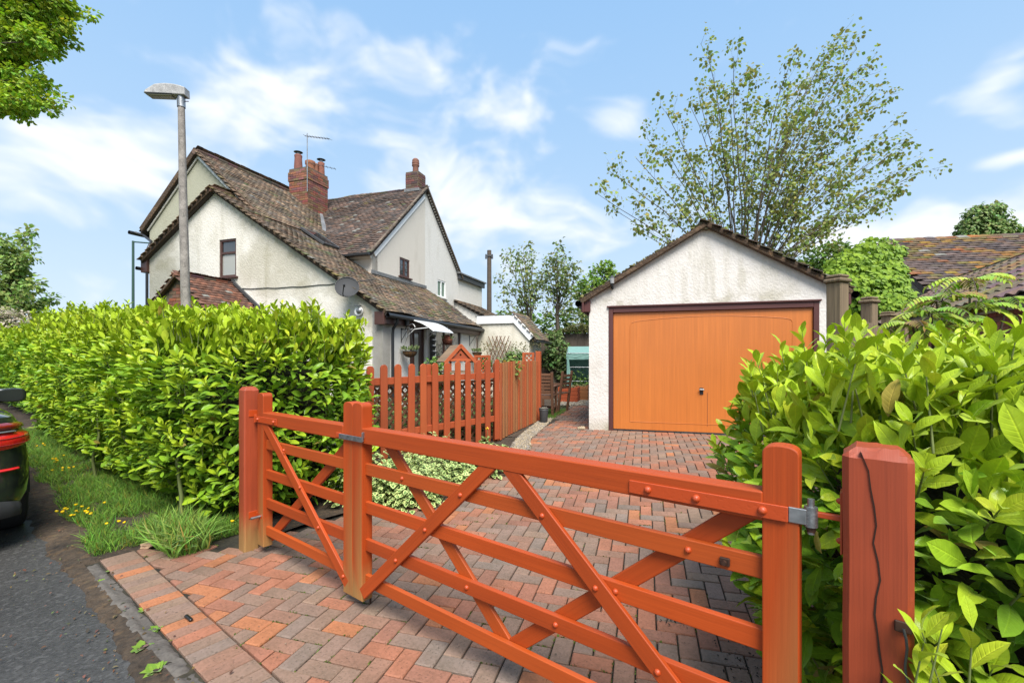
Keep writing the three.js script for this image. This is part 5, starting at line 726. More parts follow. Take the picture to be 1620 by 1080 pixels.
  const potGeo = (pr2) => new THREE.LatheGeometry(pr2.map(p => new THREE.Vector2(...p)), 18);
  const cA = chimney(-6.12, -5.33, -3.5, -4.42, 5.7, 7.55, BRICKS, 200); const hA = 1.85;
  const pot = (x, z, prof, col) => add('chimney_pot', potGeo(prof), mat(col, { roughness: 0.85, map: tileMap }), cA, v(x, hA, z));
  pot(-0.16, 0.30, [[0.13, 0], [0.135, 0.1], [0.115, 0.42], [0.125, 0.45], [0.125, 0.5], [0.10, 0.52]], [0.26, 0.10, 0.075]); pot(0.06, -0.0, [[0.15, 0], [0.14, 0.25], [0.165, 0.28], [0.165, 0.38], [0.13, 0.40]], [0.38, 0.15, 0.075]); pot(0.12, -0.16, [[0.11, 0], [0.10, 0.30], [0.115, 0.33], [0.10, 0.36]], [0.34, 0.14, 0.08]); pot(0.20, -0.36, [[0.12, 0], [0.105, 0.40], [0.115, 0.46], [0.09, 0.47]], [0.30, 0.11, 0.07]);
  for (const [x, z, y] of [[-0.16, 0.30, 0.55], [0.20, -0.36, 0.52]]) { add('cowl', new THREE.CylinderGeometry(0.055, 0.055, 0.10, 10), M.galv, cA, v(x, hA + y, z)); add('cowl', new THREE.ConeGeometry(0.145, 0.05, 16), M.darkGrey, cA, v(x, hA + y + 0.08, z)); }
  const cB = chimney(-2.5, -2.02, -4.88, -5.36, 6.55, 7.5, [[0.16, 0.085, 0.06], [0.13, 0.075, 0.055], [0.20, 0.10, 0.07]], 230); add('chimney_pot', potGeo([[0.105, 0], [0.095, 0.24], [0.125, 0.27], [0.125, 0.31], [0.105, 0.325], [0.125, 0.35], [0.125, 0.39], [0.105, 0.405], [0.12, 0.43], [0.11, 0.48], [0.07, 0.52], [0.0, 0.53]]), mat([0.24, 0.105, 0.07], { roughness: 0.85, map: tileMap }), cB, v(0, 0.95, 0)); add('flashing', bx(0.56, 0.10, 0.56, 0.01), M.lead, cB, v(0, 0.32, 0));
  // --- things fixed on the cottage
  const W = (x, y, z) => house.localToWorld(v(x, y, z)), RY = house.rotation.y; house.updateMatrixWorld(true);
  { const g = thing('tv_aerial', 'thin television aerial on a mast strapped to the large chimney', 'aerial', W(-5.31, 6.7, -3.45), RY); add('mast', tubeGeo([v(0, 0, 0), v(0, 1.9, 0)], 0.016, 6), M.galv, g); const t = new Tubes(5); t.tube([v(-0.1, 1.83, 0), v(0.78, 1.66, -0.15)], 0.010); for (let i = 0; i < 9; i++) { const k = i / 8, p = v(mix(-0.05, 0.76, k), mix(1.82, 1.665, k), mix(0, -0.146, k)); t.tube([p.clone().add(v(0.02, 0, -0.11)), p.clone().add(v(-0.02, 0, 0.11))], 0.005); } t.tube([v(0.02, 0.95, 0), v(0.8, 0.78, -0.4)], 0.009); for (let i = 0; i < 7; i++) { const k = i / 6, p = v(mix(0.1, 0.78, k), mix(0.93, 0.785, k), mix(-0.04, -0.39, k)); t.tube([p.clone().add(v(0.04, 0, 0.09)), p.clone().add(v(-0.04, 0, -0.09))], 0.005); } add('antenna', t.geo(), M.darkGrey, g); }
  { const g = thing('satellite_dish', 'dark grey satellite dish on the cottage gable near the roof edge', 'satellite dish', W(-0.74, 2.70, 0.02), RY); const prof = []; for (let i = 0; i <= 8; i++) prof.push(new THREE.Vector2(0.245 * i / 8 + 0.001, 0.055 * (i / 8) ** 2)); const ds = new THREE.Group(); ds.name = 'dish'; ds.position.set(0.02, 0.06, 0.24); ds.rotation.set(1.05, 0, -0.55); g.add(ds); add('reflector', new THREE.LatheGeometry(prof, 28), mat([0.028, 0.029, 0.031], { roughness: 0.7 }), ds).scale.set(1, 1, 1.08); add('rim', new THREE.TorusGeometry(0.245, 0.008, 6, 28).rotateX(Math.PI / 2), M.black, ds, v(0, 0.055, 0)); add('feed_arm', tubeGeo([v(0, -0.01, 0.2), v(0, 0.12, 0.26), v(0, 0.30, 0.16)], 0.011, 6), M.black, ds); add('receiver', new THREE.CapsuleGeometry(0.025, 0.05, 4, 8), M.black, ds, v(0, 0.30, 0.14)); add('bracket', tubeGeo([v(0, 0, 0), v(0, -0.02, 0.10), v(0.0, 0.05, 0.22)], 0.02, 8), M.black, g); }
  { const g = thing('security_light', 'small round silver security light under the roof edge of the cottage', 'lamp', W(-0.58, 2.28, 0.02), RY); add('housing', new THREE.CylinderGeometry(0.10, 0.10, 0.05, 20).rotateX(Math.PI / 2), M.whitePaint, g, v(0, 0, 0.03)); add('lens', new THREE.SphereGeometry(0.07, 16, 8).scale(1, 1, 0.6), M.galv, g, v(0.03, 0.0, 0.06)); add('hood', bx(0.14, 0.02, 0.10, 0.005), M.galv, g, v(0, 0.11, 0.06)); }
  { // door canopy
    const g = thing('door_canopy', 'white curved canopy over the cottage front door', 'canopy', W(0, 2.0, -1.4), RY); const p = []; for (let i = 0; i <= 10; i++) { const t = i / 10; p.push([0.02 + 0.74 * t, 0.16 - 0.30 * t * t + 0.02 * t]); } const sh = new THREE.Shape(p.map(q => new THREE.Vector2(...q))); for (let i = 10; i >= 0; i--) sh.lineTo(p[i][0], p[i][1] - 0.018); const ge = new THREE.ExtrudeGeometry(sh, { depth: 1.0, bevelEnabled: false }); ge.translate(0, 0, -0.5); add('shell', ge, pmat([0.78, 0.80, 0.80], { roughness: 0.3, transmission: 0.2, thickness: 0 }), g);
    for (const s of [-1, 1]) { const t = new Tubes(6); t.tube(p.map(q => v(q[0], q[1] - 0.02, s * 0.49)), 0.016); t.tube([v(0.02, -0.28, s * 0.49), v(0.02, 0.15, s * 0.49)], 0.014); const sc = []; for (let i = 0; i <= 20; i++) { const a = i / 20 * Math.PI * 1.8, R = 0.10 * (1 - i / 30); sc.push(v(0.16 + R * Math.cos(a), -0.04 + R * Math.sin(a), s * 0.49)); } t.tube(sc, 0.008); t.tube([v(0.02, -0.26, s * 0.49), v(0.25, -0.08, s * 0.49), v(0.66, -0.05, s * 0.49)], 0.010); add('bracket', t.geo(), M.whitePaint, g); } }
  { const g = thing('wall_lantern', 'black lantern on the cottage wall left of the door canopy', 'lamp', W(0.0, 2.0, -0.72), RY); add('arm', tubeGeo([v(0, -0.08, 0), v(0.12, -0.10, 0), v(0.16, 0.0, 0)], 0.012, 6), M.black, g); add('lantern', new THREE.CylinderGeometry(0.06, 0.045, 0.13, 6), M.black, g, v(0.16, 0.06, 0)); add('cap', new THREE.ConeGeometry(0.075, 0.06, 6), M.black, g, v(0.16, 0.15, 0)); }
  const r = rng(303);
  const basket = (label, x, y, z, R, ball, plant, wallBracket) => { const g = thing('hanging_basket', label, 'hanging basket', W(x, y, z), RY, null); const shell = ball ? new THREE.SphereGeometry(R, 20, 14) : new THREE.SphereGeometry(R, 20, 8, 0, 6.2832, Math.PI / 2, Math.PI / 2); if (!ball) shell.scale(1, 0.85, 1); add('liner', shell, ball ? mat([0.26, 0.085, 0.05], { roughness: 0.95, map: soilMap, bumpMap: soilBump, bumpScale: 0.02 }) : mat([0.24, 0.135, 0.055], { roughness: 0.95, map: soilMap }), g); const t = new Tubes(4); if (!ball) { for (let i = 0; i < 10; i++) { const a = i / 10 * 6.28, q = []; for (let k = 0; k <= 6; k++) { const b = k / 6 * Math.PI / 2; q.push(v(Math.cos(a) * R * 1.02 * Math.cos(b), -R * 0.87 * Math.sin(b), Math.sin(a) * R * 1.02 * Math.cos(b))); } t.tube(q, 0.004); } const ring = []; for (let i = 0; i <= 20; i++) ring.push(v(Math.cos(i / 20 * 6.2832) * R * 1.03, 0, Math.sin(i / 20 * 6.2832) * R * 1.03)); t.tube(ring, 0.007); } const top = v(0, ball ? 0.34 : 0.50, 0); for (let i = 0; i < 3; i++) { const a = i * 2.09 + 0.4; t.tube([v(Math.cos(a) * R, ball ? R * 0.5 : 0, Math.sin(a) * R), top], 0.0035); } add('wire', t.geo(), M.black, g); if (wallBracket) { const b = new Tubes(5); b.tube([v(-x + 0.01, 0.20, 0), v(-x + 0.01, 0.54, 0)], 0.010); b.tube([v(-x + 0.01, 0.50, 0), v(0.03, 0.52, 0)], 0.009); b.tube([v(-x + 0.01, 0.24, 0), v(-0.05, 0.51, 0)], 0.007); add('bracket', b.geo(), M.black, g); } const L = []; for (let i = 0; i < plant; i++) { const a = r() * 6.28, q = Math.sqrt(r()) * R; L.push([leafM(v(Math.cos(a) * q, 0.01 + r() * 0.05, Math.sin(a) * q), v(Math.cos(a) * 0.6, 1, Math.sin(a) * 0.6).addScaledVector(rv(r), 0.6), rv(r), 0.07 + 0.06 * r(), 0.8), mix3([0.08, 0.16, 0.03], [0.30, 0.34, 0.16], r())]); } if (plant) inst('plant', LEAF1, M.leaf, L, g); };
  basket('coir hanging basket on a wall bracket left of the cottage door', 0.24, 1.40, -0.72, 0.165, false, 50, true); basket('rust-brown ball-shaped hanging basket in front of the cottage window', 0.62, 1.70, -1.85, 0.135, true, 14, false); basket('small coir hanging basket at the far end of the cottage wall', 0.26, 1.42, -4.55, 0.15, false, 40, true);
  { // tiered wall pots beside the door
    const g = thing('tiered_planter', 'tall dark stack of wall pots between cottage door and window', 'planter', W(0.06, 0.0, -2.08), RY); for (let i = 0; i < 8; i++) { const b = add('pot', new THREE.CylinderGeometry(0.085, 0.06, 0.11, 12, 1, false, 0, Math.PI), M.darkGrey, g, v(0.02, 0.78 + i * 0.145, 0)); b.rotation.z = -0.15; } add('rail', bx(0.02, 1.4, 0.12, 0.004), M.darkGrey, g, v(-0.02, 1.2, 0)); const L = []; for (let i = 0; i < 90; i++) { const k = i < 50 ? 8 : r() * 8; L.push([leafM(v(0.05 + 0.1 * r(), 0.86 + k * 0.145 + 0.05 * r(), (r() - 0.5) * 0.24), rv(r).setY(0.5 * r()), UP, 0.08, 1), mix3([0.16, 0.22, 0.06], [0.42, 0.45, 0.26], r())]); } inst('plant', LEAF1, M.leaf, L, g); }
  { // climber and trellis on the low extension wall
    const g = thing('fan_trellis', 'brown diamond trellis fixed to the low cream extension wall', 'trellis', W(0.75, 0.5, -5.15), RY); for (const s of [-1, 1]) for (let i = -5; i < 6; i++) { const a = v(i * 0.13, 0, s * 0.008), b = v(i * 0.13 + s * 0.62, 1.45, s * 0.008); const lim = 0.42; let t0 = 0, t1 = 1; for (const q of [-lim, lim]) { const t = (q - a.x) / (b.x - a.x); if ((q < 0) === (b.x > a.x)) t0 = Math.max(t0, t); else t1 = Math.min(t1, t); } if (t1 - t0 < 0.05) continue; beam('lath', a.clone().lerp(b, Math.max(0, t0)), a.clone().lerp(b, Math.min(1, t1)), 0.022, 0.008, M.brownWood, g, v(0, 0, 1).cross(b.clone().sub(a)).normalize(), 0); } }
  { const g = thing('climbing_shrub', 'bushy green climber against the low cream extension wall', 'shrub', W(1.15, 0.0, -4.9), RY), L = []; for (let i = 0; i < 1500; i++) { const k = r(), c = k < 0.6 ? [0.25, 1.15, 0.1, 0.36] : k < 0.8 ? [-0.75, 1.1, 0, 0.2] : [0.2, 0.6, 0.1, 0.4], d = rv(r).normalize().multiplyScalar(c[3] * Math.pow(r(), 0.4)); L.push([leafM(v(c[0] + d.x, c[1] + d.y * 1.1, c[2] + d.z * 0.6), d.clone().addScaledVector(rv(r), 0.4).setY(d.y * 0.3 - 0.1), UP.clone().addScaledVector(d, 1), 0.07 + 0.04 * r(), 1.2), mix3([0.06, 0.16, 0.02], [0.20, 0.34, 0.05], r() * (0.4 + d.y + 0.4))]); } for (let i = 0; i < 260; i++) { const a = v(-0.9 + 2.0 * r(), 1.5 + 0.3 * r() - 0.3 * Math.abs(r() - 0.5), 0.02 + 0.08 * r()); L.push([leafM(a, rv(r).setY(r() * 0.7), rv(r), 0.06, 1), mix3([0.10, 0.12, 0.04], [0.28, 0.22, 0.08], r())]); } inst('foliage', LEAF1, M.leaf, L, g); const t = new Tubes(4); for (let i = 0; i < 14; i++) t.tube([v(0.2, -0.1, 0), v(0.2 + (r() - 0.5) * 0.4, 0.6, 0.05), v(-0.6 + 1.6 * r(), 1.5, 0.04)], x => 0.012 - 0.008 * x); add('stem', t.geo(), M.bark, g); }
}

// ================================================================ THE GARAGE
{
  const v = (x, y, z) => new THREE.Vector3(x, y, z), g = thing('garage', 'white roughcast garage with a low tiled gable and orange up-and-over door', 'garage', V(1.34, 0.22, 7.91), -16.3 * Math.PI / 180);
  const W = 3.75, ex = 2.0, apx = 1.877, ae = 2.28, sl = 0.575, ap = ae + sl * 1.877, dp = 5.6;
  add('front_wall', shapeWall([[0, -0.25], [W, -0.25], [W, ae], [apx, ap], [0, ae]], [[0.334, -0.3 + 0.06, 3.485, 2.11]], 0.225), M.dash, g);
  add('side_wall', new THREE.BoxGeometry(0.22, ae + 0.25, dp), M.dash, g, v(0.11, (ae - 0.25) / 2, -0.226 - dp / 2)); add('side_wall', new THREE.BoxGeometry(0.22, ae + 0.25, dp), M.dash, g, v(W - 0.11, (ae - 0.25) / 2, -0.226 - dp / 2)); add('back_wall', shapeWall([[0, -0.25], [W, -0.25], [W, ae], [apx, ap], [0, ae]], [], 0.2), M.dash, g, v(0, 0, -dp - 0.228));
  // door
  const fz = -0.035; add('door_frame', bx(0.075, 2.11, 0.09, 0.006), M.maroon, g, v(0.334 + 0.0375, 1.055, fz)); add('door_frame', bx(0.075, 2.11, 0.09, 0.006), M.maroon, g, v(3.485 - 0.0375, 1.055, fz)); add('door_frame', bx(3.0, 0.095, 0.09, 0.006), M.maroon, g, v(1.9095, 2.0625, fz)); add('drip_bead', bx(3.2, 0.025, 0.05, 0.004), M.maroon, g, v(1.9095, 2.118, 0.012));
  const orange = pmat([0.575, 0.172, 0.031], { roughness: 0.42, map: doorMap, bumpMap: doorBump, bumpScale: 0.0012, clearcoat: 0.2, clearcoatRoughness: 0.4 });
  const door = add('garage_door', bx(2.995, 1.985, 0.05, 0.004), orange, g, v(1.9095, 1.018, -0.055));
  { const p = door.geometry.attributes.position, uv = door.geometry.attributes.uv; for (let i = 0; i < p.count; i++) uv.setXY(i, p.getX(i), p.getY(i)); }
  { const pts = [], hw = 1.22, yb = -0.86, yt = 0.83; const P = (x, y) => pts.push(v(x, y, 0.0255)); P(-hw, yb); P(hw, yb); P(hw, yt - 0.05); P(hw - 0.015, yt - 0.015); P(hw - 0.06, yt); for (let i = 0; i <= 20; i++) { const x = hw - 0.1 - i / 20 * (2 * hw - 0.2); P(x, yt + 0.075 * (1 - (x / hw) ** 2)); } P(-hw + 0.05, yt - 0.005); P(-hw + 0.012, yt - 0.02); P(-hw, yt - 0.06); P(-hw, yb); add('panel_moulding', tubeGeo(pts, 0.005, 6), orange, door); add('centre_joint', bx(0.005, 0.55, 0.004, 0.001), M.maroon, door, v(0.0, -0.62, 0.0255)); }
  add('handle_plate', bx(0.055, 0.11, 0.012, 0.004), M.black, door, v(-0.09, -0.32, 0.03)); add('handle', new THREE.CapsuleGeometry(0.012, 0.06, 4, 10).rotateZ(Math.PI / 2), M.galv, door, v(-0.09, -0.295, 0.06)); add('handle', new THREE.CylinderGeometry(0.01, 0.01, 0.04, 8).rotateX(Math.PI / 2), M.galv, door, v(-0.09, -0.295, 0.045)); add('threshold_strip', bx(3.0, 0.02, 0.05, 0.004), M.black, g, v(1.9095, 0.012, -0.05));
  // roof
  const a = Math.atan(sl), c = Math.cos(a), s = Math.sin(a), over = 0.12, roofP = [[0.10, 0.062, 0.048], [0.085, 0.056, 0.046], [0.12, 0.07, 0.05], [0.075, 0.055, 0.048]], moss = [[0.10, 0.095, 0.03], [0.13, 0.12, 0.04], [0.09, 0.075, 0.04]];
  for (const q of [-1, 1]) { const ex2 = apx + q * 2.03, ey = ap - sl * 2.03, rf = slab('roof', [v(apx, ap + 0.05, 0.05), v(ex2, ey + 0.05, 0.05), v(ex2, ey + 0.05, -dp - 0.35), v(apx, ap + 0.05, -dp - 0.35)], 0.05, M.roofDeck, g); tiles(rf, v(ex2, ey + 0.055, q > 0 ? 0.07 : -dp - 0.35), v(0, 0, q > 0 ? -1 : 1), v(-q * c, s, 0), dp + 0.42, 2.03 / c, { pal: roofP, seed: 240 + q, w: 0.165, gauge: 0.1, moss, mossy: 0.5 });
    beam('verge', v(ex2 - q * 0.02, ey + 0.02, 0.06), v(apx, ap + 0.03, 0.06), 0.08, 0.09, M.vergeM, g, UP, 0.012);
    const mo = rng(250 + q), L = []; for (let i = 0; i < 240; i++) { const t = mo(); if (q < 0 && mo() < 0.55) continue; L.push([mtx(v(mix(apx, ex2, t), mix(ap, ey, t) + 0.085 + 0.012 * mo(), 0.09 - 0.16 * mo()), qEul(mo() * 6, mo() * 6, mo() * 6), v(1, 0.6, 1).multiplyScalar(0.012 + 0.03 * mo() * mo())), mix3([0.09, 0.085, 0.025], [0.16, 0.15, 0.05], mo())]); } inst('moss_clump', pebble, mat([1, 1, 1], { roughness: 1 }), L, rf);
    add('fascia', bx(0.03, 0.20, dp + 0.3, 0.004), M.maroon, g, v(ex2 - q * 0.06, ey - 0.06, -dp / 2 - 0.05)); add('eave_box', bx(0.16, 0.2, 0.10, 0.006), M.maroon, g, v(ex2 - q * 0.1, ey - 0.055, 0.0)); const t = new Tubes(8); t.tube([v(ex2 + q * 0.03, ey - 0.01, 0.06), v(ex2 + q * 0.03, ey - 0.03, -dp - 0.3)], 0.055); add('gutter', t.geo(), M.black, g); void over; }
  ridgeTiles(g, v(apx, ap + 0.10, 0.09), v(apx, ap + 0.10, -dp - 0.3), 0.12, 0.3, [[0.20, 0.13, 0.085], [0.15, 0.10, 0.07]], 260);
  g.updateMatrixWorld(true); const wl = g.localToWorld(v(0.40, 2.50, 0.0));
  const l = thing('wall_lantern', 'dark lantern with clear shade high on the left of the garage gable', 'lamp', wl, g.rotation.y); add('base', bx(0.035, 0.07, 0.035, 0.006), M.black, l, v(0, -0.05, 0.02)); add('arm', tubeGeo([v(0, -0.06, 0.02), v(0, -0.07, 0.09), v(0, -0.02, 0.10)], 0.010, 6), M.black, l); add('shade', new THREE.CylinderGeometry(0.042, 0.034, 0.10, 10), pmat([0.75, 0.77, 0.78], { roughness: 0.15, transmission: 0.6, thickness: 0 }), l, v(0, 0.05, 0.10)); add('cap', new THREE.ConeGeometry(0.048, 0.045, 10), M.darkGrey, l, v(0, 0.12, 0.10)); add('collar', new THREE.CylinderGeometry(0.028, 0.018, 0.05, 10), M.black, l, v(0, -0.02, 0.10));
  const st = new THREE.Group(); void st; const r = rng(270), L = []; for (let i = 0; i < 40; i++) L.push([mtx(g.localToWorld(v(-0.08 - 0.10 * r(), 0.02, 0.02 - 0.12 + 0.2 * r())), qEul(r() * 6, r() * 6, r() * 6), 0.01 + 0.02 * r()), [0.36, 0.28, 0.18]]); tag(inst('rubble', pebble, mat([1, 1, 1], { roughness: 0.9 }), L, scene), 'crumbs of stone against the left foot of the garage', 'stones');
}

// ================================================================ TIMBER FENCES
{ // close-boarded fence beside the garage, running off to the right
  const pts = [[2.29, 3.2], [3.30, 4.2], [4.40, 5.32], [5.5, 6.4]], f = thing('garden_fence', 'weathered grey timber fence with capped posts right of the garage', 'fence', VG(2.29, 3.2)), b = f.position, turn = Math.atan2(1.02, 1.02), r = rng(111);
  pts.forEach(([X, D], i) => { const h = 1.88 - 0.02 * i, p = V(X, 0.1 + h / 2, D).sub(b), m = add('fence_post', bx(0.098, h, 0.098, 0.008), M.greyWood, f, p); m.rotation.y = turn * 0.55; const c = add('post_cap', bx(0.128, 0.03, 0.128, 0.012), M.greyWood, f, p.clone().add(new THREE.Vector3(0, h / 2 + 0.015, 0))); c.rotation.y = turn * 0.55; const d = add('post_cap', bx(0.105, 0.022, 0.105, 0.01), M.greyWood, f, p.clone().add(new THREE.Vector3(0, h / 2 + 0.045, 0))); d.rotation.y = turn * 0.55; });
  for (let i = 0; i < 3; i++) { const [a, c] = [pts[i], pts[i + 1]]; for (const [y, h] of [[1.70, 0.09], [1.0, 0.08]]) beam('rail', V(mix(a[0], c[0], 0.05), y, mix(a[1], c[1], 0.05)).sub(b), V(mix(a[0], c[0], 0.95), y, mix(a[1], c[1], 0.95)).sub(b), h, 0.04, M.greyWood, f); for (let k = 0; k < 11; k++) { const t = 0.09 + k * 0.082, m = add('board', bx(0.085, 1.6, 0.016, 0.003), M.greyWood, f, V(mix(a[0], c[0], t) + 0.03, 0.96 + 0.015 * (r() - 0.5), mix(a[1], c[1], t) - 0.03).sub(b)); m.rotation.y = turn; } }
}
{ // tall boarded fence across the end of the garden
  const f = thing('garden_fence', 'tall dark boarded fence across the far end of the path', 'fence', V(2, 0.22, 17)), r = rng(112);
  for (let i = 0; i < 64; i++) { const m = add('board', bx(0.145, 2.16, 0.018, 0.003), M.darkFence, f, new THREE.Vector3(-3.6 + i * 0.125, 1.08 + 0.02 * (r() - 0.5), (i % 2) * 0.012)); m.rotation.z = (r() - 0.5) * 0.012; }
  for (const y of [0.4, 1.85]) add('rail', bx(8.2, 0.09, 0.04), M.darkFence, f, new THREE.Vector3(0.2, y, -0.03));
  const L = [], r2 = rng(113); for (let i = 0; i < 2600; i++) { const x = -0.6 + 2.6 * r2(); L.push([leafM(new THREE.Vector3(x, 2.22 + 0.32 * r2() * (0.5 + 0.5 * Math.sin(x * 3)), 0.1 + (r2() - 0.6) * 0.5), rv(r2).setY(r2() - 0.6), UP.clone().addScaledVector(rv(r2), 0.5), 0.07, 1.2), mix3([0.10, 0.11, 0.03], [0.20, 0.20, 0.05], r2())]); }
  const c = thing('climber', 'mossy climber hanging over the top of the far boarded fence', 'climber', V(2, 0.22, 17.02)); inst('foliage', LEAF1, M.leaf, L, c); const t = new Tubes(4); t.tube([new THREE.Vector3(-0.6, 2.2, -0.05), new THREE.Vector3(0.7, 2.3, -0.02), new THREE.Vector3(2, 2.22, -0.05)], 0.02); add('stem', t.geo(), M.bark, c);
}

// ================================================================ NEIGHBOURS
{
  const RUST = [[0.29, 0.15, 0.03], [0.23, 0.125, 0.03], [0.17, 0.11, 0.035]], SLATE = [[0.105, 0.072, 0.066], [0.085, 0.062, 0.06], [0.125, 0.085, 0.075], [0.095, 0.07, 0.068]];
  const nb = thing('bungalow', 'brown tiled bungalow roof with rusty orange moss beyond the garage', 'house', V(9, 0.3, 12)), o = nb.position, P = (u, v, D) => at(u, v, D).sub(o);
  const A = P(1392, 384, 15.6), Bp = P(1690, 371, 14.4), dir = Bp.clone().sub(A).normalize(); const down = new THREE.Vector3(dir.z, 0, -dir.x).normalize(); if (down.z < 0) down.negate(); const sl = new THREE.Vector3(down.x * 0.80, -0.60, down.z * 0.80), Ls = 4.2;
  const a0 = A.clone().addScaledVector(sl, Ls), b0 = Bp.clone().addScaledVector(sl, Ls);
  const rf = slab('roof', [A, Bp, b0, a0], 0.08, M.roofDeck, nb); tiles(rf, a0, dir, sl.clone().negate(), A.distanceTo(Bp), Ls, { w: 0.30, gauge: 0.155, t: 0.022, pal: SLATE, seed: 301, moss: RUST, mossy: 0.60, spotty: 0.28, camber: 0.012 });
  ridgeTiles(rf, A.clone().add(new THREE.Vector3(0, 0.06, 0)), Bp.clone().add(new THREE.Vector3(0, 0.06, 0)), 0.14, 0.42, [[0.30, 0.21, 0.10], [0.24, 0.17, 0.09], [0.34, 0.27, 0.16]], 302);
  const back = slab('roof', [A, Bp, Bp.clone().add(new THREE.Vector3(-down.x * 3.4, -2.5, -down.z * 3.4)), A.clone().add(new THREE.Vector3(-down.x * 3.4, -2.5, -down.z * 3.4))], 0.08, M.roofDeck, nb); void back;
  beam('barge_board', A.clone().add(new THREE.Vector3(0, -0.16, 0)).addScaledVector(dir, -0.04), a0.clone().add(new THREE.Vector3(0, -0.16, 0)).addScaledVector(dir, -0.04), 0.18, 0.03, M.maroon, nb);
  const eh = a0.y - 0.1; const wd = beam('wall', a0.clone().addScaledVector(down, -0.35).setY(eh / 2 - 0.4), b0.clone().addScaledVector(down, -0.35).setY(eh / 2 - 0.4), eh + 0.7, 0.2, M.gable, nb, UP, 0); void wd;
  { const g = new THREE.BufferGeometry(), q = [A, a0, A.clone().add(new THREE.Vector3(-down.x * 3.4, -2.5, -down.z * 3.4))].map(p => p.clone().addScaledVector(dir, 0.15).add(new THREE.Vector3(0, -0.12, 0))); const w = []; q.forEach(p => w.push(p.x, p.y, p.z)); const q0 = q[1].clone().setY(-0.4), q2 = q[2].clone().setY(-0.4); w.push(q[1].x, q[1].y, q[1].z, q0.x, q0.y, q0.z, q2.x, q2.y, q2.z, q[1].x, q[1].y, q[1].z, q2.x, q2.y, q2.z, q[2].x, q[2].y, q[2].z); g.setAttribute('position', new THREE.Float32BufferAttribute(w, 3)); g.computeVertexNormals(); uvBox(g, 1); add('gable_wall', g, M.gable, nb); }
  // ivy over its left end
  const iv = thing('roof_ivy', 'bright green ivy smothering the left end of the bungalow roof', 'ivy', V(9, 0.3, 12)), r = rng(310), L = [];
  const cl = [[1385, 402, 14.6, 0.62], [1362, 420, 13.9, 0.75], [1340, 432, 13.4, 0.62], [1390, 440, 13.6, 0.6], [1408, 462, 12.9, 0.42], [1372, 458, 13.2, 0.7], [1350, 470, 13.0, 0.7], [1404, 412, 14.4, 0.35], [1420, 398, 14.7, 0.2], [1395, 485, 12.6, 0.5], [1412, 440, 13.3, 0.4], [1415, 455, 12.9, 0.35], [1425, 470, 12.5, 0.3], [1430, 482, 12.2, 0.32], [1420, 492, 12.0, 0.3], [1412, 425, 13.8, 0.3], [1320, 452, 13.0, 0.5], [1418, 480, 12.4, 0.25]];
  for (let i = 0; i < 9000; i++) { const c = cl[Math.floor(r() * cl.length)], d = rv(r).normalize().multiplyScalar(c[3] * Math.pow(r(), 0.3)), p = at(c[0], c[1], c[2]).add(d).sub(iv.position); L.push([leafM(p, d.clone().setY(-0.5).addScaledVector(rv(r), 0.5), UP.clone().add(new THREE.Vector3(0, 0, 0.8)).addScaledVector(d, 0.8).addScaledVector(rv(r), 0.4), 0.11 + 0.05 * r(), 1.6), mix3([0.10, 0.22, 0.015], [0.30, 0.44, 0.03], clamp(r() * 0.7 + d.y * 0.5 + 0.1))]); }
  inst('foliage', LEAF1, M.leaf, L, iv); const t = new Tubes(4); for (let i = 0; i < 16; i++) { const c = cl[i % cl.length], p = at(c[0], c[1], c[2]).sub(iv.position); t.tube([p.clone().setY(-0.2), p.clone().lerp(p.clone().setY(0), 0.4).add(rv(r).multiplyScalar(0.2)), p], 0.02); } add('stem', t.geo(), M.bark, iv);
  // nearer brick building with chunky profiled tiles
  const h2 = thing('brick_outbuilding', 'red brick building at the right edge under a mossy profiled tile roof', 'house', V(8, 0.22, 9)), q = h2.position;
  const ed = new THREE.Vector3(0.414, 0, -0.91), nd = new THREE.Vector3(0.91, 0, 0.414), e0 = V(6.86 - 0.414 * 5, 2.30, 6.1 - 0.91 * 5).sub(q), up = nd.clone().multiplyScalar(2.3).setY(1.36).normalize(), SL = 2.68, LL = 13.0;
  const P2 = (k, s) => e0.clone().addScaledVector(ed, k).addScaledVector(up, s);
  const r2 = slab('roof', [P2(0, 0), P2(LL, 0), P2(LL, SL), P2(0, SL)], 0.06, M.roofDeck, h2);
  { // interlocking tiles with a strong roll
    const w = 0.30, gz = 0.30, prof = [], n = nd.clone().multiplyScalar(-1.36).setY(2.3).normalize(); for (let i = 0; i <= 8; i++) { const x = i / 8; prof.push([x * w, 0.028 * Math.pow(Math.sin(x * Math.PI), 2) * 1.5]); }
    const ps = []; for (let i = 0; i < 8; i++) { const [x0, h0] = prof[i], [x1, h1] = prof[i + 1], y1 = gz * 1.25; ps.push(x0, 0, h0 + 0.022, x1, 0, h1 + 0.022, x1, y1, h1, x0, 0, h0 + 0.022, x1, y1, h1, x0, y1, h0, x0, 0, h0, x1, 0, h1, x1, 0, h1 + 0.022, x0, 0, h0, x1, 0, h1 + 0.022, x0, 0, h0 + 0.022); } const tg = new THREE.BufferGeometry(); tg.setAttribute('position', new THREE.Float32BufferAttribute(ps, 3)); tg.setAttribute('uv', new THREE.Float32BufferAttribute(ps.flatMap((c, i) => i % 3 === 2 ? [] : [c]), 2)); tg.computeVertexNormals();
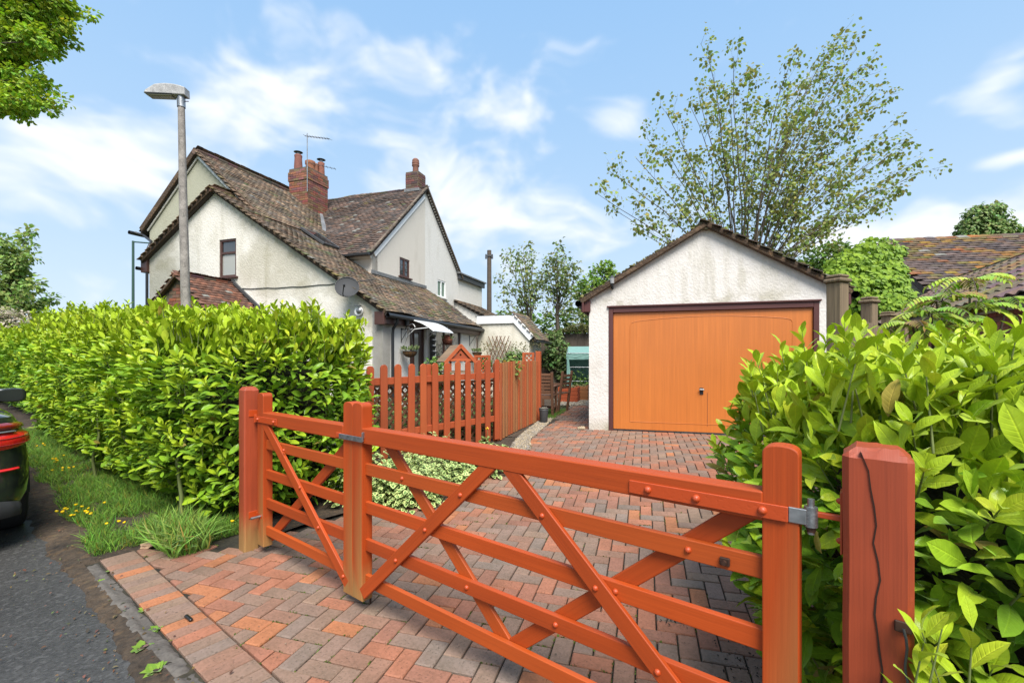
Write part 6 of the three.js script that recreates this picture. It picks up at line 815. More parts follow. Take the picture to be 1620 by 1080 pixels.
    const rr = rng(320), LT = []; for (let j = 0; j * gz < SL; j++) for (let i = 0; i * w < LL - 0.1; i++) { let c = [[0.20, 0.145, 0.11], [0.24, 0.165, 0.12], [0.17, 0.125, 0.10]][Math.floor(rr() * 3)]; c = mix3(c, [0.24, 0.17, 0.07], sstep(0.5, 0.8, 0.5 + 0.5 * fbm(i * 0.25, j * 0.3, 7, 3) + 0.2 * (rr() - 0.5))); LT.push([mtx(P2(LL - i * w, j * gz + 0.02).addScaledVector(n, 0.01), qAxes(ed.clone().negate(), up, n).multiply(qEul((rr() - 0.5) * 0.02, 0, (rr() - 0.5) * 0.015)), 1), c.map(x => x * (0.8 + 0.4 * rr()))]); } inst('roof_tile', tg, M.tile, LT, r2); }
  ridgeTiles(r2, P2(0, SL).add(new THREE.Vector3(0, 0.07, 0)), P2(LL, SL).add(new THREE.Vector3(0, 0.07, 0)), 0.13, 0.4, [[0.30, 0.22, 0.11], [0.26, 0.17, 0.12], [0.36, 0.26, 0.14]], 321);
  beam('verge_board', P2(LL - 0.02, 0).add(new THREE.Vector3(0, -0.06, 0)), P2(LL - 0.02, SL).add(new THREE.Vector3(0, -0.06, 0)), 0.16, 0.04, M.greyWood, h2); beam('fascia', P2(0, 0.02).add(new THREE.Vector3(0, -0.10, 0)), P2(LL, 0.02).add(new THREE.Vector3(0, -0.10, 0)), 0.16, 0.03, M.greyWood, h2);
  const wb = P2(0, 0).addScaledVector(nd, 0.32), we = P2(LL, 0).addScaledVector(nd, 0.32); const wl = beam('wall', wb.clone().setY(0.92), we.clone().setY(0.92), 2.5, 0.2, M.mortar, h2, UP, 0); void wl;
  brickFace(h2, we.clone().addScaledVector(nd, -0.11).setY(-0.3), ed.clone().negate(), LL, 2.44, [[0.46, 0.17, 0.10], [0.40, 0.15, 0.09], [0.50, 0.20, 0.12], [0.36, 0.13, 0.085], [0.44, 0.19, 0.12]], 322);
}

// ================================================================ TREES
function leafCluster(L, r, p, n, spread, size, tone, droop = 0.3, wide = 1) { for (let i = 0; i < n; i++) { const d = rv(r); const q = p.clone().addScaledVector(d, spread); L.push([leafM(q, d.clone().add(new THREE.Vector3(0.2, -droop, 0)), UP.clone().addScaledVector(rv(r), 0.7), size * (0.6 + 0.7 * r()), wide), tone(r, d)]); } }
function bentPath(a, b, bow, r, n = 6, rough = 0.05) { const L = a.distanceTo(b), pts = []; const side = rv(r).multiplyScalar(rough * L); for (let i = 0; i <= n; i++) { const t = i / n, p = a.clone().lerp(b, t); p.addScaledVector(bow, Math.sin(t * Math.PI)); p.addScaledVector(side, Math.sin(t * Math.PI * 1.7) * 0.5); p.addScaledVector(rv(r), rough * L * 0.12 * Math.sin(t * Math.PI)); pts.push(p); } return pts; }
const along = (pts, t) => { const x = clamp(t) * (pts.length - 1), i = Math.min(pts.length - 2, Math.floor(x)); return pts[i].clone().lerp(pts[i + 1], x - i); };
// a tree from a base and the tips its limbs reach for
function limbTree({ name, label, category = 'tree', group, base, fork, tips, r0, bark, leafSize, tone, seed, twigs = 10, twigLen = 0.22, perTwig = 5, clusterR = 0.12, droop = 0.3, wide = 1, wind = new THREE.Vector3(), start = 0.3, sub = 3, rise = 0.12, thick = 0.0085 }) {
  const r = rng(seed), g = thing(name, label, category, base.clone(), 0, group), t = new Tubes(6), tw = new Tubes(4), L = [], o = base;
  if (fork.distanceTo(base) > 0.05) t.tube(bentPath(base.clone().sub(o).setY(-0.2), fork.clone().sub(o), new THREE.Vector3(), r, 6, 0.03), k => r0 * (1 - 0.25 * k) * (k < 0.06 ? 1.3 : 1));
  for (const tip of tips) {
    const f0 = fork.clone().sub(o).add(rv(r).multiplyScalar(r0 * 0.5)), b = tip.clone().sub(o), Ln = f0.distanceTo(b), bow = UP.clone().multiplyScalar(-0.0 * Ln).add(new THREE.Vector3((f0.x - b.x) * rise, Ln * rise * 0.3, (f0.z - b.z) * rise));
    const path = bentPath(f0, b, bow, r, 9, 0.05), rr = Math.min(r0 * 0.5, 0.008 + Ln * thick); t.tube(path, k => rr * (1 - 0.9 * k) + 0.003);
    const n = Math.round(twigs * Ln / 4);
    const twig = (p, d, len, deep) => { const e = p.clone().addScaledVector(d, len); const pp = bentPath(p, e, wind.clone().multiplyScalar(len * 0.15), r, 3, 0.08); tw.tube(pp, k => (deep ? 0.004 : 0.0025 + len * 0.006) * (1 - 0.7 * k)); leafCluster(L, r, e, Math.ceil(perTwig * (0.5 + r())), clusterR, leafSize, tone, droop, wide); if (r() < 0.6) leafCluster(L, r, along(pp, 0.6), Math.ceil(perTwig * 0.5), clusterR * 0.7, leafSize, tone, droop, wide); if (deep > 0) for (let i = 0; i < sub; i++) twig(along(pp, 0.35 + 0.6 * r()), d.clone().addScaledVector(rv(r), 0.8).addScaledVector(UP, 0.2).add(wind).normalize(), len * (0.35 + 0.3 * r()), deep - 1); };
    for (let i = 0; i < n; i++) { const k = start + (1 - start) * Math.pow((i + r()) / n, 0.85), p = along(path, k), d = along(path, Math.min(1, k + 0.1)).sub(p).normalize(); twig(p, d.addScaledVector(rv(r), 0.75).addScaledVector(UP, 0.25).add(wind).normalize(), Ln * twigLen * (1.15 - 0.75 * k) * (0.6 + 0.6 * r()), 1); }
    leafCluster(L, r, b, perTwig + 2, clusterR, leafSize, tone, droop, wide);
  }
  add('trunk', t.geo(), bark, g); stuff(add('branches', tw.geo(), bark, g)); inst('crown', LEAF1, M.leaf, L, g); return g;
}
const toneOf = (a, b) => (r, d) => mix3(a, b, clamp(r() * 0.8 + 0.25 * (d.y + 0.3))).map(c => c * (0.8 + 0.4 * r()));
{ // the open wind-blown tree behind the garage: many stems
  const D = 14, rr = rng(401), T = (u, v) => at(u, v, D + (rr() - 0.5) * 3.4);
  const tips = [[1118, 98], [1112, 140], [1165, 96], [1085, 172], [1052, 178], [1020, 215], [1012, 255], [965, 268], [945, 298], [970, 330], [1005, 365], [1150, 150], [1190, 118], [1215, 170], [1185, 210], [1262, 92], [1295, 85], [1322, 78], [1352, 82], [1372, 108], [1385, 150], [1398, 175], [1350, 170], [1320, 130], [1280, 150], [1250, 205], [1440, 262], [1462, 265], [1400, 205], [1430, 215], [1425, 300], [1400, 250], [1380, 300], [1350, 235], [1340, 330], [1300, 260], [1385, 335], [1310, 350], [1060, 240], [1100, 250], [1140, 230], [1040, 330], [1075, 310], [1225, 260], [1260, 300], [1185, 290], [1130, 320], [1220, 330], [1300, 210], [1330, 285]].map(([u, v]) => T(u, v));
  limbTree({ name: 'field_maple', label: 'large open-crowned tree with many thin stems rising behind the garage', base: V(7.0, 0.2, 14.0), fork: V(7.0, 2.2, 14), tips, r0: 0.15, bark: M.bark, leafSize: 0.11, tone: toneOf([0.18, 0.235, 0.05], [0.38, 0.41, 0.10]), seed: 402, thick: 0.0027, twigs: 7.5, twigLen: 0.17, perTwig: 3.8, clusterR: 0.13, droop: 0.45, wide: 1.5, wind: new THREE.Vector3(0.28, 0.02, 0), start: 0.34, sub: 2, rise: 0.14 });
}
{ // pair of light trees behind the cottage
  const rr = rng(411), T = (u, v, D) => at(u, v, D + (rr() - 0.5) * 2.2);
  limbTree({ name: 'garden_tree', label: 'thin leaning tree with sparse leaves beside the telegraph pole', base: V(1.25, 0.22, 19.0), fork: at(838, 520, 19), tips: [[800, 410], [790, 440], [815, 400], [830, 395], [845, 408], [792, 470], [825, 430], [850, 440], [860, 430], [812, 465], [840, 470], [800, 490]].map(q => T(q[0], q[1], 19)), r0: 0.10, bark: M.bark, leafSize: 0.12, tone: toneOf([0.15, 0.21, 0.06], [0.32, 0.38, 0.12]), seed: 412, twigs: 11, twigLen: 0.24, perTwig: 3, clusterR: 0.17, wide: 1.4, start: 0.2, sub: 3 });
  limbTree({ name: 'garden_tree', label: 'taller twiggy tree right behind the far boarded fence', base: V(1.95, 0.22, 18.6), fork: at(882, 500, 18.6), tips: [[882, 390], [875, 405], [895, 405], [905, 415], [865, 420], [915, 440], [905, 465], [860, 450], [925, 470], [870, 470], [890, 440], [900, 490], [930, 500], [855, 490], [885, 425], [915, 420]].map(q => T(q[0], q[1], 18.6)), r0: 0.11, bark: M.bark, leafSize: 0.12, tone: toneOf([0.14, 0.19, 0.055], [0.30, 0.35, 0.11]), seed: 413, twigs: 11, twigLen: 0.24, perTwig: 3, clusterR: 0.16, wide: 1.4, start: 0.15, sub: 3 });
}
function clumpTree({ name, label, category = 'tree', base, blobs, n, size, tone, seed, droop = 0.2, wide = 1.4, trunk = 0.12 }) {
  const r = rng(seed), g = thing(name, label, category, base.clone()), L = [], t = new Tubes(5);
  for (const [p, R] of blobs) { const c = p.clone().sub(base); t.tube(bentPath(new THREE.Vector3(0, -0.2, 0), c, new THREE.Vector3(0, 0.2, 0), r, 5, 0.04), k => trunk * (1 - 0.85 * k)); for (let i = 0; i < 5; i++) { const e = c.clone().addScaledVector(rv(r).normalize(), R * 0.9); t.tube([c, c.clone().lerp(e, 0.5).addScaledVector(rv(r), 0.1 * R), e], k => 0.03 * (1 - 0.8 * k)); } const m = Math.floor(n * R * R); for (let i = 0; i < m; i++) { const d = rv(r).normalize(), lump = 0.78 + 0.34 * fbm(d.x * 1.8 + c.x, d.y * 1.8 + c.y, d.z * 1.8, 3); const q = c.clone().addScaledVector(d, R * lump * Math.pow(r(), 0.28)); L.push([leafM(q, d.clone().add(new THREE.Vector3(0, -droop, 0)).addScaledVector(rv(r), 0.8), UP.clone().addScaledVector(d, 0.6).addScaledVector(rv(r), 0.6), size * (0.6 + 0.7 * r()), wide), tone(r, d)]); } }
  add('trunk', t.geo(), M.bark, g); inst('crown', LEAF1, M.leaf, L, g); return g;
}
const bl = (u, v, D, R) => [at(u, v, D), R];
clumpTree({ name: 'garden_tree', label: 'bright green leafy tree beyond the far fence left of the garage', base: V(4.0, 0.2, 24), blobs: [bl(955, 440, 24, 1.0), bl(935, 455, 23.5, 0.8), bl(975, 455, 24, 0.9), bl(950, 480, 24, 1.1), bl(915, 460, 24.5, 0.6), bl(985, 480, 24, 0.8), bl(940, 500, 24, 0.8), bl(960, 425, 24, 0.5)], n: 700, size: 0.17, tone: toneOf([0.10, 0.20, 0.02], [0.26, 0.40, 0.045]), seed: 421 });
clumpTree({ name: 'garden_tree', label: 'round green bush tree low beside the telegraph pole', base: V(-0.4, 0.2, 26), blobs: [bl(798, 505, 26, 0.7), bl(780, 508, 26, 0.5), bl(812, 512, 26, 0.6)], n: 520, size: 0.18, tone: toneOf([0.06, 0.16, 0.02], [0.18, 0.32, 0.04]), seed: 422 });
clumpTree({ name: 'garden_tree', label: 'green tree between the garage roof and the ivy-covered roof', base: V(13.5, 0.2, 20), blobs: [bl(1300, 412, 20, 0.9), bl(1325, 402, 20, 0.7), bl(1285, 428, 20, 0.8), bl(1340, 415, 20, 0.7), bl(1315, 435, 20, 1.0), bl(1355, 405, 21, 0.5)], n: 700, size: 0.16, tone: toneOf([0.06, 0.13, 0.02], [0.19, 0.30, 0.04]), seed: 423 });
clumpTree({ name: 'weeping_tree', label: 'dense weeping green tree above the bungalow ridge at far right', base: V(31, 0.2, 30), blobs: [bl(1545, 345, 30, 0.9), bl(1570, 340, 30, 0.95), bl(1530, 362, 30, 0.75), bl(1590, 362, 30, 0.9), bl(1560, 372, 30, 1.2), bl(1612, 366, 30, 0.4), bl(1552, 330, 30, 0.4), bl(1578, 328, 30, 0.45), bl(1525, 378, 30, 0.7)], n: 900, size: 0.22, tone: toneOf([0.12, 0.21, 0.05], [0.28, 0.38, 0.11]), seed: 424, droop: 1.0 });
clumpTree({ name: 'tree_row', label: 'far row of mixed trees behind the boarded fence and garage', category: 'trees', base: V(8, 0.2, 34), blobs: [bl(840, 520, 34, 1.4), bl(880, 515, 34, 1.5), bl(920, 512, 34, 1.5), bl(960, 510, 35, 1.8), bl(1010, 505, 35, 2), bl(760, 540, 36, 1.2), bl(800, 535, 36, 1.3)], n: 160, size: 0.34, tone: toneOf([0.06, 0.12, 0.02], [0.16, 0.26, 0.04]), seed: 425 });
{ // left edge: layered young tree and blossom bush
  const rr = rng(431), T = (u, v) => at(u, v, 16 + (rr() - 0.5) * 2);
  limbTree({ name: 'garden_tree', label: 'young tree with tiered branches at the left edge beyond the hedge', base: V(-17.6, 0, 16), fork: at(10, 520, 16), tips: [[45, 375], [20, 400], [35, 412], [78, 470], [60, 455], [70, 490], [40, 440], [20, 430], [-20, 420], [-40, 390], [50, 480], [5, 385], [30, 460], [-30, 460], [10, 470], [64, 480], [42, 408]].map(q => T(...q)), r0: 0.10, bark: M.barkPale, leafSize: 0.14, tone: toneOf([0.15, 0.25, 0.05], [0.34, 0.44, 0.10]), seed: 432, twigs: 14, twigLen: 0.20, perTwig: 6, clusterR: 0.15, wide: 1.3, start: 0.3, sub: 3, rise: 0.2 });
  clumpTree({ name: 'blossom_bush', label: 'pale blossoming bush low at the left edge behind the hedge', category: 'shrub', base: V(-15.4, 0, 14.5), blobs: [bl(20, 510, 14.5, 0.55), bl(50, 515, 14.5, 0.45), bl(0, 505, 14.5, 0.5), bl(-30, 505, 14.5, 0.6), bl(70, 524, 14.5, 0.25)], n: 2200, size: 0.09, tone: (r) => r() < 0.55 ? [0.60, 0.52, 0.42] : mix3([0.14, 0.2, 0.05], [0.36, 0.36, 0.16], r()), seed: 433 });
}
{ // boughs overhanging from a tree left of the frame
  const rr = rng(441), T = (u, v, D) => at(u, v, D + (rr() - 0.5) * 0.8);
  limbTree({ name: 'oak_tree', label: 'leafy oak boughs reaching in at the top left corner', base: V(-14.5, 0, 8.6), fork: at(-320, 140, 8.6), tips: [[108, 22], [92, 38], [70, 10], [95, 0], [60, -20], [85, 60], [96, 72], [60, 78], [78, 88], [40, 60], [20, 40], [30, 95], [20, 20], [62, 140], [66, 168], [35, 140], [20, 165], [5, 120], [40, 170], [8, 172], [-40, 60], [-60, 120], [-20, 0], [100, -40], [30, 115], [45, 20]].map(q => T(q[0], q[1], 8.2)), r0: 0.28, bark: M.bark, leafSize: 0.066, tone: toneOf([0.16, 0.32, 0.015], [0.46, 0.58, 0.03]), seed: 442, twigs: 17, twigLen: 0.11, perTwig: 11, clusterR: 0.075, wide: 1.5, start: 0.62, sub: 4, rise: 0.05 });
}
{ // sumac with long feathered leaves over the right fence
  const r = rng(451), g = thing('sumac', 'sumac with long feathered leaves in front of the brick building', 'shrub', V(5.2, 0.1, 5.4)), L = [], t = new Tubes(5), o = g.position; const lf = leafGeo(0.30, 0.1, 0.15, 4);
  const heads = [[1535, 447, 5.2, 1.0], [1490, 478, 5.0, 1.0], [1585, 478, 5.2, 0.8], [1470, 500, 4.8, 0.9], [1545, 490, 5.2, 1.0], [1440, 515, 4.6, 0.8], [1510, 515, 5.0, 0.9], [1480, 525, 4.8, 0.8]];
  for (const [u, v, D, k] of heads) { const c = at(u, v, D).sub(o); t.tube(bentPath(new THREE.Vector3((r() - 0.5) * 0.5, 0, (r() - 0.5) * 0.4), c, new THREE.Vector3(), r, 5, 0.06), q => 0.03 - 0.02 * q); const n = 8; for (let i = 0; i < n; i++) { const a = i / n * 6.28 + r(), len = (0.28 + 0.16 * r()) * k, d = new THREE.Vector3(Math.cos(a), 0.5 + 0.6 * r(), Math.sin(a)), pts = []; for (let j = 0; j <= 8; j++) { const s = j / 8; pts.push(c.clone().addScaledVector(d, len * s).add(new THREE.Vector3(0, -0.55 * len * s * s * 1.6, 0))); } t.tube(pts, 0.004); const col = mix3([0.20, 0.36, 0.03], [0.42, 0.52, 0.06], r()); const red = r() < 0.12; for (let j = 1; j <= 11; j++) { const s = 0.12 + 0.88 * j / 11, p = along(pts, s), dd = along(pts, Math.min(1, s + 0.08)).sub(along(pts, s - 0.08)).normalize(), side = dd.clone().cross(UP).normalize(); for (const q of j === 11 ? [0] : [-1, 1]) L.push([leafM(p, dd.clone().multiplyScalar(0.45).addScaledVector(side, q).addScaledVector(UP, -0.35), UP.clone().addScaledVector(side, q * 0.2), 0.15 * k * (1 - 0.4 * s * s) * (0.8 + 0.3 * r())), red ? [0.34, 0.22, 0.06] : col.map(x => x * (0.8 + 0.4 * r()))]); } } }
  add('stem', t.geo(), M.bark, g); inst('foliage', lf, M.leaf, L, g);
}
{ // shrubs around the path end
  clumpTree({ name: 'garden_shrub', label: 'broad-leaved shrub against the far boarded fence left of the greenhouse', category: 'shrub', base: V(1.55, 0.22, 16.2), blobs: [bl(882, 555, 16.2, 0.55), bl(868, 568, 16.2, 0.4), bl(895, 572, 16.2, 0.45), bl(878, 535, 16.3, 0.35), bl(890, 588, 16.2, 0.4)], n: 1500, size: 0.13, tone: toneOf([0.06, 0.13, 0.03], [0.22, 0.31, 0.09]), seed: 461, wide: 1.5 });
  clumpTree({ name: 'garden_shrub', label: 'green shrub behind the picket fence beside the bird table', category: 'shrub', base: V(-1.5, 0.22, 8.6), blobs: [bl(690, 585, 8.6, 0.20), bl(682, 578, 8.6, 0.16), bl(700, 598, 8.4, 0.2), bl(676, 600, 8.6, 0.2)], n: 3000, size: 0.085, tone: toneOf([0.06, 0.15, 0.02], [0.20, 0.34, 0.05]), seed: 462 });
  const r = rng(463), g = thing('garden_plants', 'mixed garden plants growing inside the fenced garden behind the trellis', 'plants', V(-1.9, 0.2, 7.4)), L = []; for (let i = 0; i < 5200; i++) { const t = r(), X = -2.6 + 2.3 * r(), D = 6.6 + 2 * r() - 0.0; if ((X + 0.19) * 0.72 + (D - 6.86) * 0.69 < -0.0 + (X + 0.19) * 0 && (D - 6.86) < (X + 0.19) * 1.04 + 0.25) continue; const y = (0.25 + 0.75 * Math.abs(fbm(X * 1.5, 1, D * 1.5, 2))) * r(); L.push([leafM(V(X, 0.2 + y, D).sub(g.position), rv(r).setY(r() * 0.8), UP.clone().addScaledVector(rv(r), 0.6), 0.06 + 0.05 * r(), 1), t < 0.02 ? [0.6, 0.5, 0.1] : mix3([0.05, 0.11, 0.02], [0.20, 0.26, 0.07], r())]); } inst('foliage', LEAF1, M.leaf, L, g);
  const yl = thing('climbing_rose', 'small leafy climber with yellow blooms on top of the side pickets', 'climber', V(0.1, 0.22, 7.6)); const L2 = []; for (let i = 0; i < 160; i++) { const p = at(805 + (r() + r() - 1) * 22, 582 + (r() + r() - 1) * 18, 7.55).sub(yl.position); L2.push([leafM(p, rv(r), UP.clone().addScaledVector(rv(r), 0.6), 0.05 + 0.03 * r(), 1.1), r() < 0.12 ? [0.65, 0.45, 0.08] : mix3([0.14, 0.24, 0.04], [0.32, 0.42, 0.09], r())]); } inst('foliage', LEAF1, M.leaf, L2, yl); const tt = new Tubes(4); for (let i = 0; i < 2; i++) tt.tube([new THREE.Vector3(-0.35 - 0.1 * i, 0, -0.1), new THREE.Vector3(-0.3, 0.7, -0.05), at(797 + i * 12, 584, 7.6).sub(yl.position)], 0.005); add('stem', tt.geo(), M.stem, yl);
}

// ================================================================ STREET AND GARDEN THINGS
{ // concrete street lamp, leaning slightly
  const foot = at(297, 480, 7.0); foot.y = 0; const top = at(286, 150, 7.0), g = thing('street_lamp', 'tall tapering concrete street lamp leaning a little behind the hedge', 'street lamp', foot), b = top.clone().sub(foot); b.x += 0.0;
  const lean = new THREE.Group(); void lean; const t = new Tubes(8); t.tube([new THREE.Vector3(0.02, 0, 0), b.clone().multiplyScalar(0.35).add(new THREE.Vector3(0.01, 0, 0)), b.clone().multiplyScalar(0.7), b], k => 0.080 - 0.033 * k); add('column', t.geo(), M.lampConc, g); const c = new Tubes(14); c.tube([b.clone().multiplyScalar(0.965), b.clone().multiplyScalar(1.005)], 0.056); add('collar', c.geo(), M.galv, g); for (const y of [-0.05, -0.10]) add('screw', new THREE.CylinderGeometry(0.006, 0.006, 0.06, 6).rotateZ(Math.PI / 2), M.rust, g, b.clone().add(new THREE.Vector3(0.085, y, 0)));
  const hd = new THREE.Group(); hd.name = 'lantern'; hd.position.copy(b); hd.scale.setScalar(0.76); hd.rotation.set(0.05, 0.12, 0.02); g.add(hd);
  const sh = new THREE.Shape(); sh.moveTo(0.10, -0.02); sh.lineTo(0.10, 0.10); sh.bezierCurveTo(-0.05, 0.165, -0.28, 0.175, -0.44, 0.13); sh.lineTo(-0.60, 0.02); sh.lineTo(-0.62, -0.01); sh.lineTo(0.10, -0.02); const ge = new THREE.ExtrudeGeometry(sh, { depth: 0.16, bevelEnabled: true, bevelSize: 0.02, bevelThickness: 0.02, bevelSegments: 2 }); ge.translate(0, 0.0, -0.08); add('housing', ge, mat([0.60, 0.60, 0.60], { roughness: 0.6, map: concMap }), hd); add('glass_bowl', bx(0.46, 0.05, 0.17, 0.015), pmat([0.10, 0.095, 0.045], { roughness: 0.25 }), hd, new THREE.Vector3(-0.36, -0.045, 0)); add('bowl_frame', bx(0.50, 0.02, 0.20, 0.006), M.darkGrey, hd, new THREE.Vector3(-0.36, -0.022, 0));
}
{ const p = at(210, 480, 22); p.y = 0; const tp = at(210, 381, 22).y, g = thing('street_lamp', 'slim dark green lamp post with a short arm far beyond the hedge', 'street lamp', p); const t = new Tubes(8); t.tube([new THREE.Vector3(0, 0, 0), new THREE.Vector3(0, tp, 0)], k => 0.075 - 0.02 * k); add('column', t.geo(), mat([0.03, 0.075, 0.055], { roughness: 0.5 }), g); add('arm', tubeGeo([new THREE.Vector3(0, tp - 0.04, 0), new THREE.Vector3(1.1, tp - 0.13, 0.0)], 0.035, 6), mat([0.03, 0.075, 0.055], { roughness: 0.5 }), g); add('lantern', bx(0.55, 0.10, 0.2, 0.03), M.darkGrey, g, new THREE.Vector3(1.3, tp - 0.14, 0)); }
{ const p = at(774, 500, 22), h = at(774, 396, 22).y; p.y = 0; const g = thing('telegraph_pole', 'dark wooden telegraph pole behind the cottage', 'pole', p); const t = new Tubes(10); t.tube([new THREE.Vector3(0, 0, 0), new THREE.Vector3(0, h, 0)], k => 0.14 - 0.035 * k); add('pole', t.geo(), M.darkFence, g); add('bracket', bx(0.34, 0.06, 0.06), M.darkGrey, g, new THREE.Vector3(0, h - 0.28, 0.1)); for (const s of [-1, 1]) add('insulator', new THREE.CylinderGeometry(0.035, 0.045, 0.22, 8), M.darkGrey, g, new THREE.Vector3(s * 0.15, h - 0.32, 0.12)); const w = []; for (let i = 0; i <= 16; i++) { const k = i / 16; w.push(new THREE.Vector3(0, h - 0.3, 0.1).lerp(at(640, 300, 16).sub(p), k).add(new THREE.Vector3(0, -0.4 * Math.sin(k * Math.PI), 0))); } void w; }
{ // slatted bench
  const v = (x, y, z) => new THREE.Vector3(x, y, z), g = thing('garden_bench', 'brown slatted wooden garden bench seen from behind at the path edge', 'bench', V(0.80, 0.225, 10.0), -0.25);
  for (let i = 0; i < 6; i++) add('back_slat', bx(0.60, 0.055, 0.018, 0.003), M.brownWood, g, v(-0.18, 0.52 + i * 0.072, 0.26 + i * 0.012)); for (const x of [-0.5, 0.13]) { const l = add('leg', bx(0.055, 0.95, 0.05, 0.004), M.brownWood, g, v(x, 0.46, 0.27)); l.rotation.x = 0.10; add('leg', bx(0.055, 0.60, 0.05, 0.004), M.brownWood, g, v(x, 0.30, -0.22)); add('arm_rest', bx(0.07, 0.025, 0.56, 0.004), M.brownWood, g, v(x, 0.62, 0.02)); add('stretcher', bx(0.03, 0.05, 0.5, 0.004), M.brownWood, g, v(x, 0.16, 0.02)); } for (let i = 0; i < 5; i++) add('seat_slat', bx(0.66, 0.02, 0.08, 0.003), M.brownWood, g, v(-0.18, 0.42, -0.2 + i * 0.1)); add('seat_rail', bx(0.64, 0.06, 0.025, 0.003), M.brownWood, g, v(-0.18, 0.38, 0.24)); add('stretcher', bx(0.64, 0.05, 0.03, 0.003), M.brownWood, g, v(-0.18, 0.16, 0.0));
  const c = thing('garden_chair', 'brown wooden chair back angled beyond the slatted bench', 'chair', V(1.02, 0.225, 10.7), 1.0); for (let i = 0; i < 4; i++) add('back_slat', bx(0.46, 0.06, 0.02, 0.003), M.brownWood, c, v(0, 0.56 + i * 0.09, 0.24 + i * 0.02)); for (const x of [-0.24, 0.24]) { const l = add('leg', bx(0.05, 0.96, 0.05, 0.004), M.brownWood, c, v(x, 0.46, 0.25)); l.rotation.x = 0.13; add('leg', bx(0.05, 0.6, 0.05, 0.004), M.brownWood, c, v(x, 0.3, -0.2)); add('arm_rest', bx(0.06, 0.025, 0.5, 0.004), M.brownWood, c, v(x, 0.62, 0.0)); } add('seat', bx(0.5, 0.03, 0.46, 0.004), M.brownWood, c, v(0, 0.42, 0.02));
}
{ const r = rng(471), v = (x, y, z) => new THREE.Vector3(x, y, z);
  const plant = (label, X, D, w, d, m, turn) => { const g = thing('planter_box', label, 'planter', V(X, 0.222, D), turn); for (let k = 0; k < 4; k++) { const y = 0.055 + k * 0.105; add('board', bx(w, 0.098, 0.025, 0.004), m, g, v(0, y, d / 2)); add('board', bx(w, 0.098, 0.025, 0.004), m, g, v(0, y, -d / 2)); add('board', bx(0.025, 0.098, d - 0.03, 0.004), m, g, v(w / 2 - 0.012, y, 0)); add('board', bx(0.025, 0.098, d - 0.03, 0.004), m, g, v(-w / 2 + 0.012, y, 0)); } for (const sx of [-1, 1]) for (const sz of [-1, 1]) add('corner_post', bx(0.05, 0.44, 0.05, 0.004), m, g, v(sx * (w / 2 - 0.04), 0.22, sz * (d / 2 - 0.04))); add('soil', bx(w - 0.06, 0.06, d - 0.06, 0.01), M.soil, g, v(0, 0.36, 0)); const L = []; for (let i = 0; i < 70; i++) L.push([leafM(v((r() - 0.5) * w * 0.8, 0.40 + 0.04 * r(), (r() - 0.5) * d * 0.8), rv(r).setY(r()), UP, 0.06, 1), mix3([0.1, 0.14, 0.03], [0.35, 0.30, 0.14], r())]); inst('plant', LEAF1, M.leaf, L, g); };
  plant('red-brown wooden planter box beside the gravel at the path end', 1.62, 12.9, 0.55, 0.45, M.picket[0], -0.3); plant('second paler planter box behind the red-brown one near the greenhouse', 2.05, 13.4, 0.42, 0.4, M.picketOld[3], -0.3);
  const g = thing('plant_pot', 'dark grey round pot at the far end of the picket fence', 'pot', V(0.60, 0.222, 8.62)); add('pot', new THREE.LatheGeometry([[0.0, 0], [0.07, 0], [0.085, 0.24], [0.092, 0.25], [0.092, 0.27], [0.078, 0.27], [0.075, 0.22], [0, 0.22]].map(q => new THREE.Vector2(...q)), 20), M.darkGrey, g); add('rope', new THREE.TorusGeometry(0.08, 0.012, 6, 20).rotateX(Math.PI / 2), M.conc, g, v(0, 0.285, 0)); const L = []; for (let i = 0; i < 30; i++) L.push([leafM(v((r() - 0.5) * 0.1, 0.26, (r() - 0.5) * 0.1), rv(r).setY(0.9), UP, 0.06, 0.8), mix3([0.2, 0.2, 0.16], [0.4, 0.4, 0.34], r())]); inst('plant', LEAF1, M.leaf, L, g);
  // plastic-covered greenhouse
  const gh = thing('plastic_greenhouse', 'small green plastic-covered greenhouse left of the garage wall', 'greenhouse', V(2.55, 0.22, 15.0), -0.2); const W = 1.4, Dp = 0.8, Hh = 1.62; const fr = new Tubes(6); for (const x of [-W / 2, W / 2]) for (const z of [-Dp / 2, Dp / 2]) fr.tube([v(x, 0, z), v(x, Hh - (z > 0 ? 0.22 : 0), z)], 0.014); for (const y of [0.5, 0.95, Hh - 0.22]) fr.tube([v(-W / 2, y, Dp / 2), v(W / 2, y, Dp / 2)], 0.014); fr.tube([v(-W / 2, Hh, -Dp / 2), v(W / 2, Hh, -Dp / 2)], 0.014); for (const x of [-W / 2, W / 2]) fr.tube([v(x, Hh, -Dp / 2), v(x, Hh - 0.22, Dp / 2)], 0.014); add('frame', fr.geo(), M.galv, gh);
  const cov = (name, a, b, m) => { const gg = new THREE.PlaneGeometry(1, 1, 16, 10), p = gg.attributes.position; for (let i = 0; i < p.count; i++) { const x = p.getX(i) + 0.5, y = p.getY(i) + 0.5; const q = a[0].clone().lerp(a[1], x).lerp(b[0].clone().lerp(b[1], x), y); q.add(v(0, 0, 0.02 + 0.018 * fbm(x * 6, y * 6, 2, 2))); p.setXYZ(i, q.x, q.y, q.z); } gg.computeVertexNormals(); return add(name, gg, m, gh); };
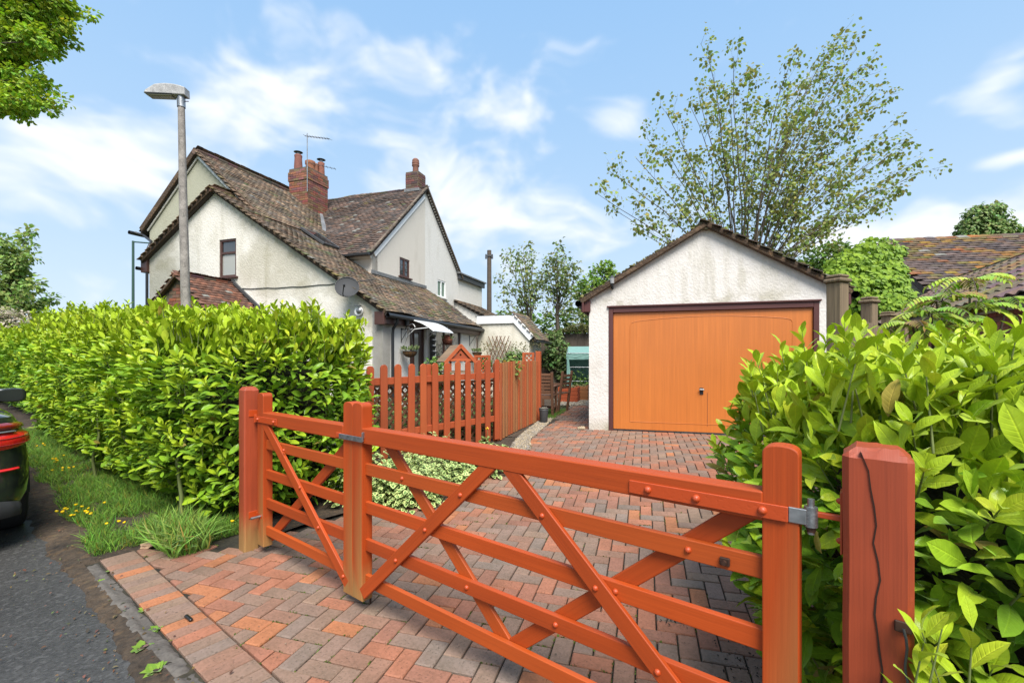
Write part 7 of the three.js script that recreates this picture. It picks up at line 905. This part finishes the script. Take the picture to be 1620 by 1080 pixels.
  cov('roof_cover', [v(-W / 2 - 0.02, Hh - 0.24, Dp / 2), v(W / 2 + 0.02, Hh - 0.24, Dp / 2)], [v(-W / 2 - 0.02, Hh + 0.02, -Dp / 2), v(W / 2 + 0.02, Hh + 0.02, -Dp / 2)], M.net); cov('valance', [v(-W / 2 - 0.02, Hh - 0.42, Dp / 2), v(W / 2 + 0.02, Hh - 0.42, Dp / 2)], [v(-W / 2 - 0.02, Hh - 0.24, Dp / 2), v(W / 2 + 0.02, Hh - 0.24, Dp / 2)], M.net); cov('side_cover', [v(-W / 2 - 0.02, 0, -Dp / 2), v(-W / 2 - 0.02, 0, Dp / 2)], [v(-W / 2 - 0.02, Hh, -Dp / 2), v(-W / 2 - 0.02, Hh - 0.22, Dp / 2)], M.net); cov('door_flap', [v(-W / 2, 0, Dp / 2 + 0.01), v(-W / 2 + 0.22, 0, Dp / 2 + 0.01)], [v(-W / 2, Hh - 0.3, Dp / 2 + 0.01), v(-W / 2 + 0.05, Hh - 0.3, Dp / 2 + 0.01)], M.net); cov('back_cover', [v(-W / 2, 0, -Dp / 2), v(W / 2, 0, -Dp / 2)], [v(-W / 2, Hh, -Dp / 2), v(W / 2, Hh, -Dp / 2)], pmat([0.12, 0.20, 0.18], { roughness: 0.6, transmission: 0.3, thickness: 0 }));
  const L3 = []; for (let i = 0; i < 900; i++) { const h = r(); L3.push([leafM(v((r() - 0.5) * W * 0.9, 0.1 + 0.8 * h * r(), (r() - 0.3) * Dp * 0.8), rv(r), UP.clone().addScaledVector(rv(r), 0.6), 0.08 + 0.05 * r(), 1.2), mix3([0.06, 0.14, 0.02], [0.2, 0.32, 0.06], r())]); } inst('plants', LEAF1, M.leaf, L3, gh);
  grassStuff('grass', 'patch of green lawn under the slatted bench', 2600, q => { const X = 0.72 + 0.55 * q(), D = 9.0 + 1.9 * q(); if (X > 0.78 + (D - 9.0) * 0.30) return null; return V(X, 0.222, D); }, 55, 0.05, [[0.09, 0.20, 0.02], [0.18, 0.32, 0.04]]);
  grassStuff('grass', 'strip of green lawn in front of the plastic greenhouse', 900, q => V(2.0 + 1.0 * q(), 0.222, 13.9 + 0.6 * q()), 56, 0.05, [[0.12, 0.24, 0.02], [0.22, 0.36, 0.05]]);
}
structure('garden_ground', sheet((i, j) => V(mix(1.25, 9, i) + (1 - j) * 0.3, 0.2205, mix(12.9, 20, j)), 8, 8), M.soil);

// ================================================================ PARKED CAR
{
  const v = (x, y, z) => new THREE.Vector3(x, y, z), [cx, cd] = EN(5.16, -0.35), g = thing('parked_car', 'dark grey car at the left edge showing its rear corner and tail light', 'car', V(cx, -0.045, cd), 0.9144);
  g.scale.y = 1.07;
  const paint = pmat([0.022, 0.027, 0.025], { roughness: 0.28, metalness: 0.35, clearcoat: 1, clearcoatRoughness: 0.05 }), glassM = pmat([0.012, 0.016, 0.014], { roughness: 0.04, clearcoat: 1, clearcoatRoughness: 0.02 }), rubber = mat([0.018, 0.018, 0.019], { roughness: 0.85 }), trim = mat([0.020, 0.021, 0.022], { roughness: 0.6 });
  const red = pmat([0.55, 0.010, 0.012], { roughness: 0.12, clearcoat: 1, clearcoatRoughness: 0.03 }), redD = pmat([0.20, 0.012, 0.010], { roughness: 0.12, clearcoat: 1, clearcoatRoughness: 0.03 });
  // stations: z, half width, bottom, belt height, centre top
  const ST = [[0.0, 0.52, 0.30, 0.96, 0.97], [-0.012, 0.66, 0.27, 0.98, 0.99], [-0.05, 0.77, 0.25, 0.99, 1.01], [-0.12, 0.845, 0.24, 0.99, 1.02], [-0.24, 0.885, 0.24, 0.99, 1.03], [-0.5, 0.905, 0.24, 0.98, 1.04], [-1.0, 0.915, 0.22, 0.97, 1.0], [-2.2, 0.91, 0.22, 0.95, 0.97], [-3.4, 0.905, 0.22, 0.93, 0.97], [-4.0, 0.89, 0.24, 0.88, 0.93], [-4.35, 0.82, 0.25, 0.78, 0.84], [-4.55, 0.68, 0.27, 0.68, 0.74], [-4.65, 0.50, 0.30, 0.60, 0.64]];
  const prof = ([z, w, b, bt, top]) => [[0, b], [w * 0.80, b], [w * 0.93, b + 0.05], [w * 0.985, b + 0.16], [w, 0.52], [w * 0.998, 0.64], [w * 0.985, 0.73], [w * 0.955, mix(0.73, bt, 0.55)], [w * 0.90, bt - 0.02], [w * 0.84, bt], [w * 0.5, top], [0, top + 0.005]].map(([x, y]) => v(x, y, z));
  const loft = (secs) => { const rows = secs.map(s => [...s, ...s.slice(0, -1).reverse().map(p => v(-p.x, p.y, p.z))]), n = rows[0].length, p = [], id = []; rows.forEach(r => r.forEach(q => p.push(q.x, q.y, q.z))); for (let i = 0; i < rows.length - 1; i++) for (let j = 0; j < n - 1; j++) { const a = i * n + j, b = a + n; id.push(a, a + 1, b, b, a + 1, b + 1); } for (const [r, f] of [[0, 1], [rows.length - 1, 0]]) { for (let j = 1; j < n - 2; j++) { const a = r * n; f ? id.push(a, a + j + 1, a + j) : id.push(a, a + j, a + j + 1); } } const q = new THREE.BufferGeometry(); q.setAttribute('position', new THREE.Float32BufferAttribute(p, 3)); q.setIndex(id); return toCreasedNormals(q, 0.7); };
  add('body', loft(ST.map(prof)), paint, g);
  const GH = [[-0.42, 0.74, 1.00, 1.005, 0.60], [-0.75, 0.76, 0.99, 1.16, 0.60], [-1.2, 0.775, 0.97, 1.36, 0.575], [-1.55, 0.78, 0.96, 1.41, 0.575], [-2.3, 0.785, 0.95, 1.43, 0.585], [-2.75, 0.785, 0.94, 1.39, 0.60], [-3.2, 0.78, 0.94, 1.15, 0.64], [-3.5, 0.76, 0.94, 0.95, 0.66]];
  const gp = (o) => GH.map(([z, wb, yb, yt, wt]) => [[0, yb - 0.04], [wb - o, yb - 0.04], [mix(wb, wt, 0.35) - o * 0.8, mix(yb, yt, 0.4)], [wt + 0.03 - o, yt - 0.06], [wt - 0.06, yt - 0.005 - o], [0, yt + 0.02 - o]].map(([x, y]) => v(x, y, z)));
  add('window_glass', loft(gp(0.0)), glassM, g); add('roof', loft(gp(-0.006).slice(2, 6).map(s => s.map((p, i) => (i < 3 ? v(Math.min(p.x, s[3].x), s[3].y - 0.01, p.z) : p)))), paint, g);
  for (const s of [-1, 1]) { const t = new Tubes(6); const P = GH.slice(0, 6).map(([z, wb, yb, yt, wt]) => v(s * (wt + 0.035), yt - 0.055, z)); t.tube(P, 0.035); add('roof_pillar', t.geo(), paint, g); }
  // patches that follow the rounded rear corner
  const plan = [[0.30, 0.008], [0.50, 0.008], [0.62, 0.0], [0.70, -0.018], [0.775, -0.048], [0.825, -0.085], [0.857, -0.125], [0.880, -0.18], [0.897, -0.25], [0.904, -0.32]];
  const patch = (name, s, i0, i1, yl, yh, m, off, parent = g) => { const n = 24, p = [], id = []; const pl = plan.map(q => v(q[0], 0, q[1])); for (let i = 0; i <= n; i++) { const t = i / n, q = along(pl, mix(i0, i1, t) / (plan.length - 1)), tn = along(pl, Math.min(1, mix(i0, i1, t) / (plan.length - 1) + 0.02)).sub(q).normalize(), nx = v(-tn.z, 0, tn.x), lo = yl(t), hi = yh(t); for (let k = 0; k <= 4; k++) { const y = mix(lo, hi, k / 4), w = y < 0.7 ? 1 : 1 - 0.10 * Math.pow((y - 0.7) / 0.25, 1.6), e = (k === 0 || k === 4 || i === 0 || i === n) ? -0.006 : off; p.push(s * (q.x * w + nx.x * e), y, q.z + nx.z * e); } } for (let i = 0; i < n; i++) for (let k = 0; k < 4; k++) { const a = i * 5 + k, b = a + 5; id.push(a, a + 1, b, b, a + 1, b + 1); } const q = new THREE.BufferGeometry(); q.setAttribute('position', new THREE.Float32BufferAttribute(p, 3)); q.setIndex(id); q.computeVertexNormals(); return add(name, q, m, parent); };
  for (const s of [1, -1]) { const tl = patch('tail_light', s, 0.6, 8.2, t => 0.725 + 0.05 * t, t => 0.875 - 0.01 * t, red, 0.022); patch('lens_band', s, 0.6, 8.5, t => 0.880 + 0.0 * t, t => 0.945 - 0.02 * t, redD, 0.020, tl); patch('light_strip', s, 0.5, 5.2, t => 0.862, t => 0.880, M.galv, 0.028, tl); for (const y of [0.765, 0.81]) patch('lens_rib', s, 0.8, 7.6, t => y + 0.02 * t, t => y + 0.008 + 0.02 * t, redD, 0.026, tl); patch('reflector', s, 0.4, 4.9, t => 0.575 + 0.015 * t, t => 0.60 + 0.018 * t - 0.01 * t * t, red, 0.014); patch('bumper_insert', s, -0.0, 5.2, t => 0.255, t => 0.43 - 0.08 * t, trim, 0.010);
    for (const z of [-0.86, -3.72]) { const w = new THREE.Group(); w.name = 'wheel'; w.position.set(s * 0.795, 0.335 / 1.07, z); w.scale.y = 1 / 1.07; g.add(w); const q = [[0.20, -0.115], [0.30, -0.12], [0.325, -0.10], [0.336, -0.06], [0.331, -0.045], [0.337, -0.03], [0.337, 0.03], [0.331, 0.045], [0.336, 0.06], [0.325, 0.10], [0.30, 0.12], [0.20, 0.115]]; add('tyre', new THREE.LatheGeometry(q.map(k => new THREE.Vector2(...k)), 36).rotateZ(Math.PI / 2), rubber, w); add('rim', new THREE.CylinderGeometry(0.215, 0.215, 0.16, 28).rotateZ(Math.PI / 2), M.galv, w, v(s * 0.02, 0, 0)); for (let k = 0; k < 5; k++) { const sp = add('spoke', bx(0.03, 0.36, 0.05, 0.006), M.darkGrey, w, v(s * 0.105, 0, 0)); sp.rotation.x = k * Math.PI / 5; } add('arch', new THREE.TorusGeometry(0.365, 0.035, 6, 20, Math.PI).rotateY(Math.PI / 2), trim, g, v(s * 0.885, 0.335, z)); }
    const mi = new THREE.Group(); mi.name = 'door_mirror'; mi.position.set(s * 0.985, 1.0, -2.72); g.add(mi); const sh = new THREE.SphereGeometry(1, 20, 14); { const p = sh.attributes.position; for (let i = 0; i < p.count; i++) { const f = x => Math.sign(x) * Math.pow(Math.abs(x), 0.6); p.setXYZ(i, f(p.getX(i)) * 0.125, f(p.getY(i)) * 0.075, Math.min(0.045, f(p.getZ(i)) * 0.075)); } sh.computeVertexNormals(); } add('shell', sh, paint, mi); const mg = new THREE.Shape(); mg.absellipse(0, 0, 0.105, 0.056, 0, 6.2832); add('mirror_glass', new THREE.ExtrudeGeometry(mg, { depth: 0.004, bevelEnabled: false }), mat([0.75, 0.78, 0.78], { metalness: 1, roughness: 0.03 }), mi, v(0, 0, 0.047)); add('arm', bx(0.16, 0.04, 0.06, 0.012), trim, mi, v(-s * 0.13, -0.055, 0)); patch; }
  add('bumper_lower', bx(1.30, 0.16, 0.30, 0.04), trim, g, v(0, 0.28, -0.16)); add('number_plate', bx(0.52, 0.11, 0.012, 0.004), mat([0.70, 0.55, 0.03], { roughness: 0.4 }), g, v(0, 0.78, 0.012)); add('door_handle', bx(0.02, 0.025, 0.16, 0.006), paint, g, v(0.905, 0.83, -1.35)); add('exhaust', new THREE.CylinderGeometry(0.04, 0.04, 0.12, 14, 1, true).rotateX(Math.PI / 2), M.galv, g, v(0.55, 0.27, -0.02));
}

renderer.setSize(1620, 1080);
renderer.render(scene, camera);
